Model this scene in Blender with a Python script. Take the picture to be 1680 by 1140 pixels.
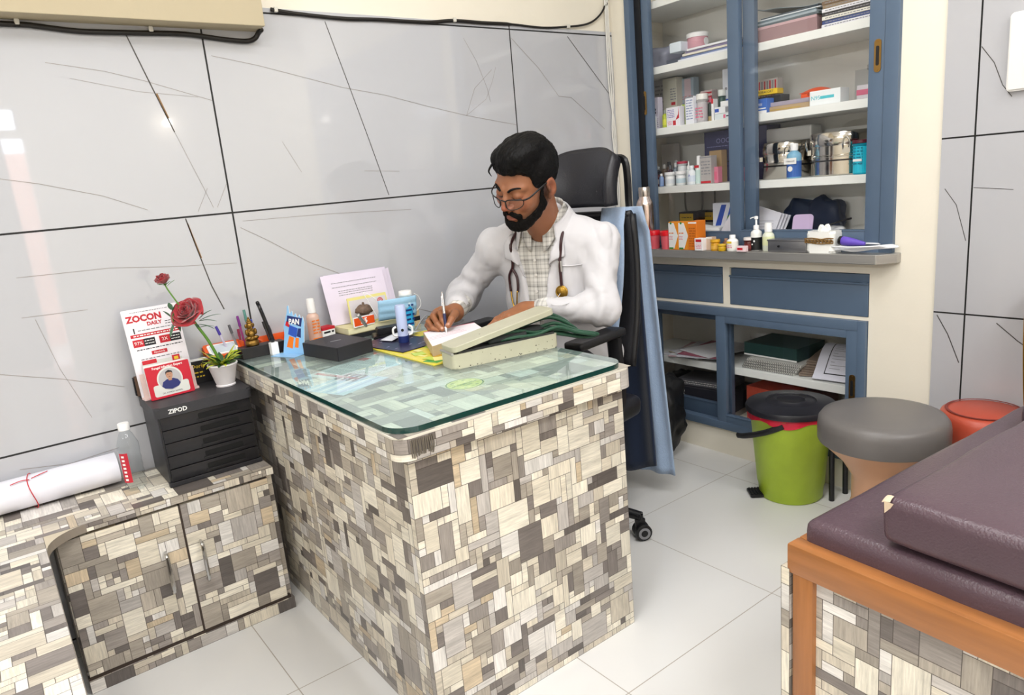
import bpy, bmesh, math, random
import numpy as np
from mathutils import Vector, Matrix, Euler, noise
PI = math.pi
for o in list(bpy.data.objects): bpy.data.objects.remove(o)
SC = bpy.context.scene
COL = SC.collection
# ---------------------------------------------------------------- camera
def cam_axes(yaw, pit, rol):
    f = Vector((math.sin(yaw)*math.cos(pit), math.cos(yaw)*math.cos(pit), -math.sin(pit)))
    r = Vector((math.cos(yaw), -math.sin(yaw), 0)); u = r.cross(f)
    return r*math.cos(rol)+u*math.sin(rol), -r*math.sin(rol)+u*math.cos(rol), f
cr, cu, cf = cam_axes(math.radians(36.46), math.radians(13.07), math.radians(-5.1))
cd = bpy.data.cameras.new('camera'); cam = bpy.data.objects.new('camera', cd); COL.objects.link(cam)
cd.sensor_width = 36; cd.lens = 36*1172/1680; cd.clip_start = .02; cd.clip_end = 100
cam.matrix_world = Matrix(((cr.x, cu.x, -cf.x, 0), (cr.y, cu.y, -cf.y, 0), (cr.z, cu.z, -cf.z, 1.24), (0, 0, 0, 1)))
SC.camera = cam
# ---------------------------------------------------------------- world, exposure
SC.view_settings.view_transform = 'Standard'; SC.view_settings.look = 'None'
SC.view_settings.exposure = 0.06; SC.view_settings.gamma = 1
W = bpy.data.worlds.new('sky'); SC.world = W; W.use_nodes = True
bg = W.node_tree.nodes['Background']; bg.inputs[0].default_value = (.80, .88, 1, 1); bg.inputs[1].default_value = 14
def lamp_area(name, loc, sx, sy, power, col=(1, .97, .93), rot=(0, 0, 0)):
    l = bpy.data.lights.new(name, 'AREA'); l.shape = 'RECTANGLE'; l.size = sx; l.size_y = sy; l.energy = power; l.color = col
    o = bpy.data.objects.new(name, l); COL.objects.link(o); o.location = loc; o.rotation_euler = rot
    return o
# light of the ceiling panels (their fixtures are built further down at the same places)
PANELS = [(1.15, .95, .9, .5), (-.25, .55, .9, .5), (1.55, -.75, .9, .5), (.0, -1.1, .9, .5), (3.3, -1.7, .9, .5)]
PPOW = [18, 20, 24, 25, 28]
for (x, y, sx, sy), pw in zip(PANELS, PPOW):
    lamp_area('ceiling_panel_light', (x, y, 2.725), sx, sy, pw, (.99, .993, 1))
lamp_area('cupboard_fill_light', (-2.10, .55, 2.15), 1.15, .05, 26, (.98, .99, 1), (0, -PI/2, PI/2) if False else (PI/2, 0, -PI/2))   # fill light of the unseen left-wall tube, added to brighten the cupboard
# ---------------------------------------------------------------- helpers
def C(h, a=1):
    h = h.lstrip('#'); v = [int(h[i:i+2], 16)/255 for i in (0, 2, 4)]
    return tuple((c/12.92 if c <= .04045 else ((c+.055)/1.055)**2.4) for c in v)+(a,)
MATS = {}
def mat(name, col='#888888', rough=.5, metal=0, bump=0, bscale=60, var=.06, vscale=8, spec=.5, trans=0, ior=1.45, coat=0, emit=None, es=0, sheen=0, stretch=(1, 1, 1), alpha=1, sss=0):
    if name in MATS: return MATS[name]
    m = bpy.data.materials.new(name); m.use_nodes = True; nt = m.node_tree; b = nt.nodes['Principled BSDF']
    c = C(col) if isinstance(col, str) else col
    b.inputs['Roughness'].default_value = rough; b.inputs['Metallic'].default_value = metal
    b.inputs['Specular IOR Level'].default_value = spec; b.inputs['IOR'].default_value = ior
    b.inputs['Transmission Weight'].default_value = trans; b.inputs['Coat Weight'].default_value = coat
    b.inputs['Alpha'].default_value = alpha
    if sheen: b.inputs['Sheen Weight'].default_value = sheen
    if sss: b.inputs['Subsurface Weight'].default_value = sss; b.inputs['Subsurface Radius'].default_value = (.012, .004, .002); b.inputs['Subsurface Scale'].default_value = 1
    if emit: b.inputs['Emission Color'].default_value = C(emit); b.inputs['Emission Strength'].default_value = es
    tc = nt.nodes.new('ShaderNodeTexCoord'); mp = nt.nodes.new('ShaderNodeMapping'); mp.inputs['Scale'].default_value = stretch
    nt.links.new(tc.outputs['Object'], mp.inputs[0])
    n = nt.nodes.new('ShaderNodeTexNoise'); n.inputs['Scale'].default_value = vscale; n.inputs['Detail'].default_value = 4
    nt.links.new(mp.outputs[0], n.inputs['Vector'])
    r = nt.nodes.new('ShaderNodeMix'); r.data_type = 'RGBA'
    r.inputs['A'].default_value = tuple(max(0, x*(1-var*1.6)) for x in c[:3])+(1,)
    r.inputs['B'].default_value = tuple(min(1, x*(1+var*1.6)) for x in c[:3])+(1,)
    nt.links.new(n.outputs['Fac'], r.inputs['Factor']); nt.links.new(r.outputs['Result'], b.inputs['Base Color'])
    if bump:
        n2 = nt.nodes.new('ShaderNodeTexNoise'); n2.inputs['Scale'].default_value = bscale; n2.inputs['Detail'].default_value = 3
        nt.links.new(mp.outputs[0], n2.inputs['Vector'])
        bp = nt.nodes.new('ShaderNodeBump'); bp.inputs['Strength'].default_value = bump; bp.inputs['Distance'].default_value = .002
        nt.links.new(n2.outputs['Fac'], bp.inputs['Height']); nt.links.new(bp.outputs[0], b.inputs['Normal'])
    MATS[name] = m
    return m
def glass_mat(name, tint=(1, 1, 1), gl=1.0, rough=.0, ior=1.45):
    if name in MATS: return MATS[name]
    m = bpy.data.materials.new(name); m.use_nodes = True; nt = m.node_tree; nt.nodes.clear()
    o = nt.nodes.new('ShaderNodeOutputMaterial'); mx = nt.nodes.new('ShaderNodeMixShader'); t = nt.nodes.new('ShaderNodeBsdfTransparent'); g = nt.nodes.new('ShaderNodeBsdfGlossy')
    fr = nt.nodes.new('ShaderNodeFresnel'); fr.inputs[0].default_value = ior; t.inputs[0].default_value = (*tint, 1); g.inputs[0].default_value = (gl, gl, gl, 1); g.inputs['Roughness'].default_value = rough
    ge = nt.nodes.new('ShaderNodeNewGeometry'); sb = nt.nodes.new('ShaderNodeMath'); sb.operation = 'SUBTRACT'; sb.inputs[0].default_value = 1; nt.links.new(ge.outputs['Backfacing'], sb.inputs[1])
    mu = nt.nodes.new('ShaderNodeMath'); mu.operation = 'MULTIPLY'; nt.links.new(fr.outputs[0], mu.inputs[0]); nt.links.new(sb.outputs[0], mu.inputs[1]); nt.links.new(mu.outputs[0], mx.inputs[0]); nt.links.new(t.outputs[0], mx.inputs[1]); nt.links.new(g.outputs[0], mx.inputs[2]); nt.links.new(mx.outputs[0], o.inputs[0])
    MATS[name] = m
    return m
def attr_mat(name, attr='col', rough=.5, bump=0, bscale=200, sheen=0, spec=.5, sss=0, var=.0, aniso=(1, 1, 1)):
    if name in MATS: return MATS[name]
    m = mat(name, '#ffffff', rough, bump=bump, bscale=bscale, sheen=sheen, spec=spec, var=0, sss=sss, stretch=aniso); nt = m.node_tree; b = nt.nodes['Principled BSDF']
    a = nt.nodes.new('ShaderNodeAttribute'); a.attribute_name = attr
    nt.links.new(a.outputs['Color'], b.inputs['Base Color'])
    return m
BM = bmesh.new
def T(loc=(0, 0, 0), rot=(0, 0, 0)): return Matrix.Translation(loc) @ Euler(rot).to_matrix().to_4x4()
def RZ(a): return Matrix.Rotation(a, 4, 'Z')
def obj(name, bm, m, parent=None, smooth=False, loc=None, mods=True):
    me = bpy.data.meshes.new(name); bmesh.ops.recalc_face_normals(bm, faces=bm.faces[:]); bm.to_mesh(me); bm.free()
    for x in (m if isinstance(m, (list, tuple)) else [m]): me.materials.append(x)
    o = bpy.data.objects.new(name, me); COL.objects.link(o)
    if parent: o.parent = parent
    if loc: o.location = loc
    if smooth:
        for p in me.polygons: p.use_smooth = True
        if smooth != 'all':
            try: me.set_sharp_from_angle(angle=math.radians(40 if smooth is True else smooth))
            except Exception: pass
    return o
def tag(o, label, cat, group=None, kind=None):
    o['label'] = label; o['category'] = cat
    if group: o['group'] = group
    if kind: o['kind'] = kind
    return o
def thing(name, label, cat, loc=(0, 0, 0), rz=0, group=None):
    o = bpy.data.objects.new(name, None); COL.objects.link(o); o.location = loc; o.rotation_euler = (0, 0, rz); o.empty_display_size = .05
    return tag(o, label, cat, group)
def struct(name, bm, m, parent=None, smooth=False):
    o = obj(name, bm, m, parent, smooth)
    if not parent: o['kind'] = 'structure'
    return o
def _fin(bm, n0, M=None, mi=0):
    vs = [v for v in bm.verts if v not in n0]
    if M is not None: bmesh.ops.transform(bm, matrix=M, verts=vs)
    if mi:
        s = set(vs)
        for f in bm.faces:
            if f.verts[0] in s: f.material_index = mi
    return vs
def box(bm, lo, hi, M=None, mi=0, bev=0, seg=2):
    n0 = set(bm.verts)
    if bev:
        t = bmesh.new(); bmesh.ops.create_cube(t, size=1, matrix=Matrix.Translation([(a+b)/2 for a, b in zip(lo, hi)]) @ Matrix.Diagonal([b-a for a, b in zip(lo, hi)]+[1]))
        bmesh.ops.bevel(t, geom=t.edges[:], offset=bev, segments=seg, affect='EDGES', profile=.6)
        vm = [bm.verts.new(v.co) for v in t.verts]; t.verts.index_update()
        for f in t.faces: bm.faces.new([vm[v.index] for v in f.verts])
        t.free()
    else:
        bmesh.ops.create_cube(bm, size=1, matrix=Matrix.Translation([(a+b)/2 for a, b in zip(lo, hi)]) @ Matrix.Diagonal([b-a for a, b in zip(lo, hi)]+[1]))
    return _fin(bm, n0, M, mi)
def cbox(bm, c, s, M=None, mi=0, bev=0, seg=2):
    return box(bm, [a-b/2 for a, b in zip(c, s)], [a+b/2 for a, b in zip(c, s)], M, mi, bev, seg)
def lathe(bm, prof, M=None, n=24, mi=0, cap=True, squash=1):
    n0 = set(bm.verts); rings = []
    for r, z in prof: rings.append([bm.verts.new((r*math.cos(2*PI*i/n), squash*r*math.sin(2*PI*i/n), z)) for i in range(n)] if r > 1e-6 else [bm.verts.new((0, 0, z))])
    for a, b in zip(rings, rings[1:]):
        if len(a) == 1 and len(b) == 1: continue
        for i in range(n):
            j = (i+1) % n
            if len(a) == 1: bm.faces.new([a[0], b[j], b[i]])
            elif len(b) == 1: bm.faces.new([a[i], a[j], b[0]])
            else: bm.faces.new([a[i], a[j], b[j], b[i]])
    if cap:
        if len(rings[0]) > 1: bm.faces.new(rings[0][::-1])
        if len(rings[-1]) > 1: bm.faces.new(rings[-1])
    return _fin(bm, n0, M, mi)
def cyl(bm, a, b, r, r2=None, n=16, mi=0, M=None):
    a = Vector(a); b = Vector(b); d = b-a
    q = d.to_track_quat('Z', 'Y').to_matrix().to_4x4(); MM = Matrix.Translation(a) @ q
    if M is not None: MM = M @ MM
    return lathe(bm, [(r, 0), (r if r2 is None else r2, d.length)], MM, n, mi)
def smooth_path(pts, k=6):
    P = [Vector(p) for p in pts]; out = []
    for i in range(len(P)-1):
        p0 = P[max(i-1, 0)]; p1 = P[i]; p2 = P[i+1]; p3 = P[min(i+2, len(P)-1)]
        for j in range(k):
            t = j/k; out.append(.5*((2*p1)+(p2-p0)*t+(2*p0-5*p1+4*p2-p3)*t*t+(3*p1-p0-3*p2+p3)*t**3))
    out.append(P[-1]); return out
def tube(bm, pts, r, n=8, k=6, M=None, mi=0, flat=1, closed=False):
    P = smooth_path(pts, k) if k > 1 else [Vector(p) for p in pts]
    n0 = set(bm.verts); rings = []; up = Vector((0, 0, 1)); prev = None
    for i, p in enumerate(P):
        t = (P[min(i+1, len(P)-1)]-P[max(i-1, 0)]); t = t.normalized() if t.length > 1e-9 else Vector((0, 0, 1))
        if prev is None: a = t.cross(up if abs(t.dot(up)) < .95 else Vector((1, 0, 0))).normalized()
        else: a = (prev-t*prev.dot(t)).normalized()
        prev = a; b = t.cross(a)
        rr = r if not callable(r) else r(i/(len(P)-1))
        rings.append([bm.verts.new(p+a*rr*math.cos(2*PI*j/n)+b*rr*flat*math.sin(2*PI*j/n)) for j in range(n)])
    for A, B in zip(rings, rings[1:]):
        for j in range(n): bm.faces.new([A[j], A[(j+1) % n], B[(j+1) % n], B[j]])
    bm.faces.new(rings[0][::-1]); bm.faces.new(rings[-1])
    return _fin(bm, n0, M, mi)
def sheet(bm, fn, nu, nv, M=None, mi=0, thick=0):
    n0 = set(bm.verts)
    g = [[bm.verts.new(fn(i/nu, j/nv)) for j in range(nv+1)] for i in range(nu+1)]
    for i in range(nu):
        for j in range(nv): bm.faces.new([g[i][j], g[i+1][j], g[i+1][j+1], g[i][j+1]])
    return _fin(bm, n0, M, mi)
def solid_sheet(bm, fn, nu, nv, thick, M=None, mi=0):
    """a cloth or paper with real thickness"""
    n0 = set(bm.verts); e = 1e-3
    P = np.array([[fn(i/nu, j/nv) for j in range(nv+1)] for i in range(nu+1)], float)
    du = np.gradient(P, axis=0); dv = np.gradient(P, axis=1); N = np.cross(du, dv); N /= (np.linalg.norm(N, axis=2, keepdims=True)+1e-12)
    A = [[bm.verts.new(P[i, j]+N[i, j]*thick/2) for j in range(nv+1)] for i in range(nu+1)]
    B = [[bm.verts.new(P[i, j]-N[i, j]*thick/2) for j in range(nv+1)] for i in range(nu+1)]
    for i in range(nu):
        for j in range(nv):
            bm.faces.new([A[i][j], A[i+1][j], A[i+1][j+1], A[i][j+1]]); bm.faces.new([B[i][j+1], B[i+1][j+1], B[i+1][j], B[i][j]])
    for i in range(nu):
        bm.faces.new([A[i][0], B[i][0], B[i+1][0], A[i+1][0]]); bm.faces.new([A[i+1][nv], B[i+1][nv], B[i][nv], A[i][nv]])
    for j in range(nv):
        bm.faces.new([A[0][j+1], B[0][j+1], B[0][j], A[0][j]]); bm.faces.new([A[nu][j], B[nu][j], B[nu][j+1], A[nu][j+1]])
    return _fin(bm, n0, M, mi)
def prism(bm, pts, z0, z1, M=None, mi=0, mside=None):
    n0 = set(bm.verts); a = [bm.verts.new((x, y, z0)) for x, y in pts]; b = [bm.verts.new((x, y, z1)) for x, y in pts]
    bm.faces.new(a[::-1]); bm.faces.new(b); fs = []
    for i in range(len(pts)): j = (i+1) % len(pts); fs.append(bm.faces.new([a[i], a[j], b[j], b[i]]))
    v = _fin(bm, n0, M, mi)
    if mside is not None:
        for f in fs: f.material_index = mside
    return v
def rrect(x0, y0, x1, y1, r, n=6, rs=None):
    rs = rs or (r, r, r, r); out = []
    for (cx, cy, a0), rr in zip([(x1, y1, 0), (x0, y1, 90), (x0, y0, 180), (x1, y0, 270)], rs):
        sx = -1 if cx == x1 else 1; sy = -1 if cy == y1 else 1
        for i in range(n+1):
            a = math.radians(a0+90*i/n); out.append((cx+sx*rr+rr*math.cos(a), cy+sy*rr+rr*math.sin(a)))
    return out
_fonts = {}
def text_into(bm, s, size, M, mi=0, depth=.0004, bold=0, align='CENTER', sx=1):
    cu = bpy.data.curves.new('t', 'FONT'); cu.body = s; cu.size = size; cu.align_x = align; cu.align_y = 'CENTER'; cu.extrude = depth; cu.offset = bold; cu.resolution_u = 2
    o = bpy.data.objects.new('t', cu); COL.objects.link(o)
    dg = bpy.context.evaluated_depsgraph_get(); me = bpy.data.meshes.new_from_object(o.evaluated_get(dg))
    n0 = set(bm.verts); nf = set(bm.faces); bm.from_mesh(me)
    bmesh.ops.transform(bm, matrix=M @ Matrix.Diagonal((sx, 1, 1, 1)), verts=[v for v in bm.verts if v not in n0])
    for f in bm.faces:
        if f not in nf: f.material_index = mi
    bpy.data.objects.remove(o); bpy.data.curves.remove(cu); bpy.data.meshes.remove(me)
def lines_into(bm, x0, x1, ys, h, M, mi=0, seed=0, depth=.0003, words=True):
    """rows of tiny print: broken bars"""
    R = random.Random(seed)
    for y in ys:
        x = x0
        while x < x1:
            w = R.uniform(.6, 2.2)*h*2 if words else (x1-x0)
            w = min(w, x1-x); box(bm, (x, y-h/2, 0), (x+w, y+h/2, depth), M, mi); x += w+h*.9
def copy_tree(o, parent=None):
    c = o.copy(); COL.objects.link(c); c.parent = parent
    if parent is not None: c.matrix_parent_inverse = o.matrix_parent_inverse.copy()
    for ch in o.children: copy_tree(ch, c)
    return c
# --- patchwork laminate: every block of the print is a face with its own colour, grain and outline
PAL = [('#e6decb', 9), ('#dbd1bc', 8), ('#cdc2ae', 4), ('#b3a898', 4), ('#999088', 5), ('#7d746e', 5), ('#665e59', 3), ('#cbb797', 2), ('#bcb5ae', 5), ('#ded9d2', 4), ('#a49a8c', 4)]
PALC = [C(h) for h, n in PAL for _ in range(n)]
def patch_surf(bm, fn, U, V, seed=0, unit=.0178, seg=1, big=(1, 2, 2, 3, 3, 4, 4, 5)):
    R = random.Random(seed); nu = max(1, round(U/unit)); nv = max(1, round(V/unit)); du = U/nu; dv = V/nv
    occ = [[0]*nv for _ in range(nu)]
    lc = bm.loops.layers.float_color.get('patch') or bm.loops.layers.float_color.new('patch')
    l1 = bm.loops.layers.uv.get('loc') or bm.loops.layers.uv.new('loc'); l2 = bm.loops.layers.uv.get('siz') or bm.loops.layers.uv.new('siz'); l3 = bm.loops.layers.uv.get('grn') or bm.loops.layers.uv.new('grn')
    order = [(i, j) for i in range(nu) for j in range(nv)]
    R.shuffle(order); order = order[:len(order)//6]+sorted(order[len(order)//6:])
    for i, j in order:
        if occ[i][j]: continue
        w = R.choice(big); h = R.choice(big)
        if abs(w-h) > 3: h = w
        ww = 1
        while ww < w and i+ww < nu and not occ[i+ww][j]: ww += 1
        hh = 1
        while hh < h and j+hh < nv and all(not occ[i+a][j+hh] for a in range(ww)): hh += 1
        for a in range(ww):
            for b in range(hh): occ[i+a][j+b] = 1
        c = R.choice(PALC); k = R.uniform(.86, 1.12); g_ = (c[0]+c[1]+c[2])/3; c = (*(min(1, (x*.88+g_*.12*y)*k) for x, y in zip(c[:3], (1, 1, 1.03))), 1); ox, oy = R.uniform(0, 50), R.uniform(0, 50); rot = R.random() < .4; od = R.random()
        u0, v0, w_, h_ = i*du, j*dv, ww*du, hh*dv
        ns = max(1, ww*seg if seg > 1 else 1)
        for s in range(ns):
            ua, ub = u0+w_*s/ns, u0+w_*(s+1)/ns
            q = [(ua, v0), (ub, v0), (ub, v0+h_), (ua, v0+h_)]
            f = bm.faces.new([bm.verts.new(fn(*p)) for p in q])
            for lp, (u, v) in zip(f.loops, q):
                lp[lc] = c; lp[l1].uv = (u-u0, v-v0); lp[l2].uv = (w_, h_)
                a, b = (u-u0, v-v0); a, b = (b, a) if rot else (a, b)
                lp[l3].uv = (a*6+ox, b*70+oy)
def patch_rect(bm, o, ux, uy, U, V, seed, unit=.0178):
    o = Vector(o); ux = Vector(ux).normalized(); uy = Vector(uy).normalized()
    patch_surf(bm, lambda u, v: o+ux*u+uy*v, U, V, seed, unit)
def patch_box(bm, lo, hi, seed, skip='', unit=.0178):
    x0, y0, z0 = lo; x1, y1, z1 = hi
    F = {'-y': ((x0, y0, z0), (1, 0, 0), (0, 0, 1), x1-x0, z1-z0), '+y': ((x1, y1, z0), (-1, 0, 0), (0, 0, 1), x1-x0, z1-z0), '-x': ((x0, y1, z0), (0, -1, 0), (0, 0, 1), y1-y0, z1-z0), '+x': ((x1, y0, z0), (0, 1, 0), (0, 0, 1), y1-y0, z1-z0), '+z': ((x0, y0, z1), (1, 0, 0), (0, 1, 0), x1-x0, y1-y0), '-z': ((x0, y1, z0), (1, 0, 0), (0, -1, 0), x1-x0, y1-y0)}
    for i, (k, a) in enumerate(F.items()):
        if k not in skip: patch_rect(bm, *a, seed*10+i, unit)
def mk_patch_mat():
    m = bpy.data.materials.new('patchwork_laminate'); m.use_nodes = True; nt = m.node_tree; b = nt.nodes['Principled BSDF']; L = nt.links.new
    a = nt.nodes.new('ShaderNodeAttribute'); a.attribute_name = 'patch'
    def uv(n): x = nt.nodes.new('ShaderNodeUVMap'); x.uv_map = n; return x
    def mth(op, p, q=None):
        n = nt.nodes.new('ShaderNodeMath'); n.operation = op
        for i, v in enumerate((p, q)):
            if v is None: continue
            if isinstance(v, (int, float)): n.inputs[i].default_value = v
            else: L(v, n.inputs[i])
        return n.outputs[0]
    g = nt.nodes.new('ShaderNodeTexNoise'); g.inputs['Scale'].default_value = 3; g.inputs['Detail'].default_value = 5; g.inputs['Roughness'].default_value = .65; L(uv('grn').outputs[0], g.inputs['Vector'])
    big = nt.nodes.new('ShaderNodeTexNoise'); big.inputs['Scale'].default_value = .45; big.inputs['Detail'].default_value = 2; L(uv('grn').outputs[0], big.inputs['Vector'])
    k = mth('ADD', mth('MULTIPLY', mth('SUBTRACT', g.outputs['Fac'], .5), 1.1), mth('MULTIPLY', mth('SUBTRACT', big.outputs['Fac'], .5), .7)); k = mth('ADD', k, 1.03)
    sc = nt.nodes.new('ShaderNodeVectorMath'); sc.operation = 'SCALE'; L(a.outputs['Color'], sc.inputs[0]); L(k, sc.inputs['Scale'])
    s1 = nt.nodes.new('ShaderNodeSeparateXYZ'); L(uv('loc').outputs[0], s1.inputs[0]); s2 = nt.nodes.new('ShaderNodeSeparateXYZ'); L(uv('siz').outputs[0], s2.inputs[0])
    # printed outline, heavier along two sides of every block
    d1 = mth('MINIMUM', s1.outputs[0], s1.outputs[1]); d2 = mth('MINIMUM', mth('SUBTRACT', s2.outputs[0], s1.outputs[0]), mth('SUBTRACT', s2.outputs[1], s1.outputs[1]))
    d = mth('MINIMUM', d1, mth('MULTIPLY', d2, 2.2)); r = nt.nodes.new('ShaderNodeMapRange'); r.inputs['From Min'].default_value = .0003; r.inputs['From Max'].default_value = .0015; L(d, r.inputs['Value'])
    mx = nt.nodes.new('ShaderNodeMix'); mx.data_type = 'RGBA'; mx.inputs['A'].default_value = C('#463d36'); L(r.outputs[0], mx.inputs['Factor']); L(sc.outputs[0], mx.inputs['B']); L(mx.outputs['Result'], b.inputs['Base Color'])
    b.inputs['Roughness'].default_value = .33
    bp = nt.nodes.new('ShaderNodeBump'); bp.inputs['Strength'].default_value = .15; bp.inputs['Distance'].default_value = .001; L(g.outputs['Fac'], bp.inputs['Height']); L(bp.outputs[0], b.inputs['Normal'])
    return m
PATCH = mk_patch_mat()
# ================================================================ the room
def tile_mat(name, col, ax, per, off, wid, lcol, rough=.1, bumpy=0, var=.03, spec=.5):
    m = mat(name, col, rough, var=var, vscale=2.2, spec=spec); nt = m.node_tree; b = nt.nodes['Principled BSDF']; L = nt.links.new
    src = b.inputs['Base Color'].links[0].from_socket
    tc = nt.nodes.new('ShaderNodeTexCoord'); s = nt.nodes.new('ShaderNodeSeparateXYZ'); L(tc.outputs['Object'], s.inputs[0]); ds = []
    def mth(op, p, q):
        n = nt.nodes.new('ShaderNodeMath'); n.operation = op
        for i, v in enumerate((p, q)):
            if isinstance(v, (int, float)): n.inputs[i].default_value = v
            else: L(v, n.inputs[i])
        return n.outputs[0]
    for a, p, o in zip(ax, per, off):
        t = mth('ADD', mth('SUBTRACT', s.outputs[a], o), p*40.5); t = mth('MODULO', t, p); ds.append(mth('ABSOLUTE', mth('SUBTRACT', t, p/2), 0))
    d = mth('MINIMUM', ds[0], ds[1]); lt = mth('LESS_THAN', d, wid/2)
    mx = nt.nodes.new('ShaderNodeMix'); mx.data_type = 'RGBA'; L(lt, mx.inputs['Factor']); L(src, mx.inputs['A']); mx.inputs['B'].default_value = C(lcol); L(mx.outputs['Result'], b.inputs['Base Color'])
    r = nt.nodes.new('ShaderNodeMix'); L(lt, r.inputs['Factor']); r.inputs['A'].default_value = rough; r.inputs['B'].default_value = .8; L(r.outputs['Result'], b.inputs['Roughness'])
    return m
mTA = tile_mat('glossy_wall_tile', '#bdbec3', (0, 2), (1.181, .6035), (.703, .6155), .0055, '#121110', .03, spec=.85)
mTB = tile_mat('glossy_wall_tile_side', '#b9b9bd', (1, 2), (1.19, .542), (.909, .709), .005, '#121110', .09)
mFL = tile_mat('floor_tile', '#dcdbd9', (0, 1), (.605, .60), (.458, 1.087), .0028, '#a59e95', .16)
mCR = mat('cream_wall_paint', '#efe8d8', .6, bump=.15, bscale=90, var=.02)
mBE = mat('beam_paint', '#b9ac90', .6, bump=.12, bscale=90, var=.02)
mWH = mat('white_plaster', '#e9e8e2', .55, var=.02)
mCE = mat('ceiling_paint', '#f2f1ed', .8, var=.01)
mVE = mat('tile_vein', '#98938f', .3); mVB = mat('tile_vein_dark', '#4a4643', .3); mVR = mat('tile_vein_rust', '#8d6a45', .3)
X1 = 2.455
b = BM(); box(b, (-2.2, -2.9, -.08), (4.4, 2.38, 0)); struct('floor', b, mFL)
b = BM(); box(b, (-2.2, -2.9, 2.75), (4.5, 2.5, 2.85)); struct('ceiling', b, mCE)
# back wall: plaster above, glossy tiles below, veins printed in the tiles
b = BM(); box(b, (-2.2, 2.386, -.05), (X1+.6, 2.5, 2.75), mi=1); box(b, (-2.2, 2.38, 0), (X1, 2.386, 1.838))
def vein(pts, w, mi):
    P = [Vector((p[0], 2.38-.0006, p[1])) for p in pts]
    for a, c in zip(P, P[1:]):
        d = (c-a).normalized(); n = Vector((-d.z, 0, d.x))*w/2
        b.faces.new([b.verts.new(v) for v in (a+n, a-n, c-n, c+n)]).material_index = mi
VEINS = [
 ([(1.107, 1.809), (1.16, 1.62), (1.215, 1.42), (1.265, 1.229)], .0026, 3), ([(.492, 1.745), (.535, 1.60), (.575, 1.47)], .0036, 3), ([(.545, 1.58), (.565, 1.51)], .005, 4), ([(.575, 1.47), (.63, 1.30), (.648, 1.24)], .0015, 2),
 ([(1.81, 1.222), (1.835, 1.12), (1.85, 1.05)], .003, 3),
 ([(.56, 1.215), (.575, 1.13), (.60, 1.0), (.625, .92)], .0034, 3), ([(.563, 1.20), (.585, 1.09)], .004, 4),
 ([(.28, 1.66), (.42, 1.64), (.52, 1.615), (.70, 1.56)], .0016, 2), ([(.33, 1.62), (.50, 1.585), (.66, 1.57)], .0012, 2),
 ([(.72, 1.69), (.86, 1.665), (1.14, 1.60), (1.30, 1.575), (1.45, 1.54), (1.64, 1.50), (1.88, 1.46)], .0018, 2),
 ([(1.64, 1.50), (1.69, 1.60), (1.78, 1.67)], .0015, 2), ([(1.64, 1.50), (1.74, 1.56), (1.78, 1.63), (1.80, 1.68)], .0012, 2), ([(1.66, 1.78), (1.71, 1.70), (1.75, 1.60), (1.76, 1.55)], .0018, 2),
 ([(1.89, 1.79), (2.02, 1.68), (2.12, 1.57), (2.19, 1.565), (2.30, 1.49), (2.38, 1.43)], .0022, 2), ([(2.19, 1.81), (2.30, 1.70), (2.42, 1.58)], .003, 3),
 ([(.088, 1.37), (.20, 1.345), (.35, 1.30), (.46, 1.25)], .0018, 2), ([(.60, 1.232), (.64, 1.30)], .0014, 2), ([(.66, 1.24), (.70, 1.31)], .0014, 2),
 ([(.72, 1.17), (.80, 1.12), (.93, 1.03), (1.10, .94), (1.32, .80), (1.40, .77)], .002, 2), ([(.73, 1.19), (1.02, 1.185), (1.35, 1.17)], .0014, 2), ([(.10, 1.10), (.33, 1.095), (.50, 1.075), (.69, 1.06)], .0015, 2),
 ([(.09, .99), (.25, .985)], .0015, 2), ([(.12, .98), (.15, .83), (.20, .67)], .0012, 2), ([(.0, .85), (.15, .80), (.30, .74)], .0018, 2), ([(.0, .57), (.12, .55), (.25, .56)], .0018, 2),
 ([(.90, 1.43), (.95, 1.33)], .0014, 2), ([(1.18, 1.32), (1.32, 1.31)], .0014, 2)]
for p, w, m_ in VEINS: vein(p, w, m_)
struct('wall_back', b, [mTA, mCR, mVE, mVB, mVR])
b = BM(); box(b, (-2.2, 2.297, 1.765), (.871, 2.386, 2.75), bev=.002); struct('trim_1', b, mBE)
# right wall with the cupboard niches
b = BM(); D = 2.95; A = ((X1, D))
def wb(y0, y1, z0, z1, x0=X1, x1=3.0, mi=0): box(b, (x0, y0, z0), (x1, y1, z1), mi=mi)
wb(2.285, 2.386, -.05, 2.75, X1, 2.495); wb(-1.0, 1.135, -.05, 2.75); wb(1.135, 2.285, 2.32, 2.75)
wb(1.135, 2.285, .822, .862); wb(1.214, 2.25, .655, .668); wb(1.135, 2.285, -.05, .117); wb(2.25, 2.285, .117, .822, X1, 2.495); wb(1.135, 1.214, .117, .822)
for z0, z1 in ((.822, .862), (.655, .668), (-.05, .117)): box(b, (2.496, 2.286 if z0 != .655 else 2.251, z0), (2.8, 2.385, z1), mi=1)
wb(1.786, 1.819, .668, .822); wb(1.135, 2.386, -.05, 2.75, 2.801, 3.05, 1)
box(b, (X1-.006, -1.0, 0), (X1, 1.001, 2.2), mi=2)
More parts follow.
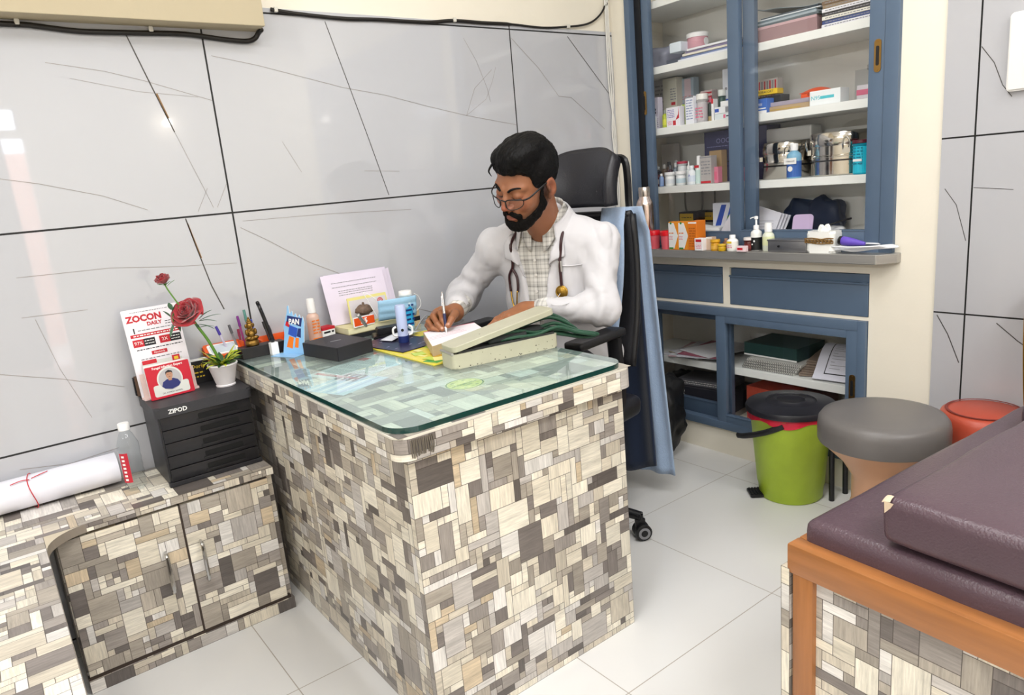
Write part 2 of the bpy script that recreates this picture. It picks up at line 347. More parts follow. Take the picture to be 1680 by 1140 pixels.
for pts, w in [([(.985, 1.10), (.95, 1.05), (.918, .94)], .002), ([(.905, 1.50), (.87, 1.45), (.845, 1.385), (.82, 1.35)], .0022), ([(.99, .70), (.955, .64), (.918, .55)], .003), ([(.82, .69), (.76, .64), (.70, .60)], .003), ([(.905, 1.10), (.80, 1.09)], .0016)]:
    for (y0, z0), (y1, z1) in zip(pts, pts[1:]):
        a = Vector((X1-.0066, y0, z0)); c = Vector((X1-.0066, y1, z1)); d = (c-a).normalized(); n = Vector((0, -d.z, d.y))*w/2
        b.faces.new([b.verts.new(v) for v in (a+n, a-n, c-n, c+n)]).material_index = 3
struct('wall_right', b, [mCR, mWH, mTB, mVB])
b = BM(); box(b, (-2.3, -2.9, -.05), (-2.2, 2.5, 2.75)); struct('wall_left', b, mCR)
b = BM(); box(b, (4.4, -2.9, -.05), (4.5, -1.0, 2.75)); box(b, (3.0, -1.1, -.05), (4.4, -1.0, 2.75)); struct('wall_far', b, mCR)
# wall behind the camera: door ajar to the street and a transom over it
b = BM(); yb = -2.5
for x0, x1, z0, z1 in [(-2.2, -.45, 0, 2.75), (.57, 4.4, 0, 2.75), (-.45, .57, 2.16, 2.75)]: box(b, (x0, yb-.1, z0), (x1, yb, z1))
box(b, (-.45, yb-.1, 1.93), (.57, yb, 2.0))
struct('wall_front', b, mCR)
mDO = mat('grey_door', '#a3a09c', .4)
b = BM(); box(b, (-.44, yb-.07, .01), (.43, yb-.03, 1.925), bev=.003); d = struct('door_1', b, mDO)
b = BM(); cyl(b, (.36, yb-.03, 1.0), (.36, yb+.03, 1.0), .012); cyl(b, (.36, yb+.03, 1.0), (.25, yb+.03, 1.0), .009); obj('door_handle', b, mat('chrome', '#c9c9c9', .15, 1), d, True)
b = BM(); box(b, (-.45, yb-.06, 2.0), (.57, yb-.055, 2.16)); w = struct('window_1', b, glass_mat('clear_glass'))
b = BM()
for x in (-.45, .07, .545): box(b, (x, yb-.08, 2.0), (x+.025, yb-.03, 2.16))
obj('window_frame', b, mDO, w)
b = BM(); box(b, (-3, -6, -.1), (4, -2.62, -.05)); struct('trim_2', b, mat('street_paving', '#b9b2aa', .9))
b = BM(); box(b, (-2, -4.4, -.05), (3, -4.2, 1.95)); struct('trim_3', b, mat('pink_outer_wall', '#d9a897', .8))
t = thing('added_tube_light', 'unseen wall-mounted fluorescent batten on the left wall, added to brighten the glass cupboard', 'added tube light', (-2.2, .55, 2.15))  # added lamp out of view, throws light into the cupboard
b = BM(); box(b, (0, -.62, -.02), (.04, .62, .03), bev=.004); obj('batten', b, mWH, t, 30)
b = BM(); cyl(b, (.06, -.58, 0), (.06, .58, 0), .013); obj('tube', b, mat('added_tube_glow', '#ffffff', .5, emit='#f4f8ff', es=6, var=0), t, True)
t = thing('downlight', 'small round ceiling downlight in the far part of the room', 'ceiling light', (3.08, -2.21, 2.74))
b = BM(); lathe(b, [(.10, 0), (.13, 0), (.13, .01), (.10, .01)], None, 24); obj('ring', b, mWH, t); b = BM(); lathe(b, [(0, .004), (.10, .004), (.10, .009), (0, .009)], None, 24); obj('lit_disc', b, mat('lit_disc', '#ffffff', .5, emit='#fff8ee', es=28, var=0), t)
t = thing('wall_bulb', 'small bare bulb on the wall behind the viewer', 'bulb', (1.69, -2.5, 2.017))
b = BM(); cyl(b, (0, 0, 0), (0, .04, 0), .018); obj('holder', b, mWH, t); b = BM(); lathe(b, [(0, 0), (.012, .002), (.028, .03), (.024, .05), (0, .06)], T((0, .04, 0), (-PI/2, 0, 0)), 16); obj('glass_bulb', b, mat('lit_bulb', '#ffffff', .5, emit='#fff8ee', es=90, var=0), t, True)
# ceiling panels
for i, (x, y, sx, sy) in enumerate(PANELS):
    t = thing('ceiling_light', 'flat square-edged ceiling light panel' , 'ceiling light', (x, y, 2.73), 0, 'ceiling light panels')
    b = BM()
    for s in (-1, 1): cbox(b, (0, s*(sy/2+.012), .01), (sx+.05, .024, .02)); cbox(b, (s*(sx/2+.012), 0, .01), (.024, sy, .02))
    obj('frame', b, mWH, t)
    b = BM(); cbox(b, (0, 0, .014), (sx, sy, .008)); obj('diffuser', b, mat('lit_diffuser', '#ffffff', .5, emit='#fff8ee', es=1.5, var=0), t)
# ================================================================ desk
GM = glass_mat('desk_glass', (.925, .98, .97), 1.0, ior=1.9); GE = mat('glass_edge', '#0d3b37', .1, spec=.8)
desk = thing('desk', 'tall office desk clad in grey and cream patchwork laminate, standing against the tiled wall', 'desk', (.96, 1.78, 0))
def rel(bm, o): bmesh.ops.transform(bm, matrix=Matrix.Translation(-Vector(o.location)), verts=bm.verts[:])
dark = mat('gap_shade_brown', '#3b2f28', .6)
b = BM(); patch_box(b, (.642, 1.272, 0), (1.283, 1.290, .700), 11); rel(b, desk); obj('front_panel', b, PATCH, desk)
b = BM(); patch_box(b, (.642, 1.290, 0), (.660, 2.375, .700), 12); rel(b, desk); obj('side_panel', b, PATCH, desk)
b = BM(); box(b, (.660, 2.357, 0), (1.283, 2.375, .70)); rel(b, desk); obj('back_panel', b, PATCH if False else mat('panel_back', '#b7ab98', .5), desk)
b = BM(); lo, hi = (.612, 1.243), (1.300, 2.376); R_ = .035
outl = rrect(lo[0], lo[1], hi[0], hi[1], R_, 6, (.002, .002, R_, R_))
# top face
n0 = len(b.verts); prism(b, outl, .700, .752, mi=1)
seg_len = [0]
for i in range(len(outl)): seg_len.append(seg_len[-1]+math.dist(outl[i], outl[(i+1) % len(outl)]))
def along(s, e=.0006):
    s = s % seg_len[-1]
    for i in range(len(outl)):
        if seg_len[i+1] >= s:
            a, c = outl[i], outl[(i+1) % len(outl)]; t = (s-seg_len[i])/max(1e-9, seg_len[i+1]-seg_len[i]); dx, dy = c[0]-a[0], c[1]-a[1]; L_ = math.hypot(dx, dy) or 1
            return a[0]+dx*t+dy/L_*e, a[1]+dy*t-dx/L_*e
    return outl[0]
def bandf(u, v): x, y = along(u); return (x, y, .699+v)
patch_surf(b, bandf, seg_len[-1]-.001, .0485, 13, .0162, 3)
patch_rect(b, (lo[0]+.004, lo[1]+.004, .7526), (1, 0, 0), (0, 1, 0), hi[0]-lo[0]-.008, hi[1]-lo[1]-.008, 14, .022)
rel(b, desk); obj('desktop', b, [PATCH, mat('white_edge_strip', '#ded8cb', .4)], desk)
b = BM()   # worn fringe of tape on the corner
R = random.Random(3)
for i in range(13):
    s = i/12; x = .640+s*.052-.0; y = lo[1]-.0022
    pts = [(x, y, .745), (x+R.uniform(-.002, .002), y-.001, .725), (x+R.uniform(-.003, .003), y, .707+R.uniform(-.003, .004))]
    tube(b, pts, .0014, 5, 3)
rel(b, desk); obj('corner_tape', b, mat('frayed_tape', '#6b6358', .4), desk)
b = BM(); gl = rrect(.616, 1.252, 1.288, 2.372, .05, 10, (.004, .004, .062, .055)); prism(b, gl, .7540, .7665, mi=0, mside=1)
nt = GM.node_tree; om = [n for n in nt.nodes if n.type == 'OUTPUT_MATERIAL'][0]; srcs = om.inputs[0].links[0].from_socket   # pale diffuse veil mixed in, standing in for room reflections on the glass
mxd = nt.nodes.new('ShaderNodeMixShader'); dfs = nt.nodes.new('ShaderNodeBsdfDiffuse'); dfs.inputs[0].default_value = (.66, .80, .77, 1); mxd.inputs[0].default_value = .13
nt.links.new(srcs, mxd.inputs[1]); nt.links.new(dfs.outputs[0], mxd.inputs[2]); nt.links.new(mxd.outputs[0], om.inputs[0])
gs = obj('glass_sheet', b, [GM, GE]); tag(gs, 'greenish glass sheet with rounded corners lying on the patchwork desk', 'glass top')
ZT = .7665
# under the glass
def flat_paper(name, label, cat, c, w, h, rz, col, deco=None, z=.7529, th=.0003):
    t = BM(); cbox(t, (0, 0, th/2), (w, h, th)); mats = [mat(name+'_'+col.strip('#'), col, .6, var=.03)]
    if deco: deco(t, mats, th)
    o = obj(name, t, mats, loc=(c[0], c[1], z)); o.rotation_euler = (0, 0, rz); tag(o, label, cat); return o
RED = mat('print_red', '#c4202e', .5); BLK = mat('print_black', '#1c1c22', .5); BLU = mat('print_blue', '#2b54b8', .5); GRY = mat('print_grey', '#8b8b90', .5); WHT = mat('print_white', '#f4f4f2', .5); YEL = mat('print_yellow', '#e8c62d', .5); GRN = mat('print_green', '#2f8a3c', .5); ORA = mat('print_orange', '#ee7a1c', .5); PUR = mat('print_purple', '#5a3fa8', .5); PNK = mat('print_pink', '#e26a8a', .5); GLD = mat('print_gold', '#b99a4a', .4)
def d1(t, ms, th):
    ms += [RED, GRY, WHT]; M = T((0, 0, th))
    box(t, (-.105, -.085, 0), (-.09, .085, .0002), M, 1); box(t, (.06, .05, 0), (.09, .085, .0002), M, 1)
    for k in range(3): lines_into(t, -.08+k*.055, -.035+k*.055, [.07-.009*i for i in range(17)], .0025, M, 2, k)
    text_into(t, 'COLD & COUGH', .012, M @ T((-.097, 0, .0002), (0, 0, PI/2)), 3)
flat_paper('printed_leaflet', 'white price leaflet with red stripe and grey print under the desk glass', 'leaflet', (.845, 1.885), .25, .19, .32, '#dfe6e8', d1)
def d2(t, ms, th): ms += [mat('pale_blue_print', '#9fb8d6', .5), WHT]; M = T((0, 0, th)); [box(t, (-.08, -.05+.02*i, 0), (.08, -.042+.02*i, .0002), M, 1+i % 2) for i in range(6)]
flat_paper('blue_leaflet', 'pale blue leaflet under the desk glass beside the left edge', 'leaflet', (.735, 1.75), .17, .15, .35, '#c3dcea', d2)
# round sticker
t = BM(); lathe(t, [(0, 0), (.052, 0), (.052, .0002), (0, .0002)], Matrix.Diagonal((1, .92, 1, 1)), 40)
lathe(t, [(.047, .0002), (.0505, .0002), (.0505, .0004), (.047, .0004)], Matrix.Diagonal((1, .92, 1, 1)), 40, 1, cap=False)
for i in range(12):
    a = i*PI/6; cbox(t, (.036*math.cos(a), .033*math.sin(a), .0003), (.010, .004, .0002), mi=1+(i % 2))
text_into(t, 'DIABETES', .014, T((0, 0, .0003)), 1, .0001); text_into(t, 'CARE', .011, T((0, -.014, .0003)), 1, .0001)
o = obj('round_sticker', t, [mat('sticker_yellow', '#e6e78a', .5), mat('sticker_green', '#4b7d55', .5), mat('sticker_lime', '#a9c437', .5)], loc=(.932, 1.476, .7529)); o.rotation_euler = (0, 0, .1)
tag(o, 'round yellow-green sticker under the glass near the desk front', 'sticker')

# ================================================================ low cabinet run on the left
cab = thing('low_cabinet', 'low two-door cabinet clad in patchwork laminate, joined to the desk side', 'cabinet', (.3, 2.22, 0))
b = BM(); patch_box(b, (.03, 2.092, .0), (.598, 2.376, .446), 21, skip='+z'); rel(b, cab); obj('carcass', b, PATCH, cab)
def door_(x0, x1, z0, z1, seed, hx):
    b = BM(); patch_box(b, (x0, 2.075, z0), (x1, 2.0915, z1), seed); rel(b, cab); d = obj('door', b, PATCH, cab)
    b = BM(); tube(b, [(hx, 2.073, .20), (hx, 2.052, .206), (hx, 2.050, .25), (hx, 2.050, .28), (hx, 2.052, .314), (hx, 2.073, .32)], lambda t: .0042+.0018*math.sin(t*PI), 8, 4); rel(b, cab); h = obj('door_handle', b, mat('chrome'), d, True); h['label'] = 'chrome bar handle'
door_(.034, .328, .045, .440, 22, .272); door_(.332, .580, .045, .440, 23, .366)
b = BM(); box(b, (.327, 2.074, .045), (.3325, 2.08, .44)); box(b, (.03, 2.074, .036), (.59, 2.09, .044)); rel(b, cab); obj('shadow_gap', b, dark, cab)  # dark strips laid in the door gaps, standing in for their shade
b = BM(); patch_box(b, (.03, 2.068, 0), (.598, 2.0915, .036), 24); rel(b, cab); obj('plinth', b, PATCH, cab)
# left wing coming towards the camera
wing = thing('side_cabinet', 'low patchwork cabinet wing running towards the viewer along the left', 'cabinet', (-.4, 1.5, 0))
b = BM(); patch_box(b, (-.80, .55, 0), (.004, 2.05, .446), 25, skip='+z-x'); rel(b, wing); obj('carcass', b, PATCH, wing)
b = BM(); box(b, (.005, 1.0, .05), (.010, 2.02, .44)); rel(b, wing); obj('door', b, mat('dark_panel_edge', '#4a4038', .6), wing)
b = BM(); tube(b, [(.010, 1.36, .33), (.05, 1.36, .335), (.062, 1.36, .30), (.062, 1.36, .24), (.05, 1.36, .205), (.010, 1.36, .21)], .006, 8, 5); rel(b, wing); obj('door_handle', b, mat('chrome'), wing, True)
# continuous worktop with rounded inner corner
b = BM(); r = .055; xa, ya = .012, 2.072
arc = [(xa+r-r*math.cos(a), ya-r+r*math.sin(a)) for a in [i*PI/2/8 for i in range(9)]]
arc = [(xa, 2.072-.10)]+[(xa+.10*(1-math.cos(i*PI/2/10)), 2.072-.10+.10*math.sin(i*PI/2/10)) for i in range(1, 11)]
ol = [(.601, 2.378), (-.80, 2.378), (-.80, .55), (xa, .55)]+arc+[(.601, 2.072)]
prism(b, ol, .447, .4695, mi=1)
LS = [0]
for i in range(len(ol)): LS.append(LS[-1]+math.dist(ol[i], ol[(i+1) % len(ol)]))
patch_rect(b, (-.80, 2.074, .4700), (1, 0, 0), (0, 1, 0), 1.40, .303, 26, .019); patch_rect(b, (-.80, .55, .4700), (1, 0, 0), (0, 1, 0), .811, 1.422, 27, .019)
patch_rect(b, (-.80, 1.9721, .4700), (1, 0, 0), (0, 1, 0), .811, .1019, 28, .019)
tri = [(xa, 1.972)]+arc[1:]+[(xa, 2.072)]
f = b.faces.new([b.verts.new((x, y, .4701)) for x, y in tri]); f.material_index = 2
patch_rect(b, (.10, 2.0715, .4475), (1, 0, 0), (0, 0, 1), .50, .022, 29, .011)
wt = obj('worktop', b, [PATCH, mat('worktop_edge', '#8b8175', .5), mat('laminate_corner', '#cfc3ab', .4)]); tag(wt, 'low L-shaped worktop of patchwork laminate carrying the black drawer unit', 'worktop')
# ================================================================ built-in cupboards of the right wall
BL = mat('blue_paint', '#586a80', .35, bump=.1, bscale=70, var=.05); BLD = mat('blue_paint_shaded', '#46566a', .35, var=.05)  # darker blue copy has the shade of the recessed rear door in its colour
BRS = mat('brass', '#a8854e', .3, 1); BKP = mat('black_plastic', '#17171a', .4); CG = glass_mat('clear_glass')
SHF = mat('white_shelf', '#eef0ec', .4, var=.02); CHR = mat('chrome'); 
def frame_rect(b, x0, x1, y0, y1, z0, z1, w, wb=None, wt=None, wl=None, wr=None):
    wb_ = w if wb is None else wb; wt = w if wt is None else wt; wl = w if wl is None else wl; wr = w if wr is None else wr
    box(b, (x0, y0, z0), (x1, y0+wr, z1), bev=.002); box(b, (x0, y1-wl, z0), (x1, y1, z1), bev=.002)
    if wb_: box(b, (x0, y0+wr, z0), (x1, y1-wl, z0+wb_), bev=.002)
    if wt: box(b, (x0, y0+wr, z1-wt), (x1, y1-wl, z1), bev=.002)
def flush_handle(parent, x, y, z, h=.10, w=.022):
    b = BM(); prism(b, rrect(-w/2, -h/2, w/2, h/2, w*.45, 6), 0, .003, T((x, y, z), (PI/2, 0, -PI/2)))
    for s in (-1, 1): lathe(b, [(0, 0), (.003, 0), (.003, .0015), (0, .002)], T((x-.003, y, z+s*h*.43), (0, -PI/2, 0)), 8)
    hh = obj('pull_handle', b, BRS, parent, 30); hh['label'] = 'brass recessed finger pull'
    b = BM(); prism(b, rrect(-w*.22, -h*.3, w*.22, h*.3, w*.2, 4), 0, .0012, T((x-.0032, y, z), (PI/2, 0, -PI/2))); obj('finger_slot', b, BKP, hh)
up = thing('display_cupboard', 'tall blue-framed wall cupboard with two sliding glass doors above the steel sill', 'cupboard', (2.5, 1.7, .9))
b = BM(); frame_rect(b, 2.438, 2.51, 1.133, 2.285, .889, 2.32, .03, wb=.022, wl=.028, wr=.045); rel(b, up); obj('outer_frame', b, BL, up, 30)
b = BM(); box(b, (2.470, 2.222, .91), (2.474, 2.257, 2.29)); rel(b, up); obj('track_gap_shade', b, BKP, up)  # black strip set beside the jamb, standing in for the shaded recess
def slide(par, x0, x1, y0, y1, z0, z1, ws, wb, hy, hz, m=BL, wt=.05):
    b = BM(); frame_rect(b, x0, x1, y0, y1, z0, z1, ws, wb=wb, wt=wt); 
    box(b, (x0-.002, y0+ws-.004, z0+wb-.004), (x0+.001, y1-ws+.004, z0+wb)); rel(b, par); d = obj('sliding_door', b, m, par, 30)
    b = BM(); box(b, ((x0+x1)/2-.0015, y0+ws-.003, z0+wb-.003), ((x0+x1)/2+.0015, y1-ws+.003, z1-wt+.003)); rel(b, par); obj('glass_pane', b, CG, d)
    flush_handle(d, x0-.0005-par.location.x, hy-par.location.y, hz-par.location.z)
    return d
slide(up, 2.476, 2.500, 1.675, 2.236, .912, 2.29, .050, .052, 2.222, 1.518); slide(up, 2.442, 2.468, 1.180, 1.770, .912, 2.29, .050, .062, 1.2, 1.528)
for z in (1.925, 1.662, 1.408, 1.157):
    b = BM(); box(b, (2.515, 1.1355, z-.030), (2.799, 2.384, z), bev=.002); rel(b, up); obj('shelf', b, SHF, up)
b = BM(); box(b, (2.50, 1.1355, .863), (2.799, 2.384, .905)); rel(b, up); obj('cupboard_floor', b, SHF, up)
# lower part
lowc = thing('base_cupboard', 'low blue cupboard with two drawers and sliding glass doors under the steel sill', 'cupboard', (2.5, 1.7, .12))
b = BM(); frame_rect(b, 2.440, 2.51, 1.216, 2.25, .118, .654, .03, wb=.034, wt=.036, wl=.03, wr=.03); rel(b, lowc); obj('outer_frame', b, BL, lowc, 30)
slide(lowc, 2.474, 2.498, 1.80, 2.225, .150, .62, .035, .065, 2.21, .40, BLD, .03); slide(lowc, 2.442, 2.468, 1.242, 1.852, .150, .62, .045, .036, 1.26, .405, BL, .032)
b = BM(); box(b, (2.505, 1.20, .352), (2.799, 2.384, .384), bev=.002); rel(b, lowc); obj('shelf', b, SHF, lowc)
def drawer(y0, y1, z0, z1):
    b = BM(); box(b, (2.452, y0, z0), (2.70, y1, z1-.03), bev=.003); box(b, (2.462, y0, z1-.03), (2.70, y1, z1), bev=.002); box(b, (2.446, y0, z1-.034), (2.456, y1, z1-.028)); rel(b, lowc); obj('drawer', b, BL, lowc, 30)
drawer(1.821, 2.248, .669, .818); drawer(1.216, 1.784, .669, .818)
# steel sill
b = BM(); ol = [(2.372, 1.155), (2.372, 2.30), (2.372, 2.33), (2.46, 2.33), (2.46, 1.112), (2.43, 1.112)]
prism(b, ol, .866, .898); bmesh.ops.bevel(b, geom=[e for e in b.edges], offset=.002, segments=1, affect='EDGES')
sill = obj('steel_sill', b, mat('brushed_steel', '#b0aeab', .38, .65, stretch=(1, 1, 14), var=.08)); tag(sill, 'projecting stainless steel sill below the glass cupboard, crowded with medicines', 'shelf')
ZS = .8985
# ---------------------------------------------------------------- small goods
def face_M(h2, y=-1): return None
def front(y, z): return T((0, y, z), (PI/2, 0, 0))      # decal plane on a front face at local y
_n = [0]
def carton(name, label, cat, x, yc, z, w, d, h, col, deco=None, rz=0, tilt=0, group=None, rx=0):
    """box seen from the room; local -Y is its front"""
    _n[0] += 1
    t = BM(); cbox(t, (0, 0, h/2), (w, d, h), bev=min(.0012, h*.1), seg=1)
    ms = [mat('card_'+col.strip('#'), col, .45, var=.03)]
    if deco: deco(t, ms, w, d, h)
    o = obj(name, t, ms, loc=(x+d/2, yc, z)); o.rotation_euler = (rx, tilt, -PI/2+rz); tag(o, label, cat, group); return o
def dc(*items):
    """decor: ('r', x0,x1,z0,z1, mat) in fractions of the front; ('t', text,x,z,size,mat); ('l', x0,x1,z0,z1,n,mat); side ('s',...)"""
    def f(t, ms, w, d, h):
        def idx(m):
            if m not in ms: ms.append(m)
            return ms.index(m)
        for k, it in enumerate(items):
            M = front(-d/2, 0); e = .0002+.0001*k
            if it[0] in 'rR':
                _, x0, x1, z0, z1, m = it; box(t, ((x0-.5)*w, z0*h, 0), ((x1-.5)*w, z1*h, e), M, idx(m))
            elif it[0] == 'l':
                _, x0, x1, z0, z1, n, m = it; hh = (z1-z0)*h/n; lines_into(t, (x0-.5)*w, (x1-.5)*w, [z0*h+hh*(i+.5) for i in range(n)], hh*.4, M, idx(m), k, e)
            elif it[0] == 't':
                _, s, x, z, sz, m = it; text_into(t, s, sz, M @ T(((x-.5)*w, z*h, e)), idx(m), .0002)
            elif it[0] == 'p':
                _, pts, m = it; prism(t, [((x-.5)*w, z*h) for x, z in pts], 0, e, M, idx(m))
            elif it[0] == 'c':
                _, x, z, r, m = it; lathe(t, [(0, e), (r, e), (r, 0)], M @ T(((x-.5)*w, z*h, 0)), 20, idx(m))
    return f
def bottle(name, label, cat, x, yc, z, r, h, body, cap, kind='screw', lab=None, labz=(.2, .6), group=None, sq=1, rz=0, deco=None, rough=.3, trans=0, tilt=0):
    """bottle / jar / vial: body is the root mesh, cap and label are its parts"""
    t = BM(); hs = {'screw': .80, 'jar': .80, 'pump': .62, 'drop': .66, 'mist': .68, 'flat': .9}[kind]*h
    nr = r*{'screw': .45, 'jar': .92, 'pump': .4, 'drop': .45, 'mist': .5, 'flat': .95}[kind]; sh = min(r*.8, hs*.25)
    prof = [(0, 0), (r*.92, 0), (r, r*.12), (r, hs-sh), (r*.93, hs-sh*.6), (nr*1.25, hs-sh*.15), (nr, hs), (nr, hs+h*.03)]
    lathe(t, prof, None, 24, squash=sq); bm_ = mat('plastic_'+body.strip('#')+('t' if trans else ''), body, rough, trans=trans, var=.02) if isinstance(body, str) else body
    o = obj(name, t, bm_, loc=(x+r, yc, z), smooth=True); o.rotation_euler = (0, tilt, -PI/2+rz); tag(o, label, cat, group)
    cm = mat('cap_'+cap.strip('#'), cap, .35, var=.02); t = BM(); z0 = hs
    if kind in ('screw', 'jar', 'flat'):
        cr_ = nr*1.18; lathe(t, [(0, z0), (cr_, z0), (cr_, h*.985), (cr_*.94, h), (0, h)], None, 24, squash=sq if kind != 'screw' else 1)
    elif kind == 'drop': lathe(t, [(0, z0), (nr*1.2, z0), (nr*1.2, z0+h*.12), (nr*.6, z0+h*.16), (nr*.35, h), (0, h)], None, 16)
    elif kind == 'mist': lathe(t, [(0, z0), (nr*1.3, z0), (nr*1.3, h*.9), (nr*1.15, h), (0, h)], None, 16)
    else:
        lathe(t, [(0, z0), (nr*1.3, z0), (nr*1.3, z0+h*.10), (nr*.45, z0+h*.12), (nr*.45, h*.90), (nr*.9, h*.91), (nr*.9, h*.985), (0, h)], None, 16)
        tube(t, [(0, 0, h*.95), (-r*.7, 0, h*.955), (-r*1.25, 0, h*.92)], h*.018, 6, 3)
    obj({'pump': 'pump_head', 'drop': 'dropper_tip', 'mist': 'spray_cap'}.get(kind, 'cap'), t, cm, o, True)
    if lab:
        t = BM(); a, c = labz; rr = r*1.012
        def fn(u, v): th = -PI/2+(u-.5)*PI*1.25; return (rr*math.cos(th), sq*rr*math.sin(th), hs*(a+(c-a)*v))
        sheet(t, fn, 14, 1); ms = [mat('label_'+lab.strip('#'), lab, .5, var=.02)]
        if deco: deco(t, ms, 2*r, 2*r*sq+.0006, hs)
        obj('label', t, ms, o)
    return o
def jar(*a, **k): return bottle(*a, kind='jar', **k)
# ---- shelf 2 (medicine cartons), left door
Z2 = 1.4085
carton('medicine_box', 'small white medicine box at the far left of the carton shelf', 'medicine box', 2.53, 2.250, Z2, .040, .03, .055, '#eceef2', dc(('r', .1, .7, .86, .95, BLK), ('l', .15, .85, .15, .55, 4, GRY)))
carton('medicine_box', 'plain grey carton behind the small white box at the left end', 'medicine box', 2.60, 2.325, Z2, .050, .05, .137, '#cfccc6', dc(('l', .1, .9, .1, .4, 4, GRY)))
carton('medicine_box', 'narrow pale lilac carton with two dark dots', 'medicine box', 2.56, 2.236, Z2, .032, .03, .135, '#d9d4e4', dc(('c', .4, .62, .005, BLK), ('c', .4, .52, .005, BLK), ('l', .1, .9, .05, .35, 5, GRY)))
bottle('syrup_bottle', 'lime green small syrup bottle with grey cap on the carton shelf', 'bottle', 2.54, 2.177, Z2, .013, .074, '#b9c63a', '#8f9890', 'screw', '#d6d94a')
carton('medicine_box', 'white carton with a red curved corner and pink print', 'medicine box', 2.54, 2.124, Z2, .072, .035, .080, '#f0eef4', dc(('p', [(.98, .98), (.98, .4), (.7, .32), (.9, .6)], RED), ('l', .1, .62, .45, .9, 5, PUR), ('r', .5, .72, .06, .30, RED), ('l', .1, .4, .08, .3, 3, PNK)))
carton('medicine_box', 'lime and white striped carton standing behind the red-cornered box', 'medicine box', 2.585, 2.100, Z2, .030, .03, .088, '#e9efe2', dc(('r', .25, .55, 0, 1, mat('print_lime', '#b8cf2a')), ('r', .62, .72, 0, 1, mat('print_lime', '#b8cf2a'))))
carton('medicine_box', 'tall white carton with rows of blue-grey lines, mid shelf', 'medicine box', 2.55, 2.042, Z2, .042, .035, .113, '#eef0f7', dc(('l', .1, .9, .15, .9, 8, mat('print_bluegrey', '#8f9cc0')), ('r', 0, 1, .94, 1, GRY)))
carton('medicine_box', 'tall cream carton with green print at the back of the shelf', 'medicine box', 2.66, 2.238, Z2, .078, .05, .218, '#d8d6c6', dc(('r', .55, .95, .28, .36, GRN), ('r', .6, .9, .46, .52, RED), ('l', .55, .95, .55, .8, 5, GRY)))
carton('medicine_box', 'grey printed carton leaning at the back left of the shelf', 'medicine box', 2.70, 2.335, Z2+.003, .063, .03, .225, '#b9b8bb', dc(('l', .1, .9, .2, .9, 9, GRY), ('p', [(.2, .5), (.8, .42), (.8, .46), (.2, .55)], BLK)), tilt=.02)
carton('medicine_box', 'light blue and pink tall carton at the back of the shelf', 'medicine box', 2.70, 2.182, Z2, .090, .04, .209, '#a9bccb', dc(('r', .45, .85, .25, .98, mat('print_palepink', '#dcc6cf')), ('t', 'CIPLOX', .62, .6, .018, RED), ('c', .3, .25, .014, GRN), ('r', .05, .4, .1, .5, mat('print_palelilac', '#8c97b8'))))
jar('pill_jar', 'grey cylinder jar with sloping white lid and pink print', 'jar', 2.56, 2.0, Z2, .0225, .117, '#c2bfc0', '#f3f1ec', lab='#c9c0c4', labz=(.1, .8), deco=dc(('l', .1, .9, .2, .7, 4, PNK)))
carton('medicine_box', 'red and white striped carton stacked behind the grey jar', 'medicine box', 2.66, 2.039, Z2, .060, .04, .137, '#ddc9c9', dc(*[('r', 0, 1, .05+.12*i, .10+.12*i, RED) for i in range(8)]))
bottle('syrup_bottle', 'dark green slim medicine bottle with pink cap', 'bottle', 2.6, 1.981, Z2, .0125, .100, '#3c4a45', '#d3657e', 'screw', '#c9b27a', (.05, .3))
carton('medicine_box', 'thin white upright carton with red top edge', 'medicine box', 2.55, 1.925, Z2, .011, .03, .087, '#f4f4f4', dc(('r', 0, 1, .78, 1, RED)))
carton('medicine_box', 'flat white box with pink mark at the bottom of the small stack', 'medicine box', 2.55, 1.872, Z2, .085, .05, .024, '#dfe8ea', dc(('r', .5, .62, .2, .8, PNK), ('r', .66, .98, .4, .6, BLK)))
carton('medicine_box', 'flat white box with blue patch, second of the small stack', 'medicine box', 2.55, 1.872, Z2+.0245, .085, .05, .026, '#eef0f2', dc(('r', .02, .25, .25, .75, BLU), ('r', .62, .8, .1, .9, GRY)))
carton('medicine_box', 'plain white slim box on top of the small stack', 'medicine box', 2.553, 1.860, Z2+.051, .055, .045, .020, '#f4f5f5')
jar('pill_jar', 'dark green round jar with white lid behind the box stack', 'jar', 2.615, 1.935, Z2, .0145, .124, '#35564f', '#e4e8e4')
carton('medicine_box', 'tall pale carton with blue print beside the middle stile', 'medicine box', 2.64, 1.915, Z2, .048, .05, .204, '#dfe2ea', dc(('r', .3, .7, .2, .42, BLU), ('c', .35, .62, .006, GRY), ('r', .75, 1, .3, .9, mat('print_palelilac', '#8c97b8'))))
# right door
for k in range(3):
    carton('blister_pack', ['red and white blister pack at the bottom behind the middle stile', 'red and white blister pack, second of the pile by the stile', 'red and white blister pack on top of the pile by the stile'][k], 'blister pack', 2.66, 1.76-.006*k, Z2+.0455*k, .10, .04, .045, '#c8c2c0', dc(*[('r', .05+.12*i, .11+.12*i, .15, .85, RED if (i+k) % 2 else GRY) for i in range(8)]))
carton('medicine_box', 'flat blue and white box at the left of the right-hand shelf', 'medicine box', 2.54, 1.700, Z2, .065, .05, .055, '#3f6fc4', dc(('r', 0, 1, 0, .2, WHT), ('t', 'AZEE', .5, .6, .012, WHT), ('r', .05, .95, .3, .38, WHT)))
carton('instrument_wrap', 'black wrapped packet lying under the yellow packet', 'packet', 2.60, 1.700, Z2+.0, .11, .06, .066, '#24262c')
carton('instrument_wrap', 'yellow packet with black letters lying on the black one', 'packet', 2.58, 1.700, Z2+.070, .095, .05, .020, '#e9c21f', dc(('t', 'FORACORT', .5, .5, .012, BLK)), rx=.0, rz=.1)
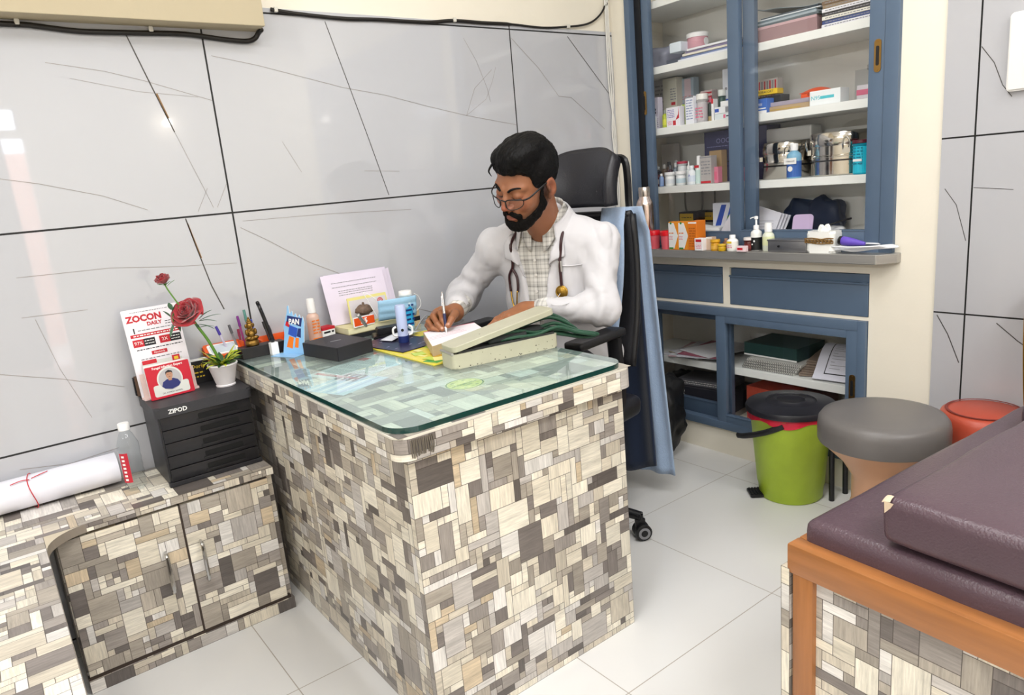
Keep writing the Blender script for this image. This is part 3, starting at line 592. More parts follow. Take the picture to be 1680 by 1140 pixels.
carton('blister_pack', 'flat tan foil packs lying on the right-hand shelf', 'packet', 2.56, 1.592, Z2, .176, .07, .020, '#b59b78', dc(('r', 0, .8, .3, .5, GLD)))
carton('blister_pack', 'flat lilac grey packet lying on the tan packs', 'packet', 2.57, 1.600, Z2+.0205, .17, .06, .016, '#a79fae', rz=.05)
b_ = BM()
def pouchf(u, v):
    return ((u-.5)*.125, (v-.5)*.07, .018+.016*math.sin(PI*v)*math.sin(PI*min(1, u*1.2)) ** .6)
solid_sheet(b_, pouchf, 14, 8, .002); box(b_, (-.06, -.033, 0), (.055, .033, .018), bev=.006)
text_into(b_, 'GLYCOMET', .012, T((0, -.0335, .010), (PI/2, 0, 0)), 1)
o = obj('orange_pouch', b_, [mat('orange_foil', '#ef5a24', .35), BLK], loc=(2.635, 1.505, Z2+.037), smooth=True); o.rotation_euler = (0, 0, -PI/2); tag(o, 'bright orange pouch lying on flat packs on the right-hand shelf', 'pouch')
carton('medicine_box', 'flat brown box under the orange pouch', 'medicine box', 2.60, 1.505, Z2, .12, .07, .036, '#a48f7b')
carton('medicine_box', 'long white flat carton with pale blue lettering at the shelf edge', 'medicine box', 2.53, 1.428, Z2, .115, .06, .050, '#eff3f4', dc(('t', 'N95', .2, .5, .02, mat('print_cyan', '#4fc0cc')), ('r', .35, .8, .4, .6, mat('print_cyan', '#4fc0cc'))))
t = BM(); box(t, (-.05, -.05, 0), (.05, .05, .10)); lathe(t, [(.0, .10), (.03, .10), (.03, .115), (0, .115)], None, 16)
o = obj('clear_box', t, glass_mat('frosted_plastic', (.86, .87, .88), .6, .15), loc=(2.62, 1.29, Z2)); tag(o, 'clear plastic box with frosted walls at the right end of the shelf', 'box')
t = BM(); box(t, (-.045, -.045, 0), (.045, .045, .045)); box(t, (-.046, -.046, .012), (.03, -.045, .030), mi=1)
o = obj('medicine_box', t, [mat('card_e7dfe2', '#e7dfe2'), PNK], loc=(2.62, 1.29, Z2+.004)); o.rotation_euler = (0, 0, -PI/2); tag(o, 'small white and pink carton inside the clear box', 'medicine box')
# ---- shelf 1 (papers)
Z1 = 1.6625
def cushion(bm, w, d, h, seed=0, amp=.12, n=18, M=None, mi=0):
    def fn(u, v):
        a = u*2*PI; k = math.sin(PI*v) ** .45 if 0 < v < 1 else 0; ca, sa = math.cos(a), math.sin(a); e = .6
        x = abs(ca) ** e*math.copysign(1, ca); y = abs(sa) ** e*math.copysign(1, sa)
        p = Vector((x*w/2*k, y*d/2*k, h*(1-math.cos(PI*v))/2)); q = noise.noise(p*18+Vector((seed*7, 0, 0))); p.x *= 1+amp*q; p.y *= 1+amp*q; p.z = max(0, p.z*(1+amp*q*v)); return p
    sheet(bm, fn, 2*n, n, M, mi)
t = BM(); cushion(t, .15, .14, .095, 3, .35); o = obj('plastic_bag', t, mat('grey_plastic_bag', '#9295a5', .25, bump=.6, bscale=30), loc=(2.66, 2.272, Z1), smooth='all'); o.rotation_euler = (0, 0, -PI/2); tag(o, 'crumpled grey plastic bag at the left of the top visible shelf', 'bag')
carton('document_folder', 'dark grey document folder lying on the papers of the left upper shelf', 'folder', 2.60, 2.145, Z1, .11, .15, .030, '#6f7686')
for i in range(5):
    carton('paper_pad', ['white paper pad, lowest of the stack under the pink jar', 'blue-edged pad, second from the bottom under the pink jar', 'cream pad in the middle of the stack under the pink jar', 'thin purple-edged pad, fourth of the stack under the pink jar', 'white pad on top of the stack directly under the pink jar'][i], 'paper pad', 2.525+.005*(i % 2), 1.94-.012*i, Z1+.0085*i, .27, .20, .008, ['#e9ecf2', '#7f8fb8', '#e5e0d0', '#8f86a8', '#f0f1f4'][i], rz=.03*(i % 3-1))
t = BM(); lathe(t, [(0, 0), (.040, 0), (.043, .004), (.043, .05), (.0, .05)]); o = obj('cotton_jar', t, mat('pink_jar', '#d9a3ae', .3), loc=(2.62, 2.045, Z1+.0432), smooth=True); tag(o, 'round pink jar with white lid on the paper stack', 'jar')
t = BM(); lathe(t, [(0, .05), (.046, .05), (.046, .066), (.038, .07), (0, .07)]); obj('lid', t, mat('cap_f0f0f0', '#f0f0f0'), o, True)
t = BM(); cyl(t, (0, -.0435, .03), (0, -.0445, .03), .015); obj('label', t, mat('cap_f0f0f0'), o)
t = BM(); box(t, (-.03, -.03, 0), (.03, .03, .04), bev=.004); o = obj('medicine_box', t, mat('card_dfeaf2', '#dfeaf2'), loc=(2.57, 2.10, Z1+.0435)); tag(o, 'small pale box beside the pink jar on the paper stack', 'medicine box')
cols = ['#9c7f82', '#c9a9ad', '#5d6a70', '#a9b5bd', '#6c7d86', '#e2e6e8', '#4a5560']
labs = ['dusty pink file box lying at the bottom of the right upper shelf pile', 'pale pink file on the dusty pink file box', 'dark grey file in the upper right shelf pile', 'light blue-grey file in the upper right shelf pile', 'steel grey file near the top of the upper right pile', 'white sheet bundle near the top of the upper right pile', 'dark file crowning the upper right shelf pile']
zz = Z1
for i in range(7):
    h = [.045, .010, .008, .008, .007, .004, .006][i]; carton('document_folder', labs[i], 'folder', 2.53+.006*i, 1.595+.01*math.sin(i*2), zz, .27-.006*i, .22, h, cols[i], rz=.04*math.sin(i*1.7)); zz += h+.0005
def curlf(u, v): x = (u-.5)*.30; return (x, (v-.5)*.20, .012*math.sin(u*5)+.018*max(0, .35-u)*6*(.35-u)*3+.006)
t = BM(); solid_sheet(t, curlf, 20, 4, .0015); o = obj('loose_sheet', t, mat('grey_sheet', '#8d9aa2', .4), loc=(2.66, 1.62, zz+.006)); o.rotation_euler = (0, 0, -PI/2); tag(o, 'curling grey plastic sheet on top of the upper right file pile', 'sheet')
for i in range(7):
    carton('magazine', ['white magazine, lowest in the stack by the right frame', 'blue-spined magazine, second of the stack by the right frame', 'cream magazine, third of the stack by the right frame', 'dark-spined magazine, fourth of the stack by the right frame', 'white magazine, fifth of the stack by the right frame', 'brown booklet below the topmost one by the right frame', 'brown booklet on top of the stack by the right frame'][i], 'magazine', 2.53+.003*(i % 2), 1.325, Z1+.0125*i, .235, .20, .012, ['#e4e4ea', '#3d4f86', '#e5e2d8', '#39393f', '#e9e9ee', '#8d7a63', '#7a6450'][i], dc(('l', .05, .95, .2, .8, 1, GRY)), rz=.02*(i % 3-1))
# ---- shelf 3 (bottles, steel drums)
Z3 = 1.1575
carton('carton_box', 'large dark navy carton with faint white ring symbols at the back', 'box', 2.68, 1.915, Z3, .31, .10, .215, '#3f4169', dc(('t', 'OOO', .32, .80, .03, mat('print_lav', '#8c8fc0')), ('c', .75, .5, .02, mat('print_lav', '#8c8fc0')), ('c', .75, .5, .016, mat('card_3f4169', '#3f4169')), ('r', 0, 1, .38, .40, BLK), ('l', .05, .4, .68, .72, 1, mat('print_lav', '#8c8fc0')), ('c', .6, .22, .018, mat('print_lav', '#8c8fc0')), ('c', .6, .22, .014, mat('card_3f4169', '#3f4169'))))
carton('carton_box', 'tan cardboard box leaning against the navy carton', 'box', 2.63, 1.976, Z3, .062, .04, .134, '#b89a70', dc(('t', 'PPE', .5, .7, .016, GLD)))
carton('medicine_box', 'grey upright carton with folded top beside the spray bottle', 'medicine box', 2.55, 1.966, Z3, .057, .04, .114, '#b5b0ae', dc(('r', 0, 1, .93, .97, GRY), ('l', .1, .9, .3, .85, 5, GRY), ('r', .05, .95, .02, .1, RED)))
carton('medicine_box', 'small pink carton beside the grey upright carton', 'medicine box', 2.57, 1.934, Z3, .031, .03, .066, '#e0849b', dc(('r', .2, .8, .2, .7, PNK)))
carton('medicine_box', 'small pink carton half hidden by the middle stile', 'medicine box', 2.57, 1.815, Z3, .04, .03, .055, '#e0708a')
bottle('spray_bottle', 'tall white spray bottle with red band', 'bottle', 2.55, 2.012, Z3, .0145, .118, '#eef3f1', '#f4f4f4', 'mist', '#cfe6df', (.05, .75), deco=dc(('r', .1, .9, .85, .98, RED)))
jar('pill_jar', 'white pill jar nearest the left stile on the bottle shelf', 'jar', 2.55, 2.178, Z3, .0225, .060, '#f0f1f0', '#f6f6f6', lab='#dfe3e8')
jar('pill_jar', 'white pill jar tilted among the small bottles, right of the first jar', 'jar', 2.55, 2.116, Z3, .022, .061, '#eceeee', '#f6f6f6', lab='#c8dbe3')
bottle('small_bottle', 'white bottle with blue printed label between jar and spray bottle', 'bottle', 2.54, 2.045, Z3, .018, .080, '#f0f4f8', '#e8eef2', 'screw', '#dbe4f2', deco=dc(('t', 'A', .5, .6, .014, BLU)))
bottle('dropper_bottle', 'white dropper bottle with pointed tip behind the jars', 'bottle', 2.59, 2.098, Z3, .0135, .100, '#eaf0f0', '#f3f3f3', 'drop')
bottle('small_bottle', 'white bottle with wide red lid behind the pill jars', 'bottle', 2.60, 2.147, Z3, .022, .102, '#dfe2e4', '#b9344e', 'flat')
for i, (x, y, r, h, bc, cc, lb) in enumerate([(2.55, 2.281, .0145, .072, '#2f5d63', '#23272b', 'teal'), (2.56, 2.243, .013, .066, '#5c2f3c', '#2b2b2f', 'maroon'), (2.545, 2.214, .011, .056, '#8fa9d6', '#e8e8e8', 'blue'), (2.62, 2.30, .014, .090, '#38424f', '#9ea3a5', 'slate'), (2.62, 2.262, .014, .096, '#6b5a4c', '#bfbcb6', 'brown'), (2.62, 2.226, .013, .090, '#4d3340', '#6a6b70', 'plum'), (2.62, 2.195, .0135, .098, '#7c8790', '#d9d9d9', 'grey'), (2.68, 2.285, .014, .106, '#8b7468', '#4a4b50', 'tan'), (2.68, 2.24, .014, .110, '#45505c', '#b3b7ba', 'charcoal'), (2.68, 2.20, .014, .105, '#976f67', '#cfcac4', 'rusty')]):
    bottle('vial', lb+' small vial in the cluster at the left end of the bottle shelf, '+['front row', 'front row', 'front row', 'middle row', 'middle row', 'middle row', 'middle row', 'back row', 'back row', 'back row'][i], 'vial', x, y, Z3, r, h, bc, cc, 'screw', '#cfcdd0' if i % 2 else None, group='small vials')
carton('medicine_box', 'pale grey carton at the back above the vial cluster', 'medicine box', 2.72, 2.312, Z3, .078, .04, .188, '#bdb8b3')
STL = mat('polished_steel', '#cfcac2', .12, 1)
def drum(name, label, x, y, z, r, h):
    t = BM(); lathe(t, [(0, 0), (r*.97, 0), (r, .004), (r, h*.42), (r*1.012, h*.43), (r*1.012, h*.46), (r, h*.47), (r, h*.70), (0, h*.70)], None, 40); o = obj(name, t, STL, loc=(x, y, z), smooth=True); tag(o, label, 'steel drum')
    t = BM(); lathe(t, [(r*1.02, h*.68), (r*1.035, h*.70), (r*1.035, h*.96), (r*1.0, h), (0, h)], None, 40); obj('lid', t, STL, o, True)
    t = BM()
    for a in (PI+.5, PI-.9): 
        cx, cy = r*1.05*math.cos(a), r*1.05*math.sin(a); M = T((cx, cy, 0), (0, 0, a)); box(t, (-.004, -.013, h*.5), (.008, .013, h*.62), M); tube(t, [(.006, -.010, h*.58), (.012, -.012, h*.75), (.010, 0, h*.86), (.012, .012, h*.75), (.006, .010, h*.58)], .0022, 6, 3, M)
    obj('clasp', t, CHR, o, True)
    t = BM(); lathe(t, [(r*1.016, h*.33), (r*1.022, h*.335), (r*1.022, h*.36), (r*1.016, h*.365)], None, 40, cap=False); obj('band', t, BKP, o)
    return o
drum('sterilising_drum', 'polished steel sterilising drum behind the blue bottle', 2.685, 1.665, Z3, .098, .14); drum('sterilising_drum', 'larger polished steel sterilising drum at the right end of the shelf', 2.675, 1.425, Z3, .120, .155)
t = BM(); box(t, (-.10, -.04, 0), (.10, .04, .055), bev=.008); o = obj('plastic_box', t, mat('milky_plastic', '#c9c9c6', .3), loc=(2.72, 1.665, Z3+.1405)); o.rotation_euler = (0, 0, -PI/2); tag(o, 'milky white plastic box on top of the left steel drum', 'box')
bottle('sanitizer_bottle', 'blue labelled bottle with white cap in front of the steel drums', 'bottle', 2.525, 1.559, Z3, .0265, .127, '#7fb2cf', '#f2f2f2', 'screw', '#3a64ae', (.05, .62), deco=dc(('r', .02, .98, .52, .74, WHT), ('c', .5, .35, .010, WHT), ('t', 'STERILLIUM', .5, .62, .007, BLK)))
bottle('sanitizer_bottle', 'bright teal square bottle with maroon cap at the right end', 'bottle', 2.520, 1.300, Z3, .026, .117, '#0fa0bd', '#5b2330', 'flat', '#22c3df', (.05, .9), deco=dc(('l', .15, .85, .3, .9, 6, mat('print_teal', '#0a7d98')), ('r', .2, .8, .42, .5, WHT)))
t = BM(); tube(t, [(0, 0, 0), (.01, 0, .05), (.03, .0, .085), (.022, 0, .10), (.006, 0, .07)], .003, 6, 5); o = obj('forceps', t, CHR, loc=(2.66, 1.30, Z3+.09)); o.location = (2.60, 1.262, Z3+.003); tag(o, 'thin dark steel forceps sticking up at the right end of the bottle shelf', 'forceps')
# ---- floor of the upper cupboard
Z0 = .9055
for i, (y, c) in enumerate([(2.19, '#2b2426'), (2.12, '#2b2426')]):
    carton('medicine_box', ['yellow and black packet lying at the left of the cupboard floor', 'second yellow and black packet stretching behind the first one'][i], 'packet', 2.68+.05*i, 2.17-.07*i, Z0+.075-.0*i, .11+.03*i, .06, .050, c, dc(('r', .05, .75, .15, .85, mat('print_ochre', '#c9a227')), ('l', .15, .65, .4, .6, 1, BLK)))
    carton('medicine_box', ['grey carton underneath the first yellow packet', 'grey carton underneath the second yellow packet'][i], 'medicine box', 2.68+.05*i, 2.17-.07*i, Z0, .11+.03*i, .06, .073, '#a5a39c')
carton('medicine_box', 'open white tray box at the front of the cupboard floor', 'medicine box', 2.56, 1.97, Z0, .12, .08, .040, '#e9eaf0', dc(('r', .68, .98, 0, 1, PUR), ('l', .1, .6, .3, .6, 2, GRY)))
t = BM(); cushion(t, .13, .08, .03, 5, .5); o = obj('cotton_roll', t, mat('cotton', '#f5f4f2', .9, bump=.5), loc=(2.60, 1.985, Z0+.042), smooth='all'); o.rotation_euler = (0, 0, -PI/2); tag(o, 'crumpled white cotton lying on the open tray box', 'cotton')
t = BM()
for i in range(5): cyl(t, (.012*i, .01*i, 0), (.012*i+.02, .01*i, .13), .005)
o = obj('syringe_bundle', t, mat('clear_grey_plastic', '#b8bcc2', .2), loc=(2.70, 2.00, Z0+.001), smooth=True); o.rotation_euler = (0, 0, -PI/2); tag(o, 'bundle of pale plastic syringes standing behind the white tray box', 'syringes')
carton('medicine_box', 'blue and white diagonal-striped box leaning behind the left door', 'box', 2.62, 1.93, Z0, .115, .03, .165, '#e8ecf6', dc(('p', [(.05, .3), (.4, .95), (.62, .95), (.2, .1)], BLU), ('p', [(.5, .3), (.8, .95), (1, .95), (.72, .3)], BLU), ('c', .78, .6, .016, GRN)))
t = BM()
prism(t, [(-.075, 0), (.055, 0), (.075, .16), (.02, .165)], 0, .004, T((0, 0, 0), (PI/2-.12, 0, 0)), 0)
o = obj('envelope', t, mat('white_envelope', '#e8e8f0', .5), loc=(2.565, 1.86, Z0+.001)); o.rotation_euler = (0, 0, -PI/2); tag(o, 'white envelope leaning beside the diagonal-striped box', 'envelope')
for i in range(4):
    t = BM(); w = .15; prism(t, [(-w/2, 0), (w/2-.03, 0), (w/2, .12-.004*i), (-w/2, .165-.01*i)], 0, .003, T((0, 0, 0), (PI/2-.25, 0, 0)), 0)
    lines_into(t, -w*.35, w*.3, [.03+.012*j for j in range(6)], .0015, T((0, 0, 0), (PI/2-.25, 0, 0)) @ T((0, 0, .003)), 1, i)
    o = obj('envelope', t, [mat('white_envelope'), GRY], loc=(2.57+.013*i, 1.715-.006*i, Z0+.001)); o.rotation_euler = (0, 0, -PI/2); tag(o, ['front white printed envelope leaning behind the right door', 'second white envelope of the leaning bunch', 'third white envelope of the leaning bunch', 'rear white envelope of the leaning bunch'][i], 'envelope', 'leaning envelopes')
t = BM(); cushion(t, .25, .09, .16, 9, .3); o = obj('zip_bag', t, mat('navy_nylon', '#1f2b46', .5, bump=.5, bscale=40), loc=(2.73, 1.585, Z0), smooth='all'); o.rotation_euler = (0, 0, -PI/2); tag(o, 'dark navy soft bag lying at the back of the cupboard floor', 'bag')
t = BM(); prism(t, rrect(-.038, 0, .038, .115, .014, 4), 0, .006, T((0, 0, 0), (PI/2-.35, .0, 0)), 0); text_into(t, 'G', .03, T((0, 0, 0), (PI/2-.35, 0, 0)) @ T((0, .03, .007)), 1)
o = obj('package_card', t, [mat('lilac_card', '#c9b2d6', .4), PUR], loc=(2.56, 1.535, Z0+.002)); o.rotation_euler = (0, .0, -PI/2+.25); tag(o, 'lilac rounded card with purple letter leaning on the cupboard floor', 'card')
t = BM(); cushion(t, .11, .07, .06, 12, .5); o = obj('plastic_wrap', t, mat('white_wrap', '#dcdde0', .25, bump=.6), loc=(2.62, 1.44, Z0), smooth='all'); o.rotation_euler = (0, 0, -PI/2); tag(o, 'crumpled white plastic wrap right of the lilac card', 'wrap')
t = BM(); tube(t, [(0, 0, .055), (.04, .01, .07), (.09, 0, .082)], .004, 6, 4); o = obj('clip', t, BKP, loc=(2.64, 1.47, Z0+.008)); o.rotation_euler = (0, 0, -PI/2); tag(o, 'black scissors handle poking out above the white wrap', 'scissors')
for i, (y, w) in enumerate([(2.20, .10), (2.02, .12)]):
    t = BM(); tube(t, [(-w/2, 0, 0), (-w*.45, 0, -.09), (0, 0, -.15), (w*.45, 0, -.09), (w/2, 0, 0)], .0045, 8, 6); o = obj('rubber_tube', t, mat('clear_tubing', '#8e8c84', .3), loc=(2.76, y, 1.122)); o.rotation_euler = (0, 0, -PI/2); tag(o, ['left loop of grey tubing hanging under the bottle shelf', 'right loop of grey tubing hanging under the bottle shelf'][i], 'tubing')
# ---- things on the sill
t = BM(); r = .037; lathe(t, [(0, 0), (r*.95, 0), (r, .006), (r, .185), (r*.93, .20), (r*.62, .222), (r*.6, .226)], None, 32)
o = obj('steel_flask', t, mat('pink_steel', '#d6c3bb', .22, 1), loc=(2.412, 2.190, ZS), smooth=True); tag(o, 'tall rose-tinted steel water bottle at the left end of the sill', 'bottle')
t = BM(); lathe(t, [(0, .226), (r*.68, .226), (r*.68, .262), (r*.62, .266), (0, .266)], None, 32); obj('cap', t, mat('steel_cap', '#b8afa9', .25, 1), o, True)
for i, (y, w) in enumerate([(2.135, .055), (2.062, .068)]):
    t = BM(); lathe(t, [(0, 0), (w*.42, 0), (w*.48, .055), (w*.48, .058), (0, .058)], None, 24, squash=.8); o = obj('sample_cup', t, mat('translucent_red', '#e0646f', .25), loc=(2.405, y, ZS), smooth=True); tag(o, ['narrower translucent red cup with red lid beside the steel bottle', 'wider translucent red cup with red lid beside the orange cartons'][i], 'cup')
    t = BM(); lathe(t, [(0, .058), (w*.52, .058), (w*.52, .074), (w*.46, .078), (0, .078)], None, 24, squash=.8); obj('lid', t, mat('cap_e01826', '#e01826', .3), o, True)
ow = dc(('p', [(.0, .04), (.55, .04), (.95, .5), (.55, .96), (.0, .96)], WHT), ('r', .02, .45, .02, .08, GRN), ('c', .25, .95, .005, GRN), ('l', .05, .5, .55, .64, 1, ORA), ('l', .05, .4, .35, .5, 3, PNK))
for i, y in enumerate((2.008, 1.955)):
    carton('orange_carton', ['left of the two orange and white cartons facing the room on the sill', 'right of the two orange and white cartons facing the room on the sill'][i], 'medicine box', 2.38, y, ZS, .052, .035, .116, '#f09320', ow)
carton('orange_carton', 'plain orange carton standing sideways right of the two orange and white ones', 'medicine box', 2.375, 1.905, ZS, .042, .06, .118, '#e07a1a', dc(('r', 0, 1, .92, .97, WHT), ('l', .1, .9, .1, .8, 8, mat('print_brownor', '#b85c10'))))
carton('medicine_box', 'small white box with red square on the sill', 'medicine box', 2.365, 1.868, ZS, .040, .03, .050, '#f1eded', dc(('r', .15, .85, .70, .92, RED), ('l', .15, .85, .15, .6, 4, PNK)))
carton('medicine_box', 'small beige box just behind the red-squared one', 'medicine box', 2.39, 1.835, ZS, .028, .03, .052, '#d5b9a2', dc(('r', 0, 1, .9, 1, WHT)))
jar('vial', 'mustard yellow vial on the sill', 'vial', 2.37, 1.803, ZS, .018, .044, '#d69b1f', '#dba62c', lab='#e3b04a')
jar('vial', 'short yellow vial standing before a brown one', 'vial', 2.366, 1.766, ZS, .016, .027, '#cfa51f', '#e0b93c')
bottle('vial', 'small brown vial behind the short yellow one', 'vial', 2.405, 1.773, ZS, .013, .045, '#8a5a3b', '#a07860', 'screw')
bottle('small_bottle', 'white medicine bottle with yellow label patch on the sill', 'bottle', 2.37, 1.724, ZS, .022, .062, '#f4f4f0', '#fafafa', 'screw', '#eceae2', (.1, .75), deco=dc(('r', .25, .75, .62, .78, YEL), ('l', .2, .8, .25, .5, 2, PNK)))
jar('small_bottle', 'brown bottle with white cap behind the pink box', 'bottle', 2.40, 1.668, ZS, .019, .050, '#5b2420', '#ece6e2', lab='#7a2f2c')
carton('medicine_box', 'tiny pink and white box lying before the brown bottle', 'medicine box', 2.365, 1.668, ZS, .040, .02, .022, '#efd6da', dc(('r', .1, .7, .3, .7, RED)))
bottle('lotion_pump_bottle', 'white pump bottle with black label, tallest on the sill middle', 'bottle', 2.405, 1.640, ZS, .021, .131, '#f2f2ef', '#fafafa', 'pump', '#17181a', (.02, .62), deco=dc(('c', .6, .45, .004, WHT), ('c', .4, .3, .003, WHT)))
bottle('lotion_pump_bottle', 'white spray bottle with pale green base beside the black-labelled pump bottle', 'bottle', 2.40, 1.585, ZS, .022, .105, '#dfe3cf', '#f6f6f6', 'mist', '#e4e8b8', (.3, .75))
t = BM(); box(t, (-.078, -.03, 0), (.078, .03, .044), bev=.004); box(t, (-.080, -.032, .040), (.080, .032, .047), bev=.002); lathe(t, [(0, 0), (.004, 0), (.004, .006), (0, .006)], T((-.03, -.03, .022), (PI/2, 0, 0)), 10, 1)
o = obj('instrument_box', t, [mat('dull_steel_box', '#a6a6aa', .35, .9), BKP], loc=(2.415, 1.530, ZS), smooth=30); o.rotation_euler = (0, 0, -PI/2); tag(o, 'grey steel instrument box between the pump bottles and the white canister', 'box'); o.location.y = 1.487
t = BM(); prism(t, rrect(-.052, -.035, .052, .035, .016, 6), 0, .076); bmesh.ops.bevel(t, geom=[e for e in t.edges if abs(e.verts[0].co.z-e.verts[1].co.z) < .001], offset=.008, segments=3, affect='EDGES')
o = obj('cotton_canister', t, mat('white_ceramic', '#f3f3ef', .3), loc=(2.415, 1.358, ZS), smooth=40); o.rotation_euler = (0, 0, -PI/2); tag(o, 'white canister wrapped with brown twine bow on the sill', 'canister')
t = BM()
R = random.Random(8)
for k in range(4): tube(t, [(x*.053, -.0365-R.uniform(0, .002), .036+.005*k+R.uniform(-.003, .003)) for x in (-1, -.6, -.2, .2, .6, 1)], .0022, 5, 3)
for k in range(8): x = -.05+.013*k; tube(t, [(x, -.038, .036), (x+.007, -.043, .05), (x+.013, -.038, .038)], .002, 5, 3)
obj('twine', t, mat('brown_twine', '#8a6a3c', .8), o)
t = BM(); tube(t, [(-.018, 0, .074), (-.012, 0, .092), (.0, 0, .084), (.012, 0, .094), (.018, 0, .076)], .007, 8, 4); lathe(t, [(0, .07), (.02, .072), (.012, .086), (0, .09)], None, 14); obj('paper_knot', t, mat('white_ceramic'), o, True)
WC = mat('white_cable', '#e4e6ea', .35)
t = BM()
for k, (a, bz) in enumerate([(0, .016), (.6, .020), (1.3, .012), (2.1, .024)]):
    tube(t, [(-.13+.01*k, -.02+.01*math.sin(a), .006+.004*k), (-.07, -.028+.012*math.sin(a+1), bz), (0, -.022+.012*math.cos(a), .008+.005*k), (.07, -.02+.01*math.sin(a+2), .018+.003*k), (.135-.008*k, .01, .022+.002*k), (.10, .03, .026), (.02, .022+.004*k, .030), (-.06, .016, .022), (-.11, .0, .014)], .0032, 6, 6)
o = obj('coiled_cable', t, WC, loc=(2.412, 1.245, ZS), smooth='all'); o.rotation_euler = (0, 0, -PI/2); tag(o, 'coiled white cable with purple plug lying on the right end of the sill', 'cable')
t = BM(); lathe(t, [(0, 0), (.013, 0), (.016, .01), (.015, .03), (.006, .085), (0, .086)], T((-.045, -.012, .044), (0, PI/2+.12, 0)), 16); obj('plug', t, mat('purple_plastic', '#6a52c0', .35), o, True)
t = BM(); lathe(t, [(0, -.002), (.015, -.002), (.016, .008), (0, .009)], T((-.047, -.012, .044), (0, PI/2+.12, 0)), 16); cushion(t, .03, .03, .03, 1, .3, 8, T((-.08, .012, .016))); obj('plug_end', t, BKP, o, True)
# ---- lower cupboard goods
ZL = .3845
R = random.Random(5)
for i in range(9):
    t = BM(); cbox(t, (0, 0, .001), (.21, .29, .002)); c = ['#cfcfd4', '#c4a3ab', '#dadade', '#c9b98e', '#c6c6cc', '#d8d8dc', '#bdbcc4', '#9a5566', '#e3e3e6'][i]
    o = obj('paper_sheet', t, mat('paper_'+c.strip('#'), c, .6), loc=(2.645+R.uniform(-.02, .02), 2.11-.014*i, ZL+.0028*i)); o.rotation_euler = (0, 0, -PI/2+.6*math.sin(i*1.3)*.5); o['group'] = 'loose papers'
    tag(o, 'loose sheet in the messy paper pile on the lower cupboard shelf, left half', 'paper', 'loose papers')
for i in range(4):
    t = BM(); box(t, (-.12, -.10, 0), (.12, .10, .010), bev=.001)
    o = obj('spiral_notebook', t, mat('notebook_paper', '#d5d3cc', .6, bump=.4, bscale=300), loc=(2.625, 1.66-.006*i, ZL+.0112*i)); o.rotation_euler = (0, 0, -PI/2+.02*i); tag(o, ['lowest spiral-bound pad of the stack on the lower cupboard shelf', 'second spiral-bound pad of the stack', 'third spiral-bound pad of the stack', 'uppermost spiral-bound pad of the stack, under the dark green file'][i], 'notebook', 'spiral-bound pads')
    t = BM()
    for k in range(30): lathe(t, [(.005, -.0006), (.0062, -.0006), (.0062, .0006), (.005, .0006)], T((-.116+.008*k, -.102, .005), (0, PI/2, 0)), 8, cap=False)
    obj('spiral_binding', t, BKP, o)
carton('document_folder', 'dark green file box lying on the spiral pads', 'folder', 2.56, 1.67, ZL+.046, .25, .2, .055, '#24403d', dc(('r', 0, 1, 0, .12, WHT)), rz=-.03)
for i in range(7):
    t = BM(); cbox(t, (0, 0, .003), (.10, .16, .005)); o = obj('booklet', t, mat('booklet_brown', '#8d7c6e', .6), loc=(2.62+.01*i, 1.515-.005*i, ZL+.0005+.0075*i+.01)); o.rotation_euler = (.12, .05, -PI/2+.5-.06*i); tag(o, 'thin brown-edged booklet in the fanned stack right of the spiral pads', 'booklet', 'fanned booklets')
def curlp(u, v): a = v*.9; x = (u-.5)*.17; return (x, -.10+.17*v, .004+.11*math.sin(v*PI*.62) ** 1.3)
t = BM(); solid_sheet(t, curlp, 6, 20, .001)
def oncurl(u, v, e=.0012): p = curlp(u, v); return Vector((p[0], p[1], p[2]+e))
def strip(t, u0, u1, v0, v1, mi):
    n = 8
    for k in range(n):
        va, vb = v0+(v1-v0)*k/n, v0+(v1-v0)*(k+1)/n
        t.faces.new([t.verts.new(oncurl(*p)) for p in ((u0, va), (u1, va), (u1, vb), (u0, vb))]).material_index = mi
strip(t, .22, .24, .12, .95, 1); strip(t, .22, .85, .12, .14, 1)
for k in range(11): strip(t, .30, .30+.4*(.6+.4*math.sin(k*2.3)), .22+.055*k, .228+.055*k, 2)
o = obj('printed_form', t, [mat('form_paper', '#dddde8', .5), BLK, GRY], loc=(2.62, 1.385, ZL+.004)); o.rotation_euler = (0, 0, -PI/2+.12); tag(o, 'white printed form arching over the shelf edge in the lower right cupboard', 'form')
carton('document_folder', 'dark purple folder behind the arching form', 'folder', 2.68, 1.36, ZL, .22, .08, .05, '#3b3350')
ZB = .1175
box0 = carton('product_box', 'dark grey flat box with white stripes in the bottom left of the low cupboard', 'box', 2.56, 2.02, ZB+.03, .30, .20, .085, '#33333b', dc(('r', .74, .92, .05, .75, WHT), ('r', .75, .85, .45, .7, RED), ('p', [(.05, .1), (.18, .1), (.10, .9), (-.0, .9)], WHT), ('t', 'OXO', .06, .75, .022, WHT)), rz=.12)
carton('carton_box', 'plain flat carton supporting the dark striped box', 'box', 2.56, 2.02, ZB, .29, .2, .029, '#8d8a86', rz=.1)
carton('product_box', 'grey printed carton on top of the dark striped box', 'box', 2.58, 2.05, ZB+.116, .26, .16, .03, '#77777e', dc(('l', .1, .9, .2, .8, 2, WHT)), rz=.15)
carton('carton_box', 'salmon red carton seen through both bottom panes', 'box', 2.58, 1.70, ZB, .20, .16, .165, '#c9543f', dc(('r', .15, .4, .1, .6, WHT), ('r', .5, .9, .3, .8, mat('print_salmon', '#e9a190'))), rz=-.1)
carton('carton_box', 'dark-edged carton standing behind the salmon red one', 'box', 2.60, 1.525, ZB, .10, .14, .17, '#5c3a33', dc(('l', .1, .9, .2, .8, 3, WHT)), rz=-.1)
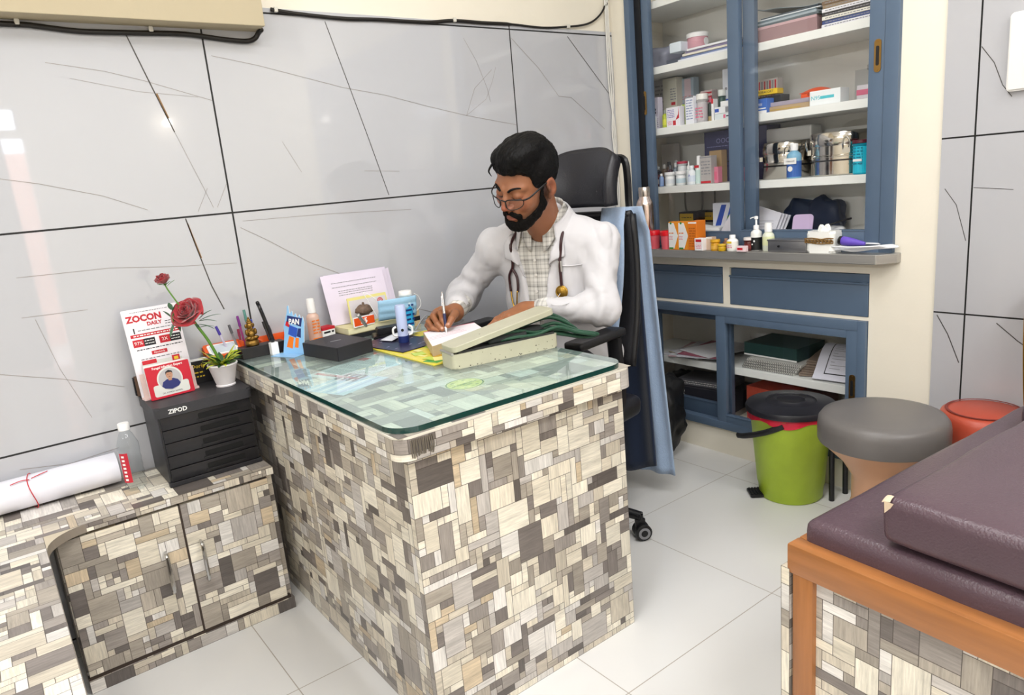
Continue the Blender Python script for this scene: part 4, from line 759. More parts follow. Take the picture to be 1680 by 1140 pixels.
t = BM(); cushion(t, .12, .10, .14, 21, .3); o = obj('plastic_bag', t, mat('dark_bag', '#55565a', .4, bump=.5), loc=(2.72, 2.26, ZB+.001), smooth='all'); o.rotation_euler = (0, 0, -PI/2); tag(o, 'crumpled dark grey bag at the back of the bottom cupboard, far left', 'bag')
# ================================================================ furniture right side
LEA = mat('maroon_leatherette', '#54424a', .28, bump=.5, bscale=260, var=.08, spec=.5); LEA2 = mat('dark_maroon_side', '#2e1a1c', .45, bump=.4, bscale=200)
WOD = mat('varnished_teak', '#a0683a', .32, bump=.1, bscale=40, var=.32, vscale=5, stretch=(9, 9, .8), coat=.3)
WODH = mat('varnished_teak_rail', '#a0683a', .32, bump=.1, bscale=40, var=.32, vscale=5, stretch=(.8, 9, 9), coat=.3)
couch = thing('examination_couch', 'examination couch with teak frame and patchwork laminate panels, lower right', 'couch', (1.088, .676, 0), math.radians(-3.5))
# local: +x along the couch, -y towards the viewer's right
LX, LY = 1.15, -.66
b = BM(); patch_rect(b, (.012, 0, 0), (0, -1, 0), (0, 0, 1), .66, .50, 41, .021); obj('end_panel', b, PATCH, couch)
b = BM(); patch_box(b, (-.003, -.006, 0), (LX, .012, .50), 42); obj('side_panel', b, PATCH, couch)
b = BM(); box(b, (0, -.052, 0), (.03, -.010, .505), bev=.004); obj('post', b, WOD, couch, 30)
b = BM(); box(b, (0, LY-.02, 0), (.03, LY+.02, .505), bev=.004); obj('post', b, WOD, couch, 30)
b = BM(); box(b, (-.002, LY, .492), (.034, .0, .55), bev=.004); obj('rail', b, mat('varnished_teak_cross', '#a0683a', .32, bump=.1, bscale=40, var=.32, vscale=5, stretch=(9, .8, 9), coat=.3), couch, 30)
b = BM(); box(b, (.034, -.034, .492), (LX, .0, .55), bev=.004); obj('rail', b, WODH, couch, 30)
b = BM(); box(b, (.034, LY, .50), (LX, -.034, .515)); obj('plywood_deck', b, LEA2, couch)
def pad(bm, lo, hi, r, nx=10, ny=8, puff=.012, seed=0):
    t = bmesh.new(); bmesh.ops.create_cube(t, size=1, matrix=Matrix.Translation([(a+c)/2 for a, c in zip(lo, hi)]) @ Matrix.Diagonal([c-a for a, c in zip(lo, hi)]+[1]))
    bmesh.ops.bevel(t, geom=t.edges[:], offset=r, segments=4, affect='EDGES', profile=.55)
    bmesh.ops.subdivide_edges(t, edges=[e for e in t.edges if e.calc_length() > .08], cuts=14, use_grid_fill=True)
    c = Vector([(a+d)/2 for a, d in zip(lo, hi)]); 
    for v in t.verts:
        n = noise.noise(v.co*5+Vector((seed, 0, 0))); u = (v.co-c); w = max(0, 1-(abs(u.x)/((hi[0]-lo[0])/2)) ** 4)*max(0, 1-(abs(u.y)/((hi[1]-lo[1])/2)) ** 4)
        v.co.z += (1 if u.z > 0 else 0)*puff*w+.0025*n; v.co.x += .003*noise.noise(v.co*14+Vector((9+seed, 0, 0))); v.co.y += .003*noise.noise(v.co*14+Vector((19+seed, 0, 0)))
    t.verts.index_update(); vm = [bm.verts.new(v.co) for v in t.verts]
    for f in t.faces: bm.faces.new([vm[v.index] for v in f.verts])
    t.free()
b = BM(); pad(b, (.030, LY, .516), (LX+.04, -.012, .590), .022, seed=1); mt = obj('mattress', b, LEA, loc=couch.location, smooth='all'); mt.rotation_euler = couch.rotation_euler; tag(mt, 'thin dark maroon leatherette mattress lying on the teak couch frame', 'mattress')
b = BM(); pad(b, (.035, LY-.02, .600), (.66, -.150, .680), .018, seed=2); pd_ = obj('bolster_pad', b, LEA, loc=couch.location, smooth='all'); pd_.rotation_euler = couch.rotation_euler; tag(pd_, 'thick maroon leatherette block cushion with a torn corner on the mattress', 'cushion')
b = BM(); R = random.Random(2)
patch = [(0, 0), (.02, .004), (.026, -.012), (.016, -.03), (.0, -.02), (-.004, -.008)]
# torn corner: foam shows on top and down the edge
def torn(u, v): return (.040+.016*u, -.152-.018*v, .6815-.004*((1-u) ** 3+(1-v) ** 3)*.6)
sheet(b, lambda u, v: (.034+.018*u*(1-.3*v), -.1535-.014*v, .6830-.0065*(1-u) ** 2-.004*(1-v) ** 2), 5, 5)
sheet(b, lambda u, v: (.0335+.002*u, -.158-.016*v*(1-.4*u), .676-.022*u*(1-.5*v)), 5, 5)
obj('torn_foam', b, mat('bare_foam', '#d8c3a8', .9, bump=.6), pd_)
b = BM(); pad(b, (.675, LY-.02, .600), (LX+.05, -.10, .676), .03, seed=3); p2 = obj('back_pad', b, LEA, loc=couch.location, smooth='all'); p2.rotation_euler = couch.rotation_euler; tag(p2, 'second maroon leatherette cushion farther back on the couch', 'cushion')
# ---- round plastic stools
def stool(name, label, x, y, zt, r, seatcol, basecol):
    o = thing(name, label, 'stool', (x, y, 0))
    b = BM(); lathe(b, [(0, zt), (r*.80, zt-.002), (r*.93, zt-.008), (r*.985, zt-.022), (r, zt-.04), (r*1.0, zt-.082), (r*.985, zt-.088), (0, zt-.088)], None, 56); obj('seat', b, mat('plastic_'+seatcol.strip('#'), seatcol, .38, bump=.12, bscale=500, var=.05), o, 50)
    b = BM(); lathe(b, [(r*.95, zt-.088), (r*.90, zt-.10), (r*.62, zt-.15), (r*.45, zt-.20), (r*.45, zt*.42), (r*.62, zt*.2), (r*.86, .02), (r*.9, 0), (0, 0)], None, 48); obj('base', b, mat('plastic_'+basecol.strip('#'), basecol, .4, var=.04), o, 50)
    return o
stool('round_stool', 'round plastic stool with dark grey seat and peach hourglass base', 2.045, .962, .485, .178, '#6b6765', '#c99a79')
s2 = stool('round_stool', 'red plastic stool behind the couch', 2.325, .795, .452, .12, '#b44a34', '#d2a15d')
b = BM(); lathe(b, [(.094, .4525), (.098, .4535), (.102, .4525)], None, 40, cap=False); obj('seat_groove', b, mat('dark_red_line', '#7d2c22', .5), s2)
b = BM()
def conef(u, v):
    a = u*2*PI; z = v; r = .012+.105*v ** .8+.006*math.sin(a*9+v*4)*v+.004*math.sin(a*23); return (.10*v+r*math.cos(a), -.06*v+r*math.sin(a), .455+.36*v)
sheet(b, conef, 90, 24); tube(b, [(.02+.034*math.cos(a), -.006+.034*math.sin(a), .53+.01*math.cos(a)) for a in [i*PI/6 for i in range(13)]], .004, 6, 2)
tube(b, [(.055+.066*math.cos(a)*1.05, -.028+.066*math.sin(a)*1.05, .615+.012*math.cos(2*a)) for a in [i*PI/6 for i in range(13)]], .005, 6, 2)
g = obj('gold_cloth', b, mat('gold_satin', '#b07d1e', .3, .65, bump=.7, bscale=60, stretch=(6, 6, .6), var=.35), loc=(2.30, .665, 0), smooth='all'); tag(g, 'shiny gold satin cloth gathered to a point on the red stool at the right edge', 'cloth')
# ---- pedal bin
bn = thing('pedal_bin', 'lime green plastic pedal bin with black lid between cupboard and stool', 'bin', (2.292, 1.412, 0), -.3)
LIM = mat('lime_plastic', '#b2cd3a', .42, bump=.1, bscale=30, var=.1, vscale=14)
b = BM(); lathe(b, [(0, 0), (.108, 0), (.113, .006), (.116, .05), (.119, .053), (.142, .325), (.146, .33)], None, 56); obj('body', b, LIM, bn, 50)
b = BM(); 
def bagf(u, v): a = u*2*PI; return ((.1475+.002*math.sin(a*11)+.0015*math.sin(a*29))*math.cos(a), (.1475+.002*math.sin(a*11))*math.sin(a), .338-.026*v*(1+.35*math.sin(a*5+1)))
sheet(b, bagf, 90, 3); obj('bag_liner', b, mat('red_liner', '#d0263f', .35, bump=.5), bn, 'all')
BKL = mat('scuffed_black_plastic', '#222228', .4, bump=.2, bscale=30, var=.5, vscale=12)
b = BM(); lathe(b, [(.150, .336), (.158, .338), (.160, .350), (.155, .360), (.143, .361), (.136, .362), (.10, .366), (.09, .370), (.088, .367), (.055, .369), (.05, .374), (.046, .370), (0, .370)], None, 56); obj('lid', b, BKL, bn, 50)
b = BM(); tube(b, [(-.110, -.090, .315), (-.150, -.040, .285), (-.175, .035, .255), (-.178, .075, .245)], .0075, 8, 6, flat=1.5); obj('handle', b, BKP, bn, True)
b = BM(); box(b, (-.035, .095, .004), (.035, .155, .014), bev=.004); [box(b, (-.03, .10+.011*k, .014), (.03, .105+.011*k, .017)) for k in range(5)]; 
bmesh.ops.transform(b, matrix=RZ(1.15), verts=b.verts[:]); obj('pedal', b, BKP, bn)
# black steel stool frame behind the round stool
fr = thing('metal_stand', 'black steel tube stand whose leg shows between green bin and grey stool', 'stand', (2.372, 1.185, 0))
b = BM(); tube(b, [(-.042, .085, 0), (-.042, .085, .215), (-.03, .07, .235), (0, .0, .24), (.02, -.06, .235), (.025, -.075, .215), (.025, -.075, 0)], .010, 8, 4); obj('front_hoop', b, BKP, fr, True)
b = BM(); tube(b, [(.045, .08, 0), (.045, .08, .215), (.05, .06, .235), (.06, -.05, .235), (.065, -.07, .215), (.065, -.07, 0)], .010, 8, 4); obj('rear_hoop', b, BKP, fr, True)
b = BM(); box(b, (-.035, -.05, .236), (.06, .07, .244)); obj('shelf_plate', b, BKP, fr)
# switch board
sw = thing('switch_board', 'white electric switch board on the tiled right wall', 'switch board', (2.4485, .672, 1.468))
b = BM(); prism(b, rrect(-.16, -.105, .16, .105, .012, 5), 0, .018, T((0, 0, 0), (PI/2, 0, -PI/2))); bmesh.ops.bevel(b, geom=[e for e in b.edges if e.verts[0].co.x < -.017 and e.verts[1].co.x < -.017], offset=.005, segments=2, affect='EDGES'); obj('cover_plate', b, mat('switch_white', '#eceae6', .35), sw, 40)
for i in range(3):
    b = BM(); cbox(b, (-.0195, .110-.012, .058-.055*i), (.004, .030, .036), bev=.002); s = obj('socket' if i == 2 else 'rocker_switch', b, mat('switch_grey', '#d8d5d0', .35), sw)
    if i == 2:
        b = BM(); [cyl(b, (-.0216, .098+dy, -.052+dz), (-.0221, .098+dy, -.052+dz), .003) for dy, dz in ((.006, -.006), (-.006, -.006), (0, .007))]; obj('socket_holes', b, BKP, s)
# cables
def cable(label, pts, r, col, clips, clipcol='#d8d4ca', group=None):
    b = BM(); tube(b, pts, r, 8, 6); o = obj('wall_cable', b, mat('cable_'+col.strip('#'), col, .45), smooth='all'); tag(o, label, 'cable', group)
    for c in clips:
        b = BM(); cbox(b, c, (.012, .012, .016), bev=.003); obj('cable_clip', b, mat('clip_'+clipcol.strip('#'), clipcol, .4), o)
    return o
cable('thick black cable running along the top of the tiles', [(.925, 2.370, 1.832), (1.0, 2.374, 1.826), (1.166, 2.374, 1.820), (1.30, 2.374, 1.824), (1.50, 2.374, 1.826), (1.614, 2.374, 1.838), (1.75, 2.374, 1.838), (1.896, 2.374, 1.840), (2.05, 2.374, 1.836), (2.188, 2.374, 1.846), (2.30, 2.374, 1.862), (2.368, 2.374, 1.892), (2.415, 2.374, 1.94), (2.437, 2.374, 2.02), (2.437, 2.374, 2.6)], lambda t: .0065 if t < .5 else .0042, '#1b1714', [(.94, 2.368, 1.832), (1.62, 2.368, 1.84), (2.19, 2.368, 1.847)])
cable('black cable sagging below the beam at the top left', [(-1.0, 2.372, 1.752), (.1, 2.372, 1.752), (.247, 2.372, 1.752), (.279, 2.372, 1.750), (.377, 2.372, 1.742), (.507, 2.372, 1.744), (.648, 2.372, 1.747), (.753, 2.372, 1.738), (.827, 2.370, 1.734), (.857, 2.366, 1.742), (.868, 2.355, 1.757), (.872, 2.335, 1.763)], .0075, '#17120f', [(.235, 2.37, 1.758), (.56, 2.37, 1.756)])
for k in range(3):
    cable(['leftmost of the three white wires down the room corner', 'middle white wire down the room corner', 'rightmost white wire down the room corner'][k], [(2.441-.010*k, 2.374-.0*k, 2.7), (2.432-.008*k, 2.373, 1.9), (2.440-.012*k, 2.373, 1.6), (2.420+.010*k, 2.372, 1.40), (2.446-.012*k, 2.373, 1.15), (2.42+.008*k, 2.372, .9), (2.43, 2.372+.002*k, .4)], .0035, '#dcdad4', [], group='white corner wires')
# ================================================================ office chair
CHB = mat('black_leather', '#232329', .38, bump=.25, bscale=220, var=.08); CHM = mat('black_mesh', '#15151a', .7, bump=.6, bscale=400)
ch = thing('office_chair', 'black high-back office chair with headrest under the seated man', 'office chair', (1.528, 1.89, 0), PI+.20)
b = BM(); tube(b, [(0, 0, .085), (0, 0, .42)], .028, 16, 1); lathe(b, [(0, .06), (.05, .06), (.055, .10), (.035, .13), (0, .13)], None, 20); obj('gas_lift', b, BKP, ch, True)
ang0 = math.atan2(1.545-1.89, 1.668-1.528)-(PI+.20)
for k in range(5):
    a = ang0+k*2*PI/5; e = Vector((.335*math.cos(a), .335*math.sin(a), .075)); b = BM()
    tube(b, [(0, 0, .10), e*.5+Vector((0, 0, .062)), e+Vector((0, 0, .008))], lambda t: .024-.008*t, 10, 4); l = obj('base_leg', b, BKP, ch, True)
    b = BM(); M = T((e.x, e.y, .03), (0, 0, a+.7))
    for s in (-1, 1): lathe(b, [(0, s*.006), (.022, s*.006), (.029, s*.010), (.029, s*.022), (.020, s*.027), (0, s*.027)][::s], M @ T((0, 0, 0), (PI/2, 0, 0)), 20)
    box(b, (-.024, -.006, .005), (.012, .006, .045), M, bev=.003); cyl(b, (0, 0, .03), (0, 0, .06), .006, M=M)
    for s in (-1, 1): lathe(b, [(.012, s*.0272), (.019, s*.0278), (.021, s*.0272)], M @ T((0, 0, 0), (PI/2, 0, 0)), 20, 1, cap=False)
    obj('caster', b, [BKP, mat('caster_ring', '#8e8e92', .4)], l, True)
b = BM(); pad(b, (-.24, -.25, .385), (.25, .25, .462), .03, seed=5); obj('seat', b, CHB, ch, 'all')
def backf(u, v):
    y = (u-.5)*.42*(1-.16*v ** 2); z = .56+.53*v; return (-.235-.02*math.sin(v*PI)-.10*v-.03*(1-(2*u-1) ** 2), y, z)
b = BM(); solid_sheet(b, backf, 16, 16, .022); obj('backrest', b, CHM, ch, 'all')
b = BM()
for s in (0, 1): tube(b, [Vector(backf(s, v/8))+Vector((-.006, 0, 0)) for v in range(9)], .014, 8, 2)
tube(b, [Vector(backf(u/6, 1)) for u in range(7)], .014, 8, 2); tube(b, [(-.10, 0, .43), (-.24, 0, .45), (-.30, 0, .58), (-.31, 0, .8)], .025, 8, 4); obj('back_frame', b, BKP, ch, 'all')
for s in (-1, 1):
    b = BM(); tube(b, [(-.02, s*.24, .44), (-.03, s*.285, .50), (-.02, s*.285, .72)], .016, 8, 4, flat=1.6); box(b, (-.06, s*.275-.035, .722), (.19, s*.275+.035, .748), bev=.010, seg=3); obj('armrest', b, BKP, ch, 40)
def headf(u, v):
    a = (u-.5); y = a*.29; z = 1.125+.195*v-.03*(abs(a)*2) ** 4*v; x = -.315-.05*v+.05*(abs(a)*2) ** 2.2+.02*math.sin(v*PI); return (x, y, z)
b = BM(); solid_sheet(b, headf, 20, 12, .045)
bmesh.ops.bevel(b, geom=[e for e in b.edges if e.is_manifold and e.calc_face_angle(0) > 1.2], offset=.016, segments=3, affect='EDGES'); obj('headrest', b, CHB, ch, 'all')
for s in (-1, 1): b = BM(); tube(b, [(-.375, s*.10, 1.285), (-.355, s*.148, 1.275), (-.355, s*.156, 1.21), (-.365, s*.15, 1.14), (-.36, s*.155, 1.08), (-.35, s*.16, 1.0)], .011, 8, 5, flat=1.4); obj('headrest_bracket', b, BKP, ch, True)
# towel over the back of the chair, navy jacket behind it
TW = mat('blue_towel', '#9fb4d0', .95, bump=1.0, bscale=260, var=.10, sheen=.5)
M_ = ch.matrix_basis if False else T((1.528, 1.89, 0), (0, 0, PI+.20))
def towelf(u, v):
    # v: 0 front bottom -> 1 rear bottom
    L1, L2 = .55, 1.02; s = v*(L1+L2); w = (u-.5)
    y = .108+w*.10
    if s < L1: z = 1.105-(L1-s); x = -.245-.10*max(0, (z-.56)/.53)+.022+.006*math.sin(u*9); y += .01*math.sin(z*9)
    else: z = 1.105-(s-L1); k = min(1, (s-L1)/.08); x = -.335-.045*k-.03*k*(1.105-z)+.008*math.sin(u*12+z*3); y += .012*(1.105-z)+.062+w*.07*(1.105-z)
    if abs(s-L1) < .03: x = -.335-.0*(s-L1); z = 1.115
    return (x, y, z)
b = BM(); solid_sheet(b, towelf, 14, 60, .006, M_); tw = obj('towel', b, TW, smooth='all'); tag(tw, 'pale blue towel draped over the back of the office chair, hanging to the floor', 'towel')
def jackf(u, v): z = 1.06-.92*v; w = (u-.5); return (-.352-.02*math.sin(u*PI)-.012*math.sin(u*17)-.01*v, .02+w*(.34+.03*v)+.02*v, z+(.0 if v < .8 else -.06*math.sin(u*PI)*(v-.8)/.2))
b = BM(); solid_sheet(b, jackf, 24, 30, .006, M_); jk = obj('jacket', b, mat('navy_cloth', '#1b2a45', .8, bump=.4, bscale=120, sheen=.3), smooth='all'); tag(jk, 'dark navy cloth hanging behind the chair back, under the pale towel', 'jacket')
# backpack on the floor
bp = thing('backpack', 'black backpack standing on the floor behind the chair, against the cupboard', 'backpack', (2.265, 2.085, 0), .2)
b = BM(); cushion(b, .24, .30, .36, 33, .22, 22); obj('body', b, mat('black_nylon', '#121215', .55, bump=.6, bscale=50), bp, 'all')
b = BM(); cushion(b, .08, .22, .20, 34, .2, 14, T((-.13, 0, .02))); obj('front_pocket', b, mat('black_nylon'), bp, 'all')
b = BM(); tube(b, [(-.11, -.06, .30), (-.17, -.08, .22), (-.18, -.08, .10), (-.14, -.07, .03)], .012, 8, 5, flat=.4); obj('strap', b, mat('black_nylon'), bp, 'all')
b = BM(); tube(b, [(-.04, -.03, .35), (-.04, 0, .39), (-.04, .03, .35)], .008, 8, 4); obj('grab_loop', b, BKP, bp, 'all')
# ================================================================ drawer unit and what stands on it
du = thing('desktop_drawer_unit', 'black plastic five-slot drawer unit on the low worktop beside the desk', 'drawer unit', (.463, 2.22, .4706))
DBK = mat('matt_black_plastic', '#26262a', .42, bump=.1, bscale=200); DB2 = mat('glossy_black_plastic', '#17171b', .3)
w2, y0, y1, H = .130, -.078, .145, .238
b = BM(); box(b, (-w2, y0+.010, .0), (w2, y1, H-.028), bev=.006); obj('casing', b, DBK, du, 30)
b = BM(); prism(b, rrect(-w2-.006, y0-.004, w2+.006, y1+.003, .016, 5), H-.030, H); bmesh.ops.bevel(b, geom=[e for e in b.edges if e.verts[0].co.z > H-.001 and e.verts[1].co.z > H-.001], offset=.006, segments=3, affect='EDGES'); obj('top', b, mat('black_top_plastic', '#333337', .5, bump=.15, bscale=300), du, 40)
b = BM(); text_into(b, 'ZIPOD', .017, T((-.075, y0-.0042, H-.016), (PI/2, 0, 0)), 0, .0004, .0004); obj('brand_lettering', b, WHT, du)
b = BM(); box(b, (-w2-.003, y0+.002, 0), (w2+.003, y0+.02, .014), bev=.002); obj('foot_rail', b, DBK, du)
for k in range(5):
    z0 = .016+.0385*k; b = BM(); box(b, (-w2+.006, y0, z0), (w2-.006, y0+.03, z0+.0365), bev=.002); d = obj('drawer', b, DB2, du, 30)
    b = BM(); prism(b, rrect(-.055, z0+.012, .055, z0+.027, .004, 3), 0, .0015, T((.03, y0+.0002, 0), (PI/2, 0, 0))); obj('grip_slot', b, mat('deep_black', '#050506', .8), d)
    b = BM(); box(b, (-.030, y0-.003, z0+.006), (.09, y0, z0+.011), bev=.001); obj('grip_lip', b, DB2, d)
ZD = .4706+H+.0005
# big advertising card holder
hd = thing('leaflet_holder', 'tall white advertising card holder with red print on the black drawer unit', 'leaflet holder', (.405, 2.300, ZD), .10)
LEAN = T((0, 0, .002), (-.16, 0, 0))
def cm(x, z, e=.0): return LEAN @ T((x, -.004-e, z), (PI/2, 0, 0))
CW = mat('glossy_card', '#eeeaf0', .35, var=.02)
b = BM(); prism(b, rrect(-.078, 0, .078, .262, .004, 3), 0, .004, LEAN @ T((0, 0, 0), (PI/2, 0, 0))); bb = obj('back_card', b, CW, hd)
b = BM(); ms = [RED, BLK, WHT, GRY, PNK]
text_into(b, 'ZOCON', .026, cm(-.020, .232), 0, .0003, .0012); lines_into(b, -.055, .05, [.252], .002, cm(0, 0), 3, 4); text_into(b, 'DAILY', .015, cm(.005, .213), 0, .0003, .0006); text_into(b, '1', .022, cm(-.055, .197), 1, .0003, .0006); lines_into(b, -.045, .065, [.197], .0028, cm(0, 0), 3, 5); lines_into(b, .035, .072, [.213, .206], .002, cm(0, 0), 1, 6)
box(b, (-.068, .178, 0), (.072, .188, .0003), cm(0, 0), 0); lines_into(b, -.06, .065, [.183], .003, cm(0, 0, .0003), 2, 7)
for x0, s in ((-.066, '97%'), (.008, '2X')):
    box(b, (x0, .150, 0), (x0+.030, .172, .0003), cm(0, 0), 0); box(b, (x0+.030, .150, 0), (x0+.062, .172, .0003), cm(0, 0), 1); text_into(b, s, .014, cm(x0+.015, .161, .0003), 2); lines_into(b, x0+.033, x0+.058, [.165, .157], .0022, cm(0, 0, .0003), 2, 3)
lines_into(b, -.06, .07, [.141], .0026, cm(0, 0), 1, 9); box(b, (-.022, .121, 0), (.022, .132, .0003), cm(0, 0), 0); text_into(b, 'Absolutely', .0075, cm(0, .1265, .0003), 2); lines_into(b, -.055, .06, [.112], .003, cm(0, 0), 3, 10)
obj('card_print', b, ms, bb)
b = BM(); prism(b, [(-.060, .0), (.052, .0), (.052, .100), (-.060, .108)], 0, .003, LEAN @ T((.002, -.014, .0), (PI/2, 0, 0)));
box(b, (-.060, .096, 0), (-.02, .108, .0004), LEAN @ T((.002, -.017, 0), (PI/2, 0, 0)), 1); box(b, (.024, .082, 0), (.046, .108, .0006), LEAN @ T((.002, -.017, 0), (PI/2, 0, 0)), 1); box(b, (.029, .094, 0), (.041, .103, .0009), LEAN @ T((.002, -.017, 0), (PI/2, 0, 0)), 2)
obj('inner_card', b, [mat('grey_white_card', '#d9dbd6', .4), RED, YEL], hd)
b = BM(); box(b, (-.078, -.030, 0), (.078, .0, .006)); prism(b, [(-.074, 0), (.078, 0), (.078, .068), (-.074, .076)], 0, .002, T((0, -.012, .0), (PI/2-.1, 0, 0))); obj('pocket', b, mat('pink_card', '#e9cfc9', .4), hd)
rc = thing('portrait_card', 'red card with a round photo of a blue-shirted man, before the white holder', 'card', (.405, 2.250, ZD), .11)
RM = T((0, 0, .001), (PI/2-.12, 0, 0)); b = BM(); prism(b, rrect(-.062, 0, .062, .097, .003, 3), 0, .004, RM); c0 = obj('card', b, mat('card_red', '#c51d35', .3), rc)
b = BM(); E_ = RM @ T((0, 0, .0041)); ms = [mat('grey_white_card'), mat('photo_grey', '#b5b3b6', .4), mat('photo_skin', '#b98a70', .5), mat('photo_blue', '#27306e', .5), BLK, WHT]
prism(b, rrect(-.050, .006, .050, .040, .006, 4), 0, .0003, E_, 0); lathe(b, [(0, .0004), (.036, .0004), (.036, 0)], E_ @ T((0, .052, 0)), 36, 0); lathe(b, [(0, .0007), (.032, .0007), (.032, 0)], E_ @ T((0, .051, 0)), 36, 1)
prism(b, [(-.026, .034), (-.021, .046), (-.009, .052), (.009, .052), (.021, .046), (.027, .034), (.020, .026), (0, .021), (-.019, .026)], 0, .0010, E_, 3); prism(b, rrect(-.005, .047, .005, .056, .002, 2), 0, .0012, E_, 2)
lathe(b, [(0, .0014), (.0105, .0014), (.0105, 0)], E_ @ T((0, .064, 0)) @ Matrix.Diagonal((.9, 1.15, 1, 1)), 24, 2); prism(b, [(-.0098, .066), (-.009, .074), (0, .0785), (.009, .074), (.0098, .066), (.006, .0715), (-.006, .0715)], 0, .0017, E_, 4)
for s in (-1, 1): cbox(b, (s*.0035, .0655, .0016), (.003, .001, .0003), E_, 4)
cbox(b, (0, .0585, .0016), (.004, .001, .0003), E_, 4)
text_into(b, 'Fungal Infection Expert', .0092, E_ @ T((0, .090, 0)), 5, .0003, .0002); text_into(b, 'DR. SOMESH BANSAL', .006, E_ @ T((0, .013, .0004)), 4, .0002)
obj('card_print', b, ms, c0)
b = BM(); box(b, (-.060, .002, 0), (.060, .026, .004)); obj('foot', b, mat('card_red'), rc)
wb_ = BM(); box(wb_, (-.060, 0, 0), (.058, .006, .1)); bmesh.ops.transform(wb_, matrix=T((0, .008, .001), (-.12, 0, 0)), verts=wb_.verts[:]); obj('white_insert', wb_, WHT, rc)
# dark booklet behind the flower pot
b = BM(); box(b, (-.055, 0, 0), (.055, .008, .075)); box(b, (-.056, -.001, .072), (.056, .009, .078), mi=1); text_into(b, 'Dorip', .018, T((-.015, -.0005, .055), (PI/2, 0, 0)), 2, .0003); lines_into(b, -.04, .0, [.035, .022], .004, T((0, -.0003, 0), (PI/2, 0, 0)), 2, 3)
o = obj('booklet', b, [mat('dark_booklet', '#1d1c1f', .4), WHT, YEL], loc=(.520, 2.335, ZD)); tag(o, 'dark booklet with yellow lettering standing behind the flower pot', 'booklet')
# spiral notebook at the left behind the holder
b = BM(); box(b, (-.05, 0, 0), (.05, .012, .06)); [cbox(b, (-.052, .006, .004+.004*i), (.004, .014, .002), mi=1) for i in range(14)]
o = obj('spiral_notebook', b, [mat('print_brown', '#6d5444', .5), BLK], loc=(.375, 2.345, ZD)); tag(o, 'small wire-bound notebook peeping out left of the leaflet holder', 'notebook')
# potted rose
pt = thing('potted_rose', 'white pot with variegated leaves and a tall artificial red rose', 'potted flower', (.553, 2.235, ZD))
b = BM(); lathe(b, [(0, 0), (.028, 0), (.029, .004), (.026, .006), (.028, .010), (.0415, .064), (.044, .066), (.044, .070), (.040, .070), (.039, .062), (0, .060)], None, 40); obj('pot', b, mat('white_pot', '#eae6e8', .35), pt, True)
b = BM(); lathe(b, [(0, .0605), (.0385, .0605), (.0, .066)], None, 24); obj('soil', b, mat('grey_filler', '#8d857b', .9, bump=.8), pt)
GLF = [mat('leaf_green', '#4c7d2c', .5, var=.25, vscale=40), mat('leaf_yellowgreen', '#b9c23a', .5, var=.2, vscale=30), mat('leaf_dark', '#2c4f2b', .5)]
def leaf(b, base, d, L, w, droop=.4, mi=0, up=Vector((0, 0, 1)), fold=.2):
    base = Vector(base); d = Vector(d).normalized(); s = d.cross(up)
    s = s.normalized() if s.length > 1e-3 else Vector((1, 0, 0)); n = s.cross(d)
    def fn(u, v):
        t = u; ww = w*math.sin(PI*min(1, t*.93+.05)) ** .8*(1-.25*t); p = base+d*L*t*(1-.25*droop*t)-Vector((0, 0, 1))*L*droop*t*t*.8; return p+s*ww*(v-.5)+n*fold*ww*(abs(v-.5)*2) ** 1.2*.5
    n0 = len(b.faces); solid_sheet(b, fn, 8, 4, .0006); b.faces.ensure_lookup_table()
    for f in b.faces[n0:]: f.material_index = mi
R = random.Random(4); b = BM()
for k in range(44):  # crown of leaves
    a = k*2.4+R.uniform(-.3, .3); e = R.uniform(.35, 1.6); L = R.uniform(.050, .085); leaf(b, (.008*math.cos(a), .008*math.sin(a), .064), (math.cos(a), math.sin(a), e), L, R.uniform(.012, .019), R.uniform(.1, .5), R.choice([0, 1, 1, 2]))
for a, e, L in ((2.6, .5, .075), (3.3, .35, .07), (-.3, .7, .06), (2.2, .9, .07)): leaf(b, (0, 0, .068), (math.cos(a), math.sin(a), e+.3), L+.01, .013, .5, 1)
obj('foliage', b, GLF, pt, 'all')
st = [(.0, .01, .06), (-.012, .0, .10), (-.03, -.005, .15), (-.052, -.01, .195), (-.065, -.01, .225)]
b = BM(); tube(b, st, lambda t: .0048-.001*t, 8, 6); obj('stem', b, mat('stem_green', '#5d8a35', .5), pt, 'all')
b = BM(); tube(b, [(-.065, -.006, .225), (-.085, .005, .26), (-.105, .012, .305), (-.112, .014, .325)], .0022, 8, 6); obj('bud_stem', b, mat('stem_green'), pt, 'all')
REDP = [mat('rose_red', '#9c0a1d', .55, sheen=.6, var=.25, vscale=30), mat('rose_deep', '#7d0616', .6, sheen=.5)]
def rose(b, c, R0, axis, layers, seed=1, opn=1.0):
    rr = random.Random(seed); q = Vector(axis).to_track_quat('Z', 'Y').to_matrix().to_4x4(); MM = Matrix.Translation(c) @ q
    for li, (cnt, rad, hgt, flare, tw) in enumerate(layers):
        for k in range(cnt):
            a0 = 2*PI*k/cnt+tw; wdt = 2*PI/cnt*1.5; j = rr.uniform(.9, 1.12)
            def fn(u, v):
                a = a0+(u-.5)*wdt; e = math.sin(PI*u) ** .5; r = rad*(.35+.75*math.sin(v*PI*.5))*R0*j*(1+flare*v ** 3)+.0012*math.sin(u*14+k); z = (hgt*v*(.55+.45*e)-flare*.35*v ** 4)*R0*j
                return (r*math.cos(a), r*math.sin(a), z-.35*R0)
            n0 = len(b.faces); solid_sheet(b, fn, 9, 8, .0009, MM, 0); b.faces.ensure_lookup_table()
            for f in b.faces[n0:]: f.material_index = 0 if li else 1
